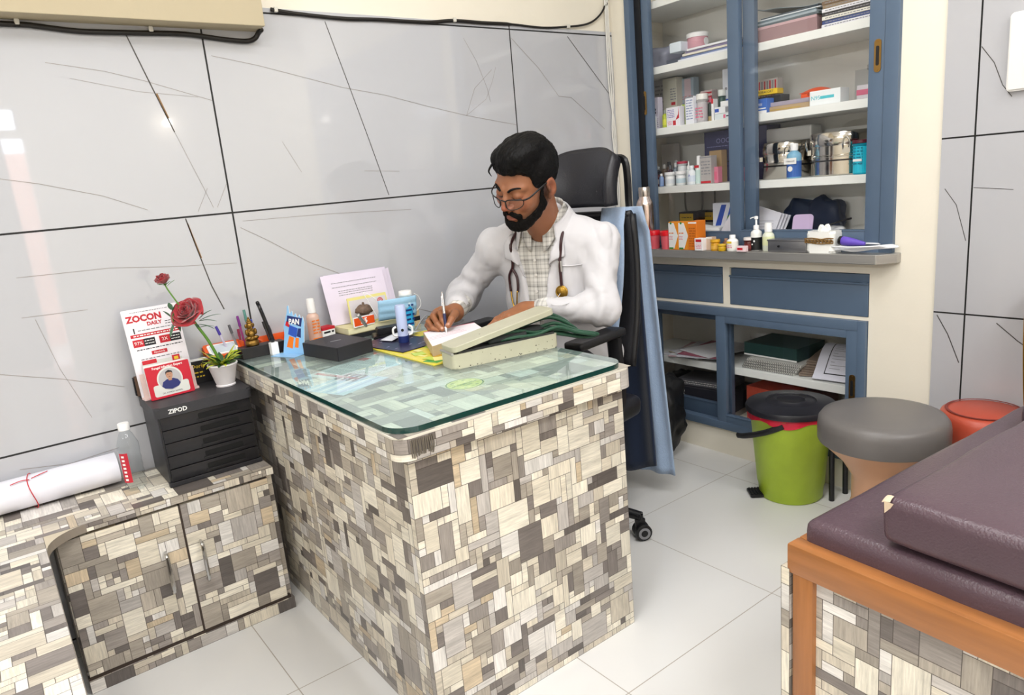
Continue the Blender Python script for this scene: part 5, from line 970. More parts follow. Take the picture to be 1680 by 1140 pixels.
b = BM(); rose(b, (-.072, -.016, .240), .0285, (-.55, -.45, .62), [(3, .22, 1.15, .0, 0), (3, .38, 1.2, .05, .6), (4, .56, 1.2, .10, .2), (5, .76, 1.15, .18, .9), (5, .92, 1.0, .35, .3), (5, .98, .75, .60, .8)], 3); obj('rose_bloom', b, REDP, pt, 'all')
b = BM(); rose(b, (-.114, .014, .338), .0175, (-.35, -.2, 1), [(3, .3, 1.5, 0, 0), (4, .6, 1.4, .05, .5), (4, .85, 1.1, .25, 1.0)], 5); obj('rose_bud', b, REDP, pt, 'all')
b = BM()
for k in range(5): a = k*1.26; leaf(b, (-.112, .014, .324), (math.cos(a)-.3, math.sin(a), .7), .026, .007, .3, 0)
leaf(b, (-.108, .012, .322), (1, -.3, .9), .032, .010, .2, 0)
for p, dd, L, w_ in [((-.045, -.01, .215), (.9, -.2, .75), .055, .017), ((-.045, -.01, .21), (1, -.3, .05), .052, .012), ((-.045, -.01, .21), (1, .1, .35), .075, .010), ((-.047, -.01, .20), (.9, -.4, -.25), .045, .012), ((-.05, -.01, .228), (.5, -.3, .2), .03, .012), ((-.05, -.01, .19), (1, .2, .12), .05, .010), ((-.05, -.01, .185), (-.2, -.4, .9), .03, .011)]: leaf(b, p, dd, L, w_, .25, 3)
for p, dd, L, w_ in [((-.118, 0, .235), (-.6, -.2, .8), .030, .018), ((-.112, -.002, .255), (-.2, -.3, 1), .026, .016), ((-.11, -.002, .25), (.4, -.3, .8), .022, .015), ((-.112, -.004, .215), (-.5, -.2, -.9), .042, .015), ((-.104, -.004, .225), (.1, -.2, -1), .035, .015), ((-.106, -.004, .235), (.5, -.3, -.6), .028, .014)]: leaf(b, p, dd, L, w_, .1, 3)
tube(b, [(-.085, .0, .262), (-.10, 0, .25), (-.112, -.002, .235), (-.112, -.004, .21)], .0015, 6, 4)
obj('rose_leaves', b, GLF+[mat('leaf_rose', '#4a6e52', .5, var=.2, vscale=40)], pt, 'all')
# water bottle and rolled chart on the worktop
wb2 = thing('water_bottle', 'clear plastic water bottle with white cap and red label strip on the low worktop', 'bottle', (.258, 2.235, .4706))
b = BM(); r = .029; prof = [(0, .002), (r*.8, 0), (r, .008)]
for i in range(9): z = .018+.0105*i; prof += [(r*(1.0 if i % 2 else .955), z)]
prof += [(r, .118), (r*1.0, .135), (r*.62, .165), (r*.46, .172), (r*.45, .182)]
lathe(b, prof, None, 32); obj('body', b, glass_mat('bottle_plastic', (.93, .95, .96), .9, .08), wb2, 50)
b = BM(); lathe(b, [(0, .178), (.0155, .178), (.0155, .196), (.014, .198), (0, .198)], None, 24); obj('cap', b, mat('cap_f0f0f0'), wb2, True)
b = BM()
def lbf(u, v): a = PI+.35+u*.9; return (r*1.02*math.cos(a), r*1.02*math.sin(a), .028+.088*v)
sheet(b, lbf, 6, 1)
for k in range(7): sheet(b, lambda u, v: ((r*1.035)*math.cos(PI+.6+u*.3), (r*1.035)*math.sin(PI+.6+u*.3), .034+.0115*k+.006*v), 3, 1, mi=1)
obj('label', b, [mat('label_red', '#c22a3c', .4), WHT], wb2)
rl = thing('paper_roll', 'white rolled chart tied with red thread lying on the low worktop along the wall', 'paper roll', (-.14, 2.322, .4706+.048), 0)
b = BM(); n0 = 0; prof = []
for i in range(140):
    a = i*.19; rr = .0475-.00024*i; prof.append((rr*math.cos(a), rr*math.sin(a)))
for (y, z), (y2, z2) in zip(prof, prof[1:]): b.faces.new([b.verts.new(v) for v in ((-.40, y, z), (.37, y, z), (.37, y2, z2), (-.40, y2, z2))])
bmesh.ops.remove_doubles(b, verts=b.verts[:], dist=1e-5); obj('sheet_roll', b, mat('white_paper_roll', '#e4e4ee', .35, bump=.2, bscale=12), rl, 'all')
b = BM(); tube(b, [(.155+.006*math.sin(t_*2), .049*math.cos(t_), .049*math.sin(t_)) for t_ in [i*PI/8 for i in range(17)]], .0013, 5, 2); tube(b, [(.16, -.026, .043), (.18, -.020, .046), (.20, -.014, .048)], .0013, 5, 3); tube(b, [(.155, -.028, .041), (.135, -.026, .043), (.11, -.03, .040)], .0013, 5, 3); obj('red_thread', b, RED, rl, 'all')
# ================================================================ on the desk
ZG = ZT+.0004
def put(name, label, cat, bm, mats, x, y, rz=0, z=ZG, smooth=False, group=None):
    o = obj(name, bm, mats, loc=(x, y, z), smooth=smooth); o.rotation_euler = (0, 0, rz); tag(o, label, cat, group); return o
b = BM(); box(b, (-.070, -.022, 0), (.070, .022, .036), bev=.002); pl = put('black_plinth', 'black rectangular block under the golden figurine', 'block', b, mat('black_plinth', '#1e1c1f', .35), .695, 2.2885, .0)
# golden figurine
b = BM(); lathe(b, [(0, 0), (.019, 0), (.021, .004), (.021, .015), (.017, .018), (.010, .020), (0, .020)], None, 28)
R = random.Random(7)
def blob(b, c, r, M=None, mi=0, n=10, seed=0, amp=.12):
    def fn(u, v): a = u*2*PI; t = v*PI; p = Vector((math.sin(t)*math.cos(a), math.sin(t)*math.sin(a), math.cos(t))); k = 1+amp*noise.noise(p*3+Vector((seed, 0, 0))); return Vector(c)+Vector((p.x*r[0]*k, p.y*r[1]*k, p.z*r[2]*k))
    sheet(b, fn, 2*n, n, M, mi)
for c_, r_ in [((0, 0, .024), (.020, .016, .009)), ((-.011, -.010, .026), (.009, .007, .006)), ((.011, -.010, .026), (.009, .007, .006)), ((0, 0, .042), (.015, .012, .015)), ((0, -.009, .038), (.010, .006, .009)), ((-.014, -.004, .044), (.005, .006, .010)), ((.014, -.004, .044), (.005, .006, .010)), ((0, -.001, .064), (.0105, .010, .011)), ((-.011, 0, .064), (.005, .003, .007)), ((.011, 0, .064), (.005, .003, .007)), ((0, -.011, .056), (.003, .004, .010)), ((0, 0, .075), (.009, .009, .005)), ((0, 0, .081), (.006, .006, .006)), ((0, 0, .088), (.003, .003, .004)), ((-.006, -.008, .050), (.004, .003, .004)), ((.006, -.008, .050), (.004, .003, .004))]: blob(b, c_, r_, seed=R.random()*9, amp=.25)
put('gold_figurine', 'small antique-gold seated figurine on the black block', 'figurine', b, mat('antique_gold', '#8d6c34', .38, .9, bump=.8, bscale=160, var=.35, vscale=60), .668, 2.289, .1, ZG+.0362, 'all')
# small white stand with the black marker
b = BM(); box(b, (-.012, -.010, 0), (.012, .010, .040), bev=.002); put('pen_stand', 'small white block stand holding the tall black pen', 'pen stand', b, mat('white_plastic', '#efefef', .3), .722, 2.254, .1)
b = BM(); A = Vector((0, 0, .0)); tube(b, [(0, 0, 0), (-.010, .003, .06), (-.024, .006, .125)], .0058, 10, 3); lathe(b, [(0, .0), (.006, 0), (.006, .008), (.004, .012), (0, .012)], T((-.0245, .006, .124), (0, -.2, 0)), 12); put('black_pen', 'tall black pen standing in the white block', 'pen', b, mat('pen_black', '#18181b', .25), .722, 2.254, 0, ZG+.0405, 'all')
# orange organiser
og = thing('desk_organiser', 'orange plastic desk organiser tray against the wall behind the figurine', 'organiser', (.675, 2.348, ZG), 0)
ORP = mat('orange_plastic', '#e8622a', .35)
b = BM(); box(b, (-.14, -.030, 0), (.135, .03, .006), bev=.002); box(b, (-.14, .022, .006), (.135, .03, .045), bev=.002); box(b, (-.14, -.03, .006), (.135, -.025, .022), bev=.002); box(b, (.128, -.03, .004), (.136, .03, .05), bev=.002); box(b, (.03, -.03, .006), (.036, .03, .04)); box(b, (-.03, -.03, .006), (-.024, .03, .05)); cyl(b, (.130, -.030, 0), (.130, -.030, .048), .008); obj('tray', b, ORP, og, 30)
b = BM(); prism(b, rrect(-.055, -.03, .055, .035, .01, 4), 0, .006, T((-.085, -.004, .028), (.55, 0, 0))); l = obj('hinged_lid', b, ORP, og, 30)
b = BM(); fr_ = rrect(-.045, -.022, .045, .027, .008, 4); prism(b, fr_, .006, .009, T((-.085, -.004, .028), (.55, 0, 0)), 0); prism(b, rrect(-.038, -.016, .038, .021, .006, 4), .009, .0095, T((-.085, -.004, .028), (.55, 0, 0)), 1); obj('window', b, [WHT, mat('pale_window', '#c9d2da', .2)], l)
pens = [('purple-capped clear pen leaning left in the orange organiser', -.065, .10, (-.028, .0), '#cfc9e0', '#4a3aa0'), ('grey mechanical pencil leaning left in the orange organiser', -.035, .095, (-.018, .0), '#86868c', '#5b5b60'), ('magenta marker behind the figurine', -.012, .115, (-.008, .01), '#9c3a78', '#7b2c86'), ('teal-capped marker behind the figurine', .008, .13, (-.004, .012), '#a9b2c4', '#5c8f86'), ('blue and white pen in the orange organiser', .018, .10, (-.004, -.01), '#e6e8f0', '#2c3fa8'), ('maroon pen in the orange organiser', -.025, .075, (.0, .01), '#8f2b49', '#8f2b49'), ('dark grey scissors-like pen at the right of the orange organiser', .072, .085, (-.014, .01), '#3b4248', '#26292c'), ('black pen at the right of the orange organiser', .085, .07, (-.012, .01), '#2c2e33', '#1c1d20')]
for lab, x, L, (lx, ly), c1, c2 in pens:
    b = BM(); tube(b, [(0, 0, 0), (lx*.5, ly*.5, L*.5), (lx, ly, L)], .0036, 8, 2)
    o = put('pen', lab, 'pen', b, mat('pen_'+c1.strip('#'), c1, .3), .675+x, 2.345, 0, ZG+.0065, True)
    b = BM(); q = Vector((lx, ly, L)).normalized(); cyl(b, q*L*.76, q*L*1.06, .0046, .0042, 10); obj('pen_cap', b, mat('pen_'+c2.strip('#'), c2, .3), o, True)
b = BM(); box(b, (-.034, -.003, 0), (.034, .003, .026), bev=.0008); box(b, (-.034, -.0035, .024), (.034, .0035, .028), mi=1); text_into(b, 'LECT', .013, T((0, -.0033, .012), (PI/2, 0, 0)), 2, .0003); put('name_plate', 'dark strip with white letters and lime top edge left of the black block', 'card', b, [mat('dark_booklet'), mat('print_lime', '#b8cf2a'), WHT], .640, 2.3140, 0, ZG)
# blue cut-out card stand
bs = thing('cutout_card', 'light blue cut-out display card with jagged printed top', 'display card', (.765, 2.20, ZG), -1.15)
b = BM(); prism(b, [(-.055, -.045), (.045, -.045), (.045, .0), (-.055, .0)], 0, .0012); obj('base_flap', b, mat('sky_card', '#8fc1ea', .35), bs)
top = [(-.045, 0), (.045, 0), (.043, .10), (.036, .118), (.030, .108), (.022, .124), (.014, .112), (.006, .128), (-.004, .118), (-.010, .135), (-.020, .126), (-.026, .152), (-.032, .150), (-.033, .128), (-.040, .105), (-.046, .085), (-.042, .06)]
b = BM(); UM = T((0, 0, .001), (PI/2-.22, 0, 0)); prism(b, top, 0, .0015, UM, 0, 1)
ms = [mat('sky_card'), WHT, BLU, ORA, RED, mat('print_navy', '#1e2f6e', .4)]
for p, mi in [([(-.032, .10), (.03, .085), (.034, .112), (-.03, .12)], 5), ([(-.025, .06), (.01, .05), (.016, .08), (-.02, .09)], 2), ([(-.03, .02), (-.005, .015), (.0, .05), (-.02, .055)], 3), ([(.005, .02), (.02, .018), (.022, .05), (.008, .05)], 3), ([(-.038, .088), (-.02, .082), (-.018, .098), (-.034, .102)], 4), ([(.012, .055), (.03, .05), (.03, .08), (.018, .08)], 5)]: prism(b, p, .0015, .002, UM, mi)
text_into(b, 'PAN', .024, UM @ T((0, .100, .0022)), 1, .0003, .0008)
obj('upright_card', b, ms, bs)
# hand spray and little box
bottle('spray_bottle', 'pinkish hand spray bottle with white nozzle behind the blue card', 'bottle', .862, 2.305, ZG, .021, .150, '#d9b7a6', '#f2f0ee', 'mist', '#dcae9a', (.08, .7), deco=dc(('l', .2, .8, .3, .8, 5, ORA), ('r', .1, .9, .08, .18, ORA)), rz=PI/2)
b = BM(); box(b, (-.025, -.02, 0), (.025, .02, .045), bev=.001); box(b, (-.0255, -.0205, .036), (.0255, .0205, .0455), mi=1); box(b, (-.0255, -.0205, 0), (.0255, .0205, .008), mi=2); lines_into(b, -.02, .02, [.028], .006, T((0, -.0206, 0), (PI/2, 0, 0)), 3, 2); put('medicine_box', 'small white box with red top and orange base right of the hand spray', 'medicine box', b, [WHT, RED, ORA, BLK], .925, 2.315, .2)
# black gift box
b = BM(); prism(b, [(-.000, .0), (.128, .028), (.096, .220), (-.034, .184)], 0, .041); bmesh.ops.bevel(b, geom=b.edges[:], offset=.0012, segments=2, affect='EDGES'); cbox(b, (.045, .11, .0412), (.035, .006, .0003), RZ(.2) if False else None, 1); 
put('black_box', 'flat matt black gift box on the glass near the desk middle', 'box', b, [mat('matt_black_card', '#232227', .5), GRY], .808, 1.956)
# leaning papers and what is in front of them
for k in range(3):
    b = BM(); prism(b, [(-.118, 0), (.118, 0), (.112, .175), (-.124, .175)], 0, .0006, T((.018*k, .004*k, 0), (PI/2-.20, 0, .0)))
    if k == 0:
        lines_into(b, -.09, .08, [.145, .13], .002, T((0, -.0004, 0), (PI/2-.20, 0, 0)) @ T((0, 0, .0008)), 1, 4); lines_into(b, -.07, .06, [.115, .108, .10], .0022, T((0, 0, 0), (PI/2-.20, 0, 0)) @ T((0, 0, .0008)), 1, 5)
    put('paper_sheet', ['front lilac-white sheet with faint print leaning against the tiles', 'middle sheet of the papers leaning against the tiles', 'rear sheet of the papers leaning against the tiles'][k], 'paper', b, [mat('lilac_paper', '#e3d9ea', .45), GRY], 1.075, 2.325+.010*k, -.02*k, ZG+.038, group='leaning papers')
b = BM(); box(b, (-.14, -.075, 0), (.14, .045, .014)); put('black_folder', 'black folder under the cream book by the wall', 'folder', b, mat('black_folder', '#1f1f22', .5), 1.09, 2.30, .0)
b = BM(); box(b, (-.125, -.07, 0), (.14, .035, .022), bev=.002); box(b, (-.1255, -.071, .003), (.1405, .0355, .019), mi=1); put('cream_book', 'thick cream-coloured book lying under the leaning papers', 'book', b, [mat('cream_cover', '#dcd2a0', .5), mat('page_edges', '#e6dfb8', .7, bump=.5, bscale=300)], 1.09, 2.305, .06, ZG+.0145)
b = BM(); prism(b, rrect(-.075, 0, .075, .092, .003, 2), 0, .004, T((0, 0, 0), (PI/2-.15, 0, 0)), 0); DM = T((0, 0, 0), (PI/2-.15, 0, 0)) @ T((0, 0, .0042)); prism(b, rrect(-.070, .004, .070, .082, .002, 2), 0, .0004, DM, 1)
lathe(b, [(.008, 0), (.011, 0), (.011, .0006), (.008, .0006)], DM @ T((.048, .066, 0)), 24, 2, cap=False); lathe(b, [(.003, 0), (.006, 0), (.006, .0006), (.003, .0006)], DM @ T((.048, .066, 0)), 20, 2, cap=False); lines_into(b, -.02, .035, [.074, .068], .002, DM, 3, 2)
put('desk_calendar', 'cream-edged printed card with red ring mark in front of the leaning sheets', 'card', b, [mat('pale_yellow_card', '#e6dc8c', .5), mat('grey_lilac_card', '#d5cfd2', .5), RED, GRY], 1.085, 2.288, .0, ZG+.037)
# stone on a stand: little brown bowl ornament
b = BM(); blob(b, (0, 0, .050), (.030, .022, .018), seed=3, amp=.3); lathe(b, [(0, .048), (.006, .06), (.004, .075), (0, .078)], None, 10); 
for k in range(4): a = k*PI/2+.5; tube(b, [(.016*math.cos(a), .012*math.sin(a), .04), (.024*math.cos(a), .018*math.sin(a), .022)], .002, 6, 2)
lathe(b, [(0, 0), (.034, 0), (.036, .006), (.026, .02), (.020, .024), (0, .024)], Matrix.Diagonal((1, .6, 1, 1)), 24, 1)
put('stone_ornament', 'brown speckled ornament on a grey oval foot behind the orange card', 'ornament', b, [mat('speckled_stone', '#6f5a4c', .6, bump=.9, bscale=200, var=.5, vscale=120), mat('grey_foot', '#8b8b93', .4)], 1.048, 2.254, 0, ZG+.037, 'all')
b = BM(); box(b, (-.042, -.002, 0), (.042, .002, .034)); box(b, (-.039, -.0026, .004), (.042, -.002, .031), mi=1); text_into(b, 'R5', .024, T((.0, -.0027, .0175), (PI/2, 0, 0)), 2, .0003, .001); put('orange_label_card', 'small bright orange card with white lettering', 'card', b, [WHT, mat('bright_orange', '#e8541a', .4), WHT], 1.030, 2.228, .14, ZG+.0372)
# face mask
def maskf(u, v):
    x = (u-.5)*.14; z = (v-.5)*.075; return (x, -.026*math.cos(x*16)*math.cos(z*22)-.003*abs(math.sin(v*9)), z-.12*x*x*6+.05*(u-.5)*0)
b = BM(); solid_sheet(b, maskf, 24, 16, .0015, T((0, 0, .05), (.25, .0, .0)))
mk = put('face_mask', 'light blue surgical face mask propped among the desk clutter', 'face mask', b, mat('mask_blue', '#9cc6e2', .8, bump=.5, bscale=150, stretch=(1, 1, 6)), 1.150, 2.21, -.15, ZG+.035, 'all')
b = BM(); tube(b, [(-.07, 0, .085), (-.085, .0, .10), (-.11, .0, .115), (-.10, .0, .09), (-.07, 0, .02)], .0013, 6, 6); tube(b, [(.07, 0, .085), (.09, .01, .07), (.095, .01, .04), (.07, 0, .02)], .0013, 6, 6); obj('ear_loop', b, WHT, mk, 'all')
# black phone/holder with a pen
b = BM(); prism(b, [(-.05, -.03), (.085, -.045), (.10, .03), (-.03, .045)], 0, .012, None); prism(b, [(-.03, -.02), (.07, -.03), (.08, .02), (-.02, .03)], .012, .034, T((0, 0, 0), (.0, .0, .0))); bmesh.ops.bevel(b, geom=b.edges[:], offset=.003, segments=2, affect='EDGES')
put('black_case', 'black instrument case lying open behind the folder', 'case', b, mat('black_case', '#1b1b1e', .35), 1.065, 2.155, -.1, smooth=30)
b = BM(); box(b, (-.005, -.004, 0), (.005, .004, .09), bev=.002); bmesh.ops.transform(b, matrix=T((0, 0, .012), (0, .95, .3)), verts=b.verts[:]); put('silver_clip', 'silver metal bar resting slanted on the black case', 'instrument', b, mat('brushed_steel'), 1.010, 2.17, -2.6, ZG+.034)
# blue torch-like sanitiser and clear bottle
tc_ = thing('sanitiser_tube', 'lavender and navy upright cylinder with round button on the dark folder', 'device', (1.045, 1.985, ZG+.007), .0)
b = BM(); lathe(b, [(0, .020), (.0165, .020), (.0165, .115), (.0145, .120), (0, .120)], None, 28); obj('body', b, mat('lavender_plastic', '#b3bfe2', .35), tc_, True)
b = BM(); lathe(b, [(0, 0), (.0165, 0), (.0172, .002), (.0172, .022), (0, .022)], None, 28); obj('foot', b, mat('navy_plastic', '#1e2d66', .35), tc_, True)
b = BM(); lathe(b, [(0, .0178), (.0045, .0178), (.0045, .0155), (0, .0155)], T((0, 0, .042), (PI/2, 0, -.53)), 16); obj('button', b, BKP, tc_)
for s in (-1, 1):
    b = BM(); tube(b, [(s*.018*math.cos(.5)+.0, -s*.018*math.sin(.5), .022), (s*.026, -s*.012, .026), (s*.027, -s*.012, .045), (s*.018, -s*.008, .052)], .0035, 8, 4); obj('white_loop', b, WHT, tc_, 'all')
bottle('sanitizer_bottle', 'clear bottle with bright blue label and white cap behind the lavender cylinder', 'bottle', 1.165, 2.20, ZG, .020, .135, '#cfe3ea', '#f4f4f2', 'flat', '#2ba3d8', (.1, .7), deco=dc(('l', .1, .9, .1, .9, 6, mat('print_navy', '#1e2f6e'))), rz=PI/2)
b = BM(); box(b, (-.014, -.012, 0), (.014, .012, .06), bev=.001); box(b, (-.0145, -.0125, .02), (.0145, .0125, .035), mi=1); put('medicine_box', 'tan and black little box behind the clear bottle', 'medicine box', b, [mat('tan_card', '#d9bf96', .5), BLK], 1.225, 2.225, .2)
# magazine, dark folder, prescription pad
b = BM(); M = RZ(-.0); box(b, (0, 0, 0), (.30, .44, .004), bev=.001)
R = random.Random(11)
for k in range(46):
    x, y = R.uniform(.01, .26), R.uniform(.02, .36); w, h = R.uniform(.01, .05), R.uniform(.03, .07); a = R.uniform(-.5, .5)
    cbox(b, (0, 0, 0), (w, h, .0003), T((min(.27, max(.03, x)), min(.40, max(.04, y)), .0042+.00005*k), (0, 0, a)), R.choice([1, 1, 2, 3, 4]))
put('magazine', 'yellow and green glossy magazine lying on the glass under the pads', 'magazine', b, [mat('mag_yellow', '#e0cf45', .25), mat('mag_pale', '#f0e68c', .25), mat('mag_green', '#3f9a3c', .25), mat('mag_ochre', '#b98f22', .25), mat('mag_lime', '#b9cf4a', .25)], .953, 1.655, .02)
b = BM(); box(b, (0, 0, 0), (.17, .24, .003), bev=.0008); R = random.Random(5)
for k in range(14): cbox(b, (R.uniform(.02, .15), R.uniform(.02, .2), .0032), (.010, .003, .0003), mi=1)
put('dark_folder', 'dark navy folder with tiny light marks on top of the magazine', 'folder', b, [mat('indigo_cover', '#27223f', .3), mat('light_marks', '#a9a4c4', .4)], .972, 1.862, .16, ZG+.0045)
b = BM(); P_ = [(0, 0), (.225, .058), (.272, .182), (.092, .205)]; prism(b, P_, 0, .030); prism(b, [(x*.985+.002, y*.985+.001) for x, y in P_], .030, .0305, mi=1); prism(b, [(.088, .196), (.268, .174), (.270, .180), (.092, .203)], .0305, .031, mi=2)
lines_into(b, .05, .20, [.07, .085, .10], .0015, T((0, 0, .0306), (0, 0, .15)), 2, 6)
pdp = put('prescription_pad', 'thick white prescription pad the man writes on', 'pad', b, [mat('pad_edges', '#cdb894', .7, bump=.6, bscale=400, stretch=(1, 1, 8)), mat('pad_white', '#f2eef3', .5), mat('print_palered', '#d98a9a', .5)], 1.000, 1.735, 0, ZG+.0048)
b = BM(); solid_sheet(b, lambda u, v: (u*.14, v*.05, .004+.006*math.sin(u*3)), 8, 3, .0008); put('paper_slip', 'loose white slip of paper left of the prescription pad', 'paper', b, mat('slip_white', '#e9ecf4', .5), 1.02, 2.02, .35, ZG+.0075, 'all')
# blood pressure apparatus
bpA = thing('blood_pressure_monitor', 'long cream metal blood pressure apparatus with half-open lid on the desk', 'medical device', (.966, 1.606, ZG), -.13)
CRM = mat('worn_cream_enamel', '#b5b29c', .38, bump=.15, bscale=60, var=.07, vscale=20)
def tray(bm, L, w0, w1, z0, z1, M=None, taper=.93):
    o_ = rrect(0, -w0, L, w0, .014, 5); i_ = [((x-L/2)*taper+L/2, y*taper) for x, y in o_]
    prism(bm, o_, z0, z1, M); 
b = BM(); tray(b, .335, .040, .040, 0, .040); bmesh.ops.bevel(b, geom=[e for e in b.edges if e.verts[0].co.z < .001 and e.verts[1].co.z < .001], clamp_overlap=True, offset=.0035, segments=2, affect='EDGES')
R = random.Random(6)
for k in range(34): x = R.uniform(.01, .32); z = R.choice([R.uniform(.001, .006), R.uniform(.001, .037)]); lathe(b, [(0, 0), (R.uniform(.0006, .002), 0), (0, .0004)], T((x, -.0402, z), (PI/2, 0, 0)), 6, 1)
obj('case', b, [CRM, mat('chipped_enamel', '#37342d', .7)], bpA, 30)
b = BM(); LM = T((.004, 0, .044), (0, -.165, 0)); prism(b, rrect(0, -.041, .33, .041, .016, 5), 0, .016, LM); bmesh.ops.bevel(b, geom=[e for e in b.edges], offset=.0012, segments=1, affect='EDGES', clamp_overlap=True); lathe(b, [(0, 0), (.002, 0), (0, .0006)], LM @ T((.10, -.01, .0162)), 8, 1); obj('lid', b, [CRM, mat('chipped_enamel')], bpA, 30)
b = BM(); tube(b, [(.002, -.036, .042), (.002, .036, .042)], .004, 8, 1); obj('hinge', b, mat('brushed_steel'), bpA, True)
b = BM(); box(b, (.02, -.034, .040), (.325, .034, .046)); obj('gauge_bed', b, mat('dark_interior', '#2b2c2c', .6), bpA)
GRT = mat('green_rubber', '#234a37', .4)
b = BM()
for k, (y, h, e) in enumerate([(-.030, .050, .455), (-.014, .062, .448), (.004, .080, .44), (.020, .092, .43), (-.022, .055, .47)]):
    tube(b, [(.12, y*.6, .049+.002*k), (.20, y, .052+.004*k), (.27, y, h*.95), (.34, y, h+.006-.003*k), (.40, y-.008, h*.62), (e, y-.01, .014), (e+.008, y-.006, .009), (e-.02, y+.006, .008+.002*k), (.36, y+.010, .03+.004*k), (.30, y+.012, .048)], .0052, 8, 6)
obj('rubber_tubes', b, GRT, bpA, 'all')
b = BM(); tube(b, [(.12, -.022, .052), (.19, -.024, .054), (.235, -.028, .056)], .0072, 8, 4); cushion(b, .20, .05, .022, 4, .2, 12, T((.20, 0, .046))); obj('arm_cuff', b, mat('charcoal_cuff', '#2c2f30', .9, bump=.5), bpA, 'all')
b = BM()
for k in range(3): tube(b, [(0, 0, .004), (.05+.01*k, .03, .02+.01*k), (.12, .02+.01*k, .03-.008*k), (.17+.01*k, -.03, .006), (.12, -.05, .004), (.06, -.04, .012)], .0022, 6, 6)
put('earphone_wires', 'tangle of pale wires on the desk behind the writing hand', 'wire', b, mat('grey_wire', '#9a9a9e', .4), 1.17, 2.13, .1, smooth='all')
# ================================================================ the seated man
def _v(a): return np.array(a, float)
def cap(P, a, b, ra, rb):
    a = _v(a); b = _v(b); ab = b-a; h = np.clip(((P-a)@ab)/(ab@ab), 0, 1); return np.linalg.norm(P-a-h[..., None]*ab, axis=-1)-(ra+(rb-ra)*h)
def ell(P, c, r, R=None):
    q = P-_v(c)
    if R is not None: q = q@R
    r = _v(r); k0 = np.linalg.norm(q/r, axis=-1); k1 = np.linalg.norm(q/(r*r), axis=-1)+1e-9; return k0*(k0-1)/k1
def smin(a, b, k): h = np.maximum(k-np.abs(a-b), 0)/k; return np.minimum(a, b)-h*h*k*.25
def smax(a, b, k): return -smin(-a, -b, k)
def chain(P, pts, rs, k):
    d = None
    for (a, b, ra, rb) in zip(pts, pts[1:], rs, rs[1:]):
        e = cap(P, a, b, ra, rb); d = e if d is None else smin(d, e, k)
    return d
def nets(f, lo, hi, h):
    lo = _v(lo); hi = _v(hi); n = np.ceil((hi-lo)/h).astype(int)+1
    ax = [lo[i]+h*np.arange(n[i]) for i in range(3)]
    D = np.empty(n)
    for i in range(0, n[0], 24):
        G = np.stack(np.meshgrid(ax[0][i:i+24], ax[1], ax[2], indexing='ij'), -1); D[i:i+24] = f(G)
    S = D < 0; c = np.zeros(n-1, int); acc = np.zeros((*(n-1), 3)); cnt = np.zeros(n-1)
    for a in range(3):
        sl0 = [slice(None)]*3; sl1 = [slice(None)]*3; sl0[a] = slice(0, -1); sl1[a] = slice(1, None)
        A = D[tuple(sl0)]; B = D[tuple(sl1)]; cr_ = (A < 0) != (B < 0); t = np.where(cr_, A/np.where(A-B == 0, 1, A-B), 0)
        o = [x for x in range(3) if x != a]
        for d0 in (0, 1):
            for d1 in (0, 1):
                s = [slice(None)]*3; s[o[0]] = slice(d0, n[o[0]]-1+d0); s[o[1]] = slice(d1, n[o[1]]-1+d1); s = tuple(s)
                m = cr_[s]; tt = t[s]; off = np.zeros(3); off[o[0]] = d0; off[o[1]] = d1
                acc += m[..., None]*off; acc[..., a] += m*tt; cnt += m
    act = cnt > 0; idx = -np.ones(n-1, int); idx[act] = np.arange(act.sum())
    cell = np.argwhere(act); V = lo+h*(cell+acc[act]/cnt[act][:, None]); F = []
    for a in range(3):
        o = [(a+1) % 3, (a+2) % 3]; sl0 = [slice(None)]*3; sl1 = [slice(None)]*3; sl0[a] = slice(0, -1); sl1[a] = slice(1, None)
        A = S[tuple(sl0)]; B = S[tuple(sl1)]; e = np.argwhere(A != B)
        e = e[(e[:, o[0]] > 0) & (e[:, o[1]] > 0) & (e[:, o[0]] < n[o[0]]-1) & (e[:, o[1]] < n[o[1]]-1)]
        if not len(e): continue
        fl = A[tuple(e.T)]; q = []
        for d0, d1 in ((1, 1), (0, 1), (0, 0), (1, 0)):
            x = e.copy(); x[:, o[0]] -= d0; x[:, o[1]] -= d1; q.append(idx[tuple(x.T)])
        q = np.stack(q, 1); q[~fl] = q[~fl][:, ::-1]; F.append(q[(q >= 0).all(1)])
    return V, np.concatenate(F)
def relax(V, F, it=1, lam=.5):
    for _ in range(it):
        s = np.zeros_like(V); c = np.zeros(len(V))
        for i in range(4):
            for j in (1, 3): np.add.at(s, F[:, i], V[F[:, (i+j) % 4]]); np.add.at(c, F[:, i], 1)
        V = V*(1-lam)+lam*s/np.maximum(c, 1)[:, None]
    return V
def normals(V, F):
    a = np.cross(V[F[:, 2]]-V[F[:, 0]], V[F[:, 3]]-V[F[:, 1]]); N = np.zeros_like(V)
    for i in range(4): np.add.at(N, F[:, i], a)
    return N/(np.linalg.norm(N, axis=1, keepdims=True)+1e-12)
def mesh_np(name, V, F, m, parent=None, col=None, loc=None):
    me = bpy.data.meshes.new(name); me.from_pydata(V.tolist(), [], F.tolist()); me.materials.append(m)
    for p in me.polygons: p.use_smooth = True
    if col is not None:
        a = me.color_attributes.new('col', 'FLOAT_COLOR', 'POINT'); a.data.foreach_set('color', np.concatenate([col, np.ones((len(V), 1))], 1).ravel().astype('f4'))
    o = bpy.data.objects.new(name, me); COL.objects.link(o)
    if parent: o.parent = parent
    if loc: o.location = loc
    return o
def nz(V, s, seed=0): return np.array([noise.noise(Vector((v[0]*s[0]+seed, v[1]*s[1], v[2]*s[2]))) for v in V])
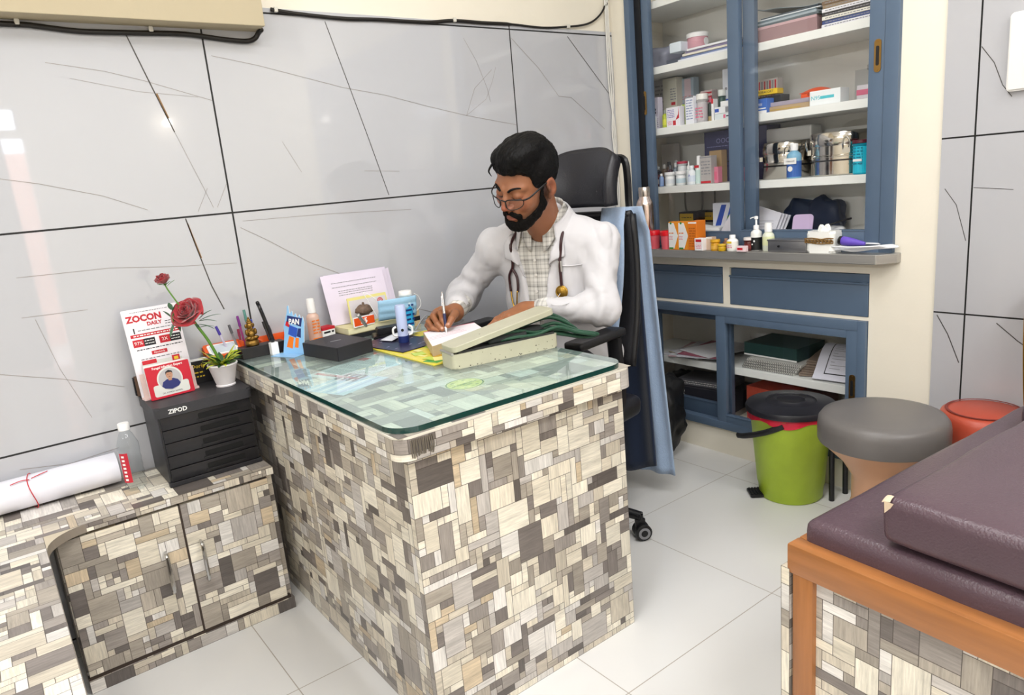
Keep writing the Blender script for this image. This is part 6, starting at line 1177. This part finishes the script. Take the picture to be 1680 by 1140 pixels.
# ---- head, in its own frame: +x his left, +y forward, +z up
HS = 1.075; HC = _v((1.440, 1.797, 1.231)); HR = _v([[.2266, -.9096, -.3482], [-.9517, -.1307, -.2778], [-.2072, -.3943, .8953]])
def h2w(p): return HC+(_v(p)*HS)@HR.T
def w2h(P): return ((P-HC)@HR)/HS
def sym(P): Q = P.copy(); Q[..., 0] = np.abs(Q[..., 0]); return Q
def head_sdf(P):
    Q = sym(P)
    d = ell(P, (0, -.012, .040), (.0745, .094, .082))
    d = smin(d, ell(P, (0, .028, -.005), (.064, .064, .080)), .02)
    d = smin(d, ell(P, (0, .030, -.052), (.052, .055, .055)), .02)
    d = smin(d, cap(Q, (.050, -.002, -.048), (.022, .066, -.092), .018, .017), .025)
    d = smin(d, ell(P, (0, .076, -.096), (.022, .017, .018)), .02)
    d = smin(d, ell(Q, (.040, .064, -.022), (.022, .020, .022)), .018)      # cheekbone
    d = smin(d, cap(Q, (.012, .089, .024), (.046, .070, .026), .0085, .008), .014)   # brow
    d = smax(d, -ell(Q, (.032, .100, .006), (.019, .015, .012)), .012)        # socket
    d = smin(d, ell(Q, (.031, .079, .006), (.0145, .0140, .0125)), .005)      # lowered lid
    d = smin(d, chain(P, [(0, .088, .016), (0, .100, -.006), (0, .111, -.024)], [.0075, .0085, .0105], .01), .010)
    d = smin(d, ell(Q, (.0115, .098, -.030), (.0085, .0105, .0080)), .007)
    d = smax(d, -ell(Q, (.0062, .104, -.0385), (.0035, .0055, .003)), .003)
    d = smin(d, ell(P, (0, .081, -.056), (.026, .014, .020)), .012)
    d = smin(d, ell(P, (0, .0935, -.0575), (.021, .0065, .0048)), .005)
    d = smin(d, ell(P, (0, .0915, -.0685), (.018, .0070, .0052)), .005)
    d = smax(d, -cap(Q, (0, .1015, -.0628), (.023, .090, -.0632), .0016, .001), .003)
    # ears
    E = np.array([[1, 0, 0], [0, math.cos(.25), math.sin(.25)], [0, -math.sin(.25), math.cos(.25)]])
    e = ell(Q, (.080, -.014, -.004), (.010, .019, .032), E); e = smin(e, cap(Q, (.078, -.006, -.030), (.077, -.004, -.036), .008, .006), .008)
    e = smax(e, -ell(Q, (.090, -.008, -.002), (.008, .011, .019), E), .005); e = smin(e, ell(Q, (.084, -.0, -.006), (.004, .005, .007)), .004)
    d = smin(d, e, .008)
    return d
def w_local_neck(P): return w2h(P)
NB = _v((1.590, 1.890, 1.085))
def headneck(P):
    Q = w2h(P); d = head_sdf(Q)*HS
    a = h2w((0, -.035, -.045)); n = cap(P, a, NB+_v((.005, .003, -.03)), .053, .056); n = smin(n, cap(P, h2w((0, .030, -.085)), NB+_v((-.022, -.010, -.03)), .026, .036), .04)
    return smin(d, n, .03)
V, F = nets(headneck, HC-_v((.19, .19, .21)), HC+_v((.25, .22, .19)), .0031); V = relax(V, F, 1, .35)
Q = w2h(V); Qs = Q.copy(); Qs[:, 0] = np.abs(Qs[:, 0])
def blend(col, c, w): w = np.clip(w, 0, 1)[:, None]; return col*(1-w)+_v(C(c)[:3])*w
def fall(d, r): return np.clip(1-d/r, 0, 1)
SK = '#9a6547'
col = np.tile(_v(C(SK)[:3]), (len(V), 1)); col *= (1+.10*nz(V, (30, 30, 30)))[:, None]
col = blend(col, '#8d4f42', fall(np.abs(ell(Q, (0, .0945, -.0575), (.021, .0065, .0048))), .004)+fall(np.abs(ell(Q, (0, .0925, -.0685), (.018, .007, .0052))), .004))
col = blend(col, '#9c5b45', .55*fall(ell(Qs, (.035, .085, -.02), (.02, .02, .015)), .02)); col = blend(col, '#a25743', .6*fall(ell(Q, (0, .112, -.026), (.012, .012, .012)), .012)); col = blend(col, '#8f4a3a', .5*fall(np.abs(Qs[:, 0]-.084), .01)*(np.abs(Q[:, 2]) < .03))
col = blend(col, '#1b1210', 1.5*fall(np.abs(Q[:, 2]+.0050-(Qs[:, 0]-.031) ** 2*18), .0042)*fall(np.abs(Qs[:, 0]-.031), .017) ** .3*(Q[:, 1] > .082))
# stubble shading under the beard and on the cheek
jaw = np.minimum.reduce([cap(Qs, (.074, .012, -.01), (.066, .02, -.06), .012, .016), cap(Qs, (.066, .02, -.06), (.035, .07, -.098), .018, .026)])
col = blend(col, '#3a2720', .75*fall(jaw, .016))
head_part = (V, F, col)
# ---- hands
def finger(P, pts, r0, r1): return chain(P, pts, list(np.linspace(r0, r1, len(pts))), .004)
RWR = _v((1.245, 1.985, .835))
R_ = dict(MI=(1.178, 1.955, .856), PI=(1.148, 1.915, .856), DI=(1.137, 1.890, .838), TI=(1.1365, 1.873, .820), MM=(1.165, 1.965, .850), PM=(1.128, 1.930, .847), DM=(1.1215, 1.898, .828), TM=(1.127, 1.880, .811),
          MR=(1.158, 1.975, .838), PR=(1.117, 1.943, .831), DR=(1.112, 1.912, .815), TR=(1.122, 1.895, .8085), MP=(1.165, 1.987, .823), PP=(1.121, 1.961, .816), DP=(1.113, 1.935, .8085), TP=(1.121, 1.915, .807),
          C0=(1.228, 1.955, .836), C1=(1.195, 1.908, .845), C2=(1.162, 1.876, .838), C3=(1.142, 1.866, .822))
def rhand(P):
    g = R_; fs = [finger(P, [g['MI'], g['PI'], g['DI'], g['TI']], .0105, .0072), finger(P, [g['MM'], g['PM'], g['DM'], g['TM']], .0105, .0074), finger(P, [g['MR'], g['PR'], g['DR'], g['TR']], .0100, .0070), finger(P, [g['MP'], g['PP'], g['DP'], g['TP']], .0090, .0062)]
    pal = None
    for k in ('MI', 'MM', 'MR', 'MP'):
        e = cap(P, RWR+_v((-.006, -.008, 0)), g[k], .021, .0125 if k != 'MP' else .011); pal = e if pal is None else smin(pal, e, .016)
    pal = smin(pal, cap(P, (1.225, 1.975, .822), (1.165, 1.975, .818), .017, .010), .014)
    th = finger(P, [g['C0'], g['C1'], g['C2'], g['C3']], .0160, .0088); d = smin(pal, th, .012)
    f = fs[0]
    for e in fs[1:]: f = smin(f, e, .0012)
    d = smin(d, f, .006)
    return smin(d, cap(P, RWR, RWR+_v((.052, .056, .004)), .024, .025), .02)
LWR = _v((1.405, 1.812, .828)); dv = _v((-.952, -.30, -.06)); nv = _v((-.30, .952, 0))
def lhand(P):
    pal = None; f = None
    for k, (o_, L_, r_) in enumerate([(.030, .086, .0098), (.010, .094, .0100), (-.012, .088, .0096), (-.032, .070, .0086)]):
        m = LWR+dv*(.088-.006*k)+nv*o_*.95+_v((0, 0, -.004*abs(k-1))); sp = nv*o_*.10
        e = cap(P, LWR+nv*o_*.45, m, .019, .0125); pal = e if pal is None else smin(pal, e, .016)
        p1 = m+dv*L_*.45+sp+_v((0, 0, -.002)); p2 = p1+dv*L_*.30+sp*.5+_v((0, 0, -.008)); p3 = p2+dv*L_*.22+_v((0, 0, -.009)); g = finger(P, [m, p1, p2, p3], r_+.0008, r_-.0022); f = g if f is None else smin(f, g, .0015)
    d = smin(pal, f, .006); th = finger(P, [LWR+nv*.022+dv*.015, LWR+nv*.050+dv*.045+_v((0, 0, -.008)), LWR+nv*.060+dv*.078+_v((0, 0, -.014)), LWR+nv*.058+dv*.10+_v((0, 0, -.018))], .016, .0088)
    d = smin(d, th, .012); return smin(d, cap(P, LWR, LWR+_v((.07, -.045, 0)), .0235, .030), .02)
parts = [head_part]
for fn, c0, ctr in ((rhand, _v((1.185, 1.93, .835)), 0), (lhand, _v((1.32, 1.80, .82)), 1)):
    lo = c0-_v((.13, .11, .05)); hi = c0+_v((.14, .12, .065))
    v, f = nets(fn, lo, hi, .0023); v = relax(v, f, 1, .3); cc = np.tile(_v(C('#94603f')[:3]), (len(v), 1))*(1+.12*nz(v, (45, 45, 45)))[:, None]
    if ctr == 0:
        for k in ('PI', 'PM', 'PR', 'DI', 'DM', 'DR'): cc = blend(cc, '#7d4634', .6*fall(np.linalg.norm(v-_v(R_[k])-_v((0, 0, .009)), axis=1), .010))
        for a_, b_ in (('TI', 'DI'), ('TM', 'DM'), ('C3', 'C2')):   # nails
            t = _v(R_[a_]); d_ = t-_v(R_[b_]); d_ /= np.linalg.norm(d_); cc = blend(cc, '#c79a86', 1.3*fall(np.linalg.norm(v-(t+_v((-.003, -.004, .0055))), axis=1), .0062))
    parts.append((v, f, cc))
# ---- body under the clothes (coarse, fully covered)
O_ = _v((1.62, 1.91, 0)); LXv = _v((.44, -.898, 0)); FYv = _v((-.898, -.44, 0)); TR = np.stack([LXv, FYv, _v((0, 0, 1))], 1)
def t2w(p): return O_+_v(p)@TR.T
def w2t(P): return (P-O_)@TR
SL, SR = _v((1.684, 1.737, 1.012)), _v((1.486, 2.046, 1.018)); EL = _v((1.60, 1.655, .812)); ER = _v((1.44, 2.235, .835))
def torso(P, g):
    Q = w2t(P)
    d = ell(Q, (0, .0, .925), (.168+g, .108+g, .175+g)); d = smin(d, ell(Q, (0, -.005, .76), (.155+g, .122+g, .17+g)), .08); d = smin(d, ell(Q, (.0, -.05, .605), (.175+g, .14+g, .13+g)), .08)
    d = smin(d, cap(P, SL, SR, .048+g, .048+g), .08); d = smin(d, cap(P, NB+_v((.02, .012, .008)), SL+_v((0, 0, .004)), .050+g*.6, .040+g), .04); d = smin(d, cap(P, NB+_v((.02, .012, .008)), SR+_v((0, 0, .004)), .050+g*.6, .040+g), .04)
    return d
KL, KR = _v((1.36, 1.66, .56)), _v((1.30, 1.96, .56)); HL_, HR_ = t2w((.09, -.03, .60)), t2w((-.09, -.03, .60)); AL, AR = _v((1.40, 1.66, .10)), _v((1.36, 1.95, .10))
def legs(P, g):
    d = smin(chain(P, [HL_, KL, AL], [.082+g, .058+g, .045+g], .03), chain(P, [HR_, KR, AR], [.082+g, .058+g, .045+g], .03), .03)
    for A in (AL, AR): d = smin(d, cap(P, A+_v((.03, .01, -.06)), A+_v((-.15, -.03, -.065)), .036, .028), .03)
    return d
def bodyf(P):
    d = torso(P, -.012); d = smin(d, legs(P, -.008), .04); d = smin(d, chain(P, [SL, EL, LWR+_v((.03, -.02, 0))], [.042, .038, .027], .03), .04); return smin(d, chain(P, [SR, ER, RWR+_v((.04, .04, .004))], [.042, .036, .020], .03), .04)
v, f = nets(bodyf, (1.12, 1.50, .0), (1.92, 2.36, 1.10), .012); v = relax(v, f, 1); parts.append((v, f, np.tile(_v(C(SK)[:3]), (len(v), 1))))
off = 0; VV = []; FF = []; CC = []
for v, f, c in parts: VV.append(v); FF.append(f+off); CC.append(c); off += len(v)
SKIN = attr_mat('skin', 'col', .45, bump=.25, bscale=350, sss=.08)
man = mesh_np('person', np.concatenate(VV), np.concatenate(FF), SKIN, None, np.concatenate(CC)); tag(man, 'bearded dark-haired man in a white coat and glasses, seated and writing', 'person')
# ---- hair, beard, brows
def zc(y):
    return np.interp(y, [-.12, -.085, -.05, -.022, -.006, .004, .020, .034, .046, .07, .10], [-.075, -.065, -.04, -.022, .010, .018, -.016, -.004, .050, .072, .074])
def hairf(P):
    Q = w2h(P); d = ell(Q, (0, -.014, .046), (.0835, .104, .091)); d = smin(d, ell(Q, (0, .050, .096), (.058, .040, .028)), .03); d = smin(d, ell(Q, (.02, .02, .118), (.05, .06, .024)), .03)
    d = smax(d, (zc(Q[..., 1])-.010*np.clip((.06-np.abs(Q[..., 0]))/.06, 0, 1)*(Q[..., 1] > .05)-Q[..., 2])*.8, .006); return d*HS
v, f = nets(hairf, HC-_v((.17, .17, .15)), HC+_v((.19, .17, .20)), .0032); v = relax(v, f, 1, .4); N = normals(v, f); q = w2h(v)
v = v+N*(.0045*np.abs(nz(q, (190, 30, 60)))+.004*nz(q, (60, 14, 20), 5)+.003*nz(q, (30, 30, 30), 9))[:, None]
HAIRM = mat('black_hair', '#060506', .55, bump=.9, bscale=130, var=.3, vscale=60, spec=.22, stretch=(1.6, .6, 1.6))
mesh_np('hair', v, f, HAIRM, man)
def beardf(P):
    Q = w2h(P); S = sym(Q); d = head_sdf(Q)-.0042
    r = cap(S, (.074, .016, .004), (.068, .020, -.05), .007, .012); r = smin(r, cap(S, (.068, .020, -.055), (.034, .072, -.098), .015, .024), .01); r = smin(r, ell(Q, (0, .084, -.105), (.036, .030, .028)), .012)
    r = smin(r, chain(S, [(0, .106, -.0475), (.018, .100, -.050), (.030, .088, -.062), (.028, .086, -.085)], [.0065, .0085, .0085, .010], .006), .006)
    r = smax(r, -ell(Q, (0, .100, -.0645), (.020, .014, .0085)), .003); return smax(d, r, .003)*HS
v, f = nets(beardf, HC-_v((.17, .17, .20)), HC+_v((.10, .13, .06)), .0029); N = normals(v, f); q = w2h(v); v = v+N*(.0022*nz(q, (160, 160, 60))+.0018*nz(q, (60, 60, 30), 3))[:, None]
mesh_np('beard', v, f, mat('beard_hair', '#0b0807', .75, bump=.9, bscale=300, var=.3, vscale=80, spec=.2), man)
def to_world(bm):
    for vv in bm.verts: vv.co = Vector(h2w(vv.co))
for s in (-1, 1):
    b = BM(); tube(b, [(s*.014, .0965, .022), (s*.026, .0945, .030), (s*.040, .084, .031), (s*.052, .068, .024)], lambda t: .0056-.0030*t, 8, 5, flat=.7); to_world(b); obj('eyebrow', b, HAIRM, man, 'all')
b = BM(); tube(b, [(-.040, .082, .092), (-.046, .094, .078), (-.042, .096, .068), (-.036, .097, .063)], lambda t: .003*(1-t)+.0006, 6, 5); to_world(b); obj('hair_strand', b, HAIRM, man, 'all')
# glasses
gs_ = thing('eyeglasses', 'thin black half-rim eyeglasses on the man\'s nose', 'glasses', (0, 0, 0)); GB = mat('glasses_black', '#141214', .3)
for s in (-1, 1):
    rim = [(s*(.0095), .1085, .002), (s*.012, .110, -.014), (s*.022, .1085, -.021), (s*.040, .100, -.020), (s*.054, .088, -.012), (s*.056, .086, .004), (s*.040, .100, .009), (s*.020, .108, .009), (s*.0095, .1085, .002)]
    rim = [(x, y+.004, z-.004) for x, y, z in rim]
    b = BM(); tube(b, rim, lambda t: .0013 if .15 < t < .6 else .0020, 8, 4); to_world(b); obj('rim', b, GB, gs_, 'all')
    b = BM(); pr_ = [Vector(p) for p in smooth_path(rim[:-1]+[rim[0]], 3)]; fv = [b.verts.new(p) for p in pr_[:-1]]; b.faces.new(fv); to_world(b); obj('lens', b, CG, gs_)
    b = BM(); tube(b, [(s*.058, .089, .0), (s*.070, .074, .003), (s*.0765, .040, .010), (s*.0800, .0, .014), (s*.082, -.022, .006), (s*.080, -.034, -.010)], .0018, 8, 5, flat=1.6); to_world(b); obj('temple', b, GB, gs_, 'all')
b = BM(); tube(b, [(-.0095, .1125, -.001), (0, .1155, .003), (.0095, .1125, -.001)], .0018, 8, 4); to_world(b); obj('bridge', b, GB, gs_, 'all')
# ---- clothes
def foldn(V, N, amp, s=(11, 11, 11), seed=0):
    a = nz(V, s, seed); b_ = nz(V, (s[0]*2.3, s[1]*2.3, s[2]*1.6), seed+4); return V+N*(amp*(1-np.abs(a)*3.2)*.5+amp*.55*b_)[:, None]
def coatf(P):
    Q = w2t(P); d = torso(P, .016)
    d = smin(d, chain(P, [SL, EL+_v((.0, -.002, .0)), LWR+_v((.070, -.046, .0))], [.058, .054, .041], .03), .03)
    d = smin(d, chain(P, [SR, ER, RWR+_v((.035, .040, .008))], [.059, .055, .039], .03), .03)
    d = smin(d, ell(Q, (.0, -.05, .58), (.215, .17, .16)), .06)
    zz = Q[..., 2]; w = np.interp(zz, [.5, .74, .80, .90, 1.0, 1.08], [.02, .016, .026, .040, .062, .085]); cut = np.maximum(np.abs(Q[..., 0]+.012)-w, -(Q[..., 1]-.02))
    d = smax(d, -cut*.8, .006)
    d = smax(d, -(cap(P, NB+_v((-.01, -.01, -.02)), h2w((0, 0, -.03)), .066, .075)), .01)
    return d
v, f = nets(coatf, (1.20, 1.48, .44), (1.95, 2.40, 1.19), .0060); v = relax(v, f, 2, .5); N = normals(v, f); v = foldn(v, N, .0035)
rg_ = np.clip(1-2.6*np.abs(nz(v, (9, 9, 5), 31)), 0, 1) ** 3; rg2 = np.clip(1-2.6*np.abs(nz(v, (22, 22, 15), 47)), 0, 1) ** 3; v = v-N*(.0062*rg_+.0018*rg2)[:, None]
Q = w2t(v); fo = np.sin(Q[:, 2]*70+Q[:, 0]*40+4*nz(v, (6, 6, 6), 11))*np.clip(nz(v, (5, 5, 5), 21)*2.5, 0, 1); v = v+N*(.0038*fo)[:, None]
# rings of cloth gathered at the elbows and cuffs
for A, B, R0 in ((EL, LWR, 0), (ER, RWR, 1)):
    ab = B-A; L_ = np.linalg.norm(ab); t = ((v-A)@ab)/L_ ** 2; dd = np.linalg.norm(v-A-np.clip(t, 0, 1)[:, None]*ab, axis=1); k = (dd < .075)*np.exp(-((t-.15)/.30) ** 2)
    ph = t*30+3*nz(v, (9, 9, 9), 2); v = v+normals(v, f)*(.0034*k*np.sin(ph))[:, None]
v = relax(v, f, 1, .5)
COAT = mat('white_coat', '#cbc9cc', .75, bump=.25, bscale=30, var=.03, sheen=.2)
coat = mesh_np('lab_coat', v, f, COAT, man)
def shirtf(P):
    d = torso(P, .004); d = smax(d, -(cap(P, NB+_v((-.01, -.01, -.02)), h2w((0, 0, -.03)), .056, .07)), .006); d = smin(d, cap(P, LWR+_v((.075, -.05, 0)), LWR+_v((.038, -.026, 0)), .034, .0325), .004)
    d = smin(d, cap(P, RWR+_v((.075, .065, .01)), RWR+_v((.018, .018, .003)), .034, .0325), .004); return d
v, f = nets(shirtf, (1.20, 1.60, .50), (1.92, 2.30, 1.16), .008); v = relax(v, f, 2); v = foldn(v, normals(v, f), .004, (16, 16, 16), 7)
def check_mat():
    m = mat('checked_shirt', '#d9d6d0', .8, var=.03); nt = m.node_tree; b = nt.nodes['Principled BSDF']; src = b.inputs['Base Color'].links[0].from_socket; L = nt.links.new
    tc = nt.nodes.new('ShaderNodeTexCoord'); mp = nt.nodes.new('ShaderNodeMapping'); mp.inputs['Rotation'].default_value = (0, 0, 1.11); L(tc.outputs['Object'], mp.inputs[0]); s = nt.nodes.new('ShaderNodeSeparateXYZ'); L(mp.outputs[0], s.inputs[0]); o = None
    for a, f_ in ((0, 150), (2, 150), (0, 420), (2, 420)):
        m1 = nt.nodes.new('ShaderNodeMath'); m1.operation = 'MULTIPLY'; m1.inputs[1].default_value = f_; L(s.outputs[a], m1.inputs[0]); m2 = nt.nodes.new('ShaderNodeMath'); m2.operation = 'SINE'; L(m1.outputs[0], m2.inputs[0]); m3 = nt.nodes.new('ShaderNodeMath'); m3.operation = 'GREATER_THAN'; m3.inputs[1].default_value = .55; L(m2.outputs[0], m3.inputs[0])
        if o is None: o = m3.outputs[0]
        else: ad = nt.nodes.new('ShaderNodeMath'); ad.operation = 'ADD'; L(o, ad.inputs[0]); L(m3.outputs[0], ad.inputs[1]); o = ad.outputs[0]
    ml = nt.nodes.new('ShaderNodeMath'); ml.operation = 'MULTIPLY'; ml.inputs[1].default_value = .2; L(o, ml.inputs[0]); mx = nt.nodes.new('ShaderNodeMix'); mx.data_type = 'RGBA'; L(ml.outputs[0], mx.inputs['Factor']); L(src, mx.inputs['A']); mx.inputs['B'].default_value = C('#4b4743'); L(mx.outputs['Result'], b.inputs['Base Color']); return m
CHK = check_mat(); shirt = mesh_np('shirt', v, f, CHK, man)
v, f = nets(lambda P: smax(legs(P, .008), P[..., 2]*-1+.06, .01), (1.10, 1.50, .03), (1.92, 2.20, .75), .011); v = relax(v, f, 1); v = foldn(v, normals(v, f), .006, (12, 12, 12), 3); mesh_np('trousers', v, f, mat('dark_trousers', '#2a2b31', .8), man)
for A in (AL, AR):
    b = BM(); cushion(b, .26, .10, .09, 2, .05, 14); bmesh.ops.transform(b, matrix=T((A[0]-.06, A[1]-.015, 0), (0, 0, .2)), verts=b.verts[:]); obj('shoe', b, BKP, man, 'all')
from mathutils.bvhtree import BVHTree
def bvh(o): me = o.data; return BVHTree.FromPolygons([x.co for x in me.vertices], [p.vertices for p in me.polygons])
BC = bvh(coat); BS = bvh(shirt)
def snap(p, e, both=False):
    """rest a point on the chest: out along the chest's forward axis onto the cloth"""
    p = Vector(p); d = -Vector(FYv); best = None
    for T_ in ((BC, BS) if both else (BC,)):
        h = T_.ray_cast(p-d*.3, d)
        if h[0] is not None and (best is None or (h[0]-p+d*.3).length < (best[0]-p+d*.3).length): best = h
    if best is None: return p
    return best[0]-d*e
def tp(a, z, b=.0): return Vector(t2w((a, b, z)))
# coat collar and lapels, shirt collar
def lap(s):
    rows = []
    inner = [(.034, 1.075), (.050, 1.035), (.047, .985), (.038, .94), (.028, .895)]; outer = [(.072, 1.082), (.105, 1.035), (.108, .985), (.062, .972), (.032, .888)]
    def fn(u, v):
        k = u*4; i = min(3, int(k)); t = k-i; a = inner[i][0]*(1-t)+inner[i+1][0]*t; za = inner[i][1]*(1-t)+inner[i+1][1]*t; c = outer[i][0]*(1-t)+outer[i+1][0]*t; zb = outer[i][1]*(1-t)+outer[i+1][1]*t
        x = a*(1-v)+c*v; z = za*(1-v)+zb*v; return snap(tp(s*x-.012, z), .006+.006*math.sin(v*PI)+(.006*(1-v)))
    b = BM(); solid_sheet(b, fn, 24, 10, .0022); obj('lapel', b, COAT, man, 'all')
lap(1); lap(-1)
def collar(name, r, h, flare, m, gap, zoff=0, pts=.0):
    ax0 = Vector(NB)+Vector((-.010, -.005, .0)); up = (Vector(h2w((0, -.01, -.05)))-ax0).normalized()*.45+Vector((.03, .02, .9)); up.normalize(); fx = Vector(FYv); fx = (fx-up*fx.dot(up)).normalized(); lx = fx.cross(up)*-1
    def fn(u, v):
        a = gap+(2*PI-2*gap)*u; q = (lx*math.sin(a)+fx*math.cos(a)); fold = v*2
        dip = -.036*math.cos(a)*(1 if math.cos(a) > 0 else .25); pt = pts*math.exp(-((min(u, 1-u))/.07) ** 2)
        if fold < 1: return ax0+q*(r*(1+.10*(1-fold)))+up*(zoff+dip+h*fold)
        w = fold-1; return ax0+q*(r+.003+flare*w)+up*(zoff+dip+h*(1-w*1.05)-pt*w)+fx*pt*.35*w
    b = BM(); solid_sheet(b, fn, 48, 12, .0018); return obj(name, b, m, man, 'all')
collar('shirt_collar', .0680, .046, .016, CHK, .26, .020, .042); collar('coat_collar', .083, .046, .026, COAT, .72, .004, .03)
for z in (.975, .925, .87):
    b = BM(); p = snap(tp(-.012, z), .002, True); lathe(b, [(0, .0022), (.0045, .0022), (.0055, 0), (0, 0)], Matrix.Translation(p) @ Vector(FYv).to_track_quat('Z', 'Y').to_matrix().to_4x4(), 14); obj('button', b, mat('pearl_button', '#dcd8d2', .3), man)
def line_on(pts, e): return [snap(tp(a, z), e) for a, z in pts]
b = BM(); tube(b, line_on([(.075, .955), (.075, .87), (.085, .845), (.135, .845), (.148, .87), (.150, .955)], .002), .0012, 5, 5); tube(b, line_on([(.072, .956), (.11, .952), (.152, .956)], .003), .0022, 5, 5); obj('pocket_seam', b, COAT, man, 'all')
# stethoscope
stt = thing('stethoscope', 'brown and gold stethoscope hanging round the man\'s neck', 'stethoscope', (0, 0, 0)); TBB = mat('maroon_tubing', '#35191c', .35); GOL = mat('gold_metal', '#c29a45', .22, 1)
neck_back = [Vector(NB)+Vector(LXv)*(.082*math.sin(a))+Vector(FYv)*(.082*math.cos(a))+Vector((.012, .008, .030-.022*math.cos(a))) for a in (1.35, 1.9, 2.6, PI, 3.7, 4.4, 4.95)]
left = [snap(tp(a, z), .010) for a, z in [(.088, 1.045), (.083, 1.00), (.080, .965)][::-1]]; right = [snap(tp(a, z), .010, True) for a, z in [(-.088, 1.04), (-.088, 1.00), (-.092, .965), (-.098, .945)]]
lowl = [snap(tp(a, z), .009) for a, z in [(.080, .925), (.080, .885)][::-1]]
b = BM(); tube(b, lowl+left+neck_back+right, .0052, 10, 5); obj('tubing', b, TBB, stt, 'all')
p = snap(tp(.080, .955), .010); b = BM(); box(b, (-.007, -.004, -.020), (.007, .006, .016), Matrix.Translation(p) @ Vector(FYv).to_track_quat('-Y', 'Z').to_matrix().to_4x4(), bev=.002); obj('tube_tag', b, mat('brushed_steel'), stt)
for s in (-1, 1):
    b = BM(); tube(b, [snap(tp(a, z), .010, True) for a, z in [(-.098, .95), (-.098+s*.016, .925), (-.098+s*.020, .895), (-.098+s*.018, .87)]], .0045, 8, 5); obj('yoke', b, TBB, stt, 'all')
    b = BM(); tube(b, [snap(tp(a, z), .010+.004*(s > 0), True) for a, z in [(-.098+s*.018, .875), (-.098+s*.012, .83), (-.092-s*.004, .785), (-.086-s*.018, .765), (-.086-s*.034, .752)]], .0026, 8, 5); bi = obj('binaural', b, GOL, stt, 'all')
    b = BM(); q = snap(tp(-.086-s*.038, .750), .013, True); blob(b, q, (.006, .006, .006), amp=0); obj('ear_tip', b, BKP, bi, 'all')
p = snap(tp(.080, .868), .008); b = BM(); M = Matrix.Translation(p) @ Vector(FYv).to_track_quat('Z', 'Y').to_matrix().to_4x4(); lathe(b, [(0, -.004), (.019, -.004), (.022, 0), (.022, .003), (.019, .005), (.017, .004), (.012, .006), (0, .007)], M, 32); cyl(b, (0, .018, 0), (0, .034, 0), .004, M=M); obj('chest_piece', b, mat('gold_metal_aged', '#a8843a', .3, 1, bump=.6, bscale=200), stt, 40)
# pen, ring, watch
pen = thing('ballpoint_pen', 'silver and navy ballpoint pen in the writing hand', 'pen', (1.130, 1.863, .8002)); A = Vector((0, 0, 0)); Bp = Vector((.025, .042, .118)); q = Bp.normalized()
b = BM(); cyl(b, A, q*.012, .0006, .0030, 12); cyl(b, q*.012, q*.020, .0030, .0042, 12); obj('tip', b, WHT, pen, True); b = BM(); cyl(b, q*.020, q*.062, .0046, .0050, 14); obj('grip', b, mat('pen_navy', '#1a1f4a', .3), pen, True); b = BM(); cyl(b, q*.062, q*.124, .0047, .0043, 14); tube(b, [q*.118+Vector((-.005, -.003, .002)), q*.088+Vector((-.007, -.004, 0))], .0014, 6, 2); cyl(b, q*.124, q*.132, .0022, .0022, 10); obj('barrel', b, mat('steel_cap'), pen, True)
rg = BM(); m0 = (_v(R_['MR'])*.45+_v(R_['PR'])*.55); dr = Vector(_v(R_['PR'])-_v(R_['MR'])).normalized(); MM = Matrix.Translation(Vector(m0)) @ dr.to_track_quat('Z', 'Y').to_matrix().to_4x4(); lathe(rg, [(.0098, -.0026), (.0122, -.0028), (.0128, 0), (.0122, .0028), (.0098, .0026)], MM, 28, cap=False); blob(rg, Vector(m0)+Vector((-.005, -.004, .0105)), (.0035, .0035, .0025), amp=0)
o = obj('ring', rg, GOL, None, True); tag(o, 'gold ring on the ring finger of the writing hand', 'ring')
wt_ = BM(); dr = Vector(_v((.07, -.045, 0))).normalized(); MM = Matrix.Translation(Vector(LWR)+dr*.014) @ dr.to_track_quat('Z', 'Y').to_matrix().to_4x4(); lathe(wt_, [(.0255, -.007), (.0275, -.007), (.0275, .007), (.0255, .007)], MM, 32, cap=False, squash=1)
o = obj('watch_band', wt_, mat('watch_black', '#15151a', .4), None, True); tag(o, 'black watch strap on the man\'s left wrist', 'watch')
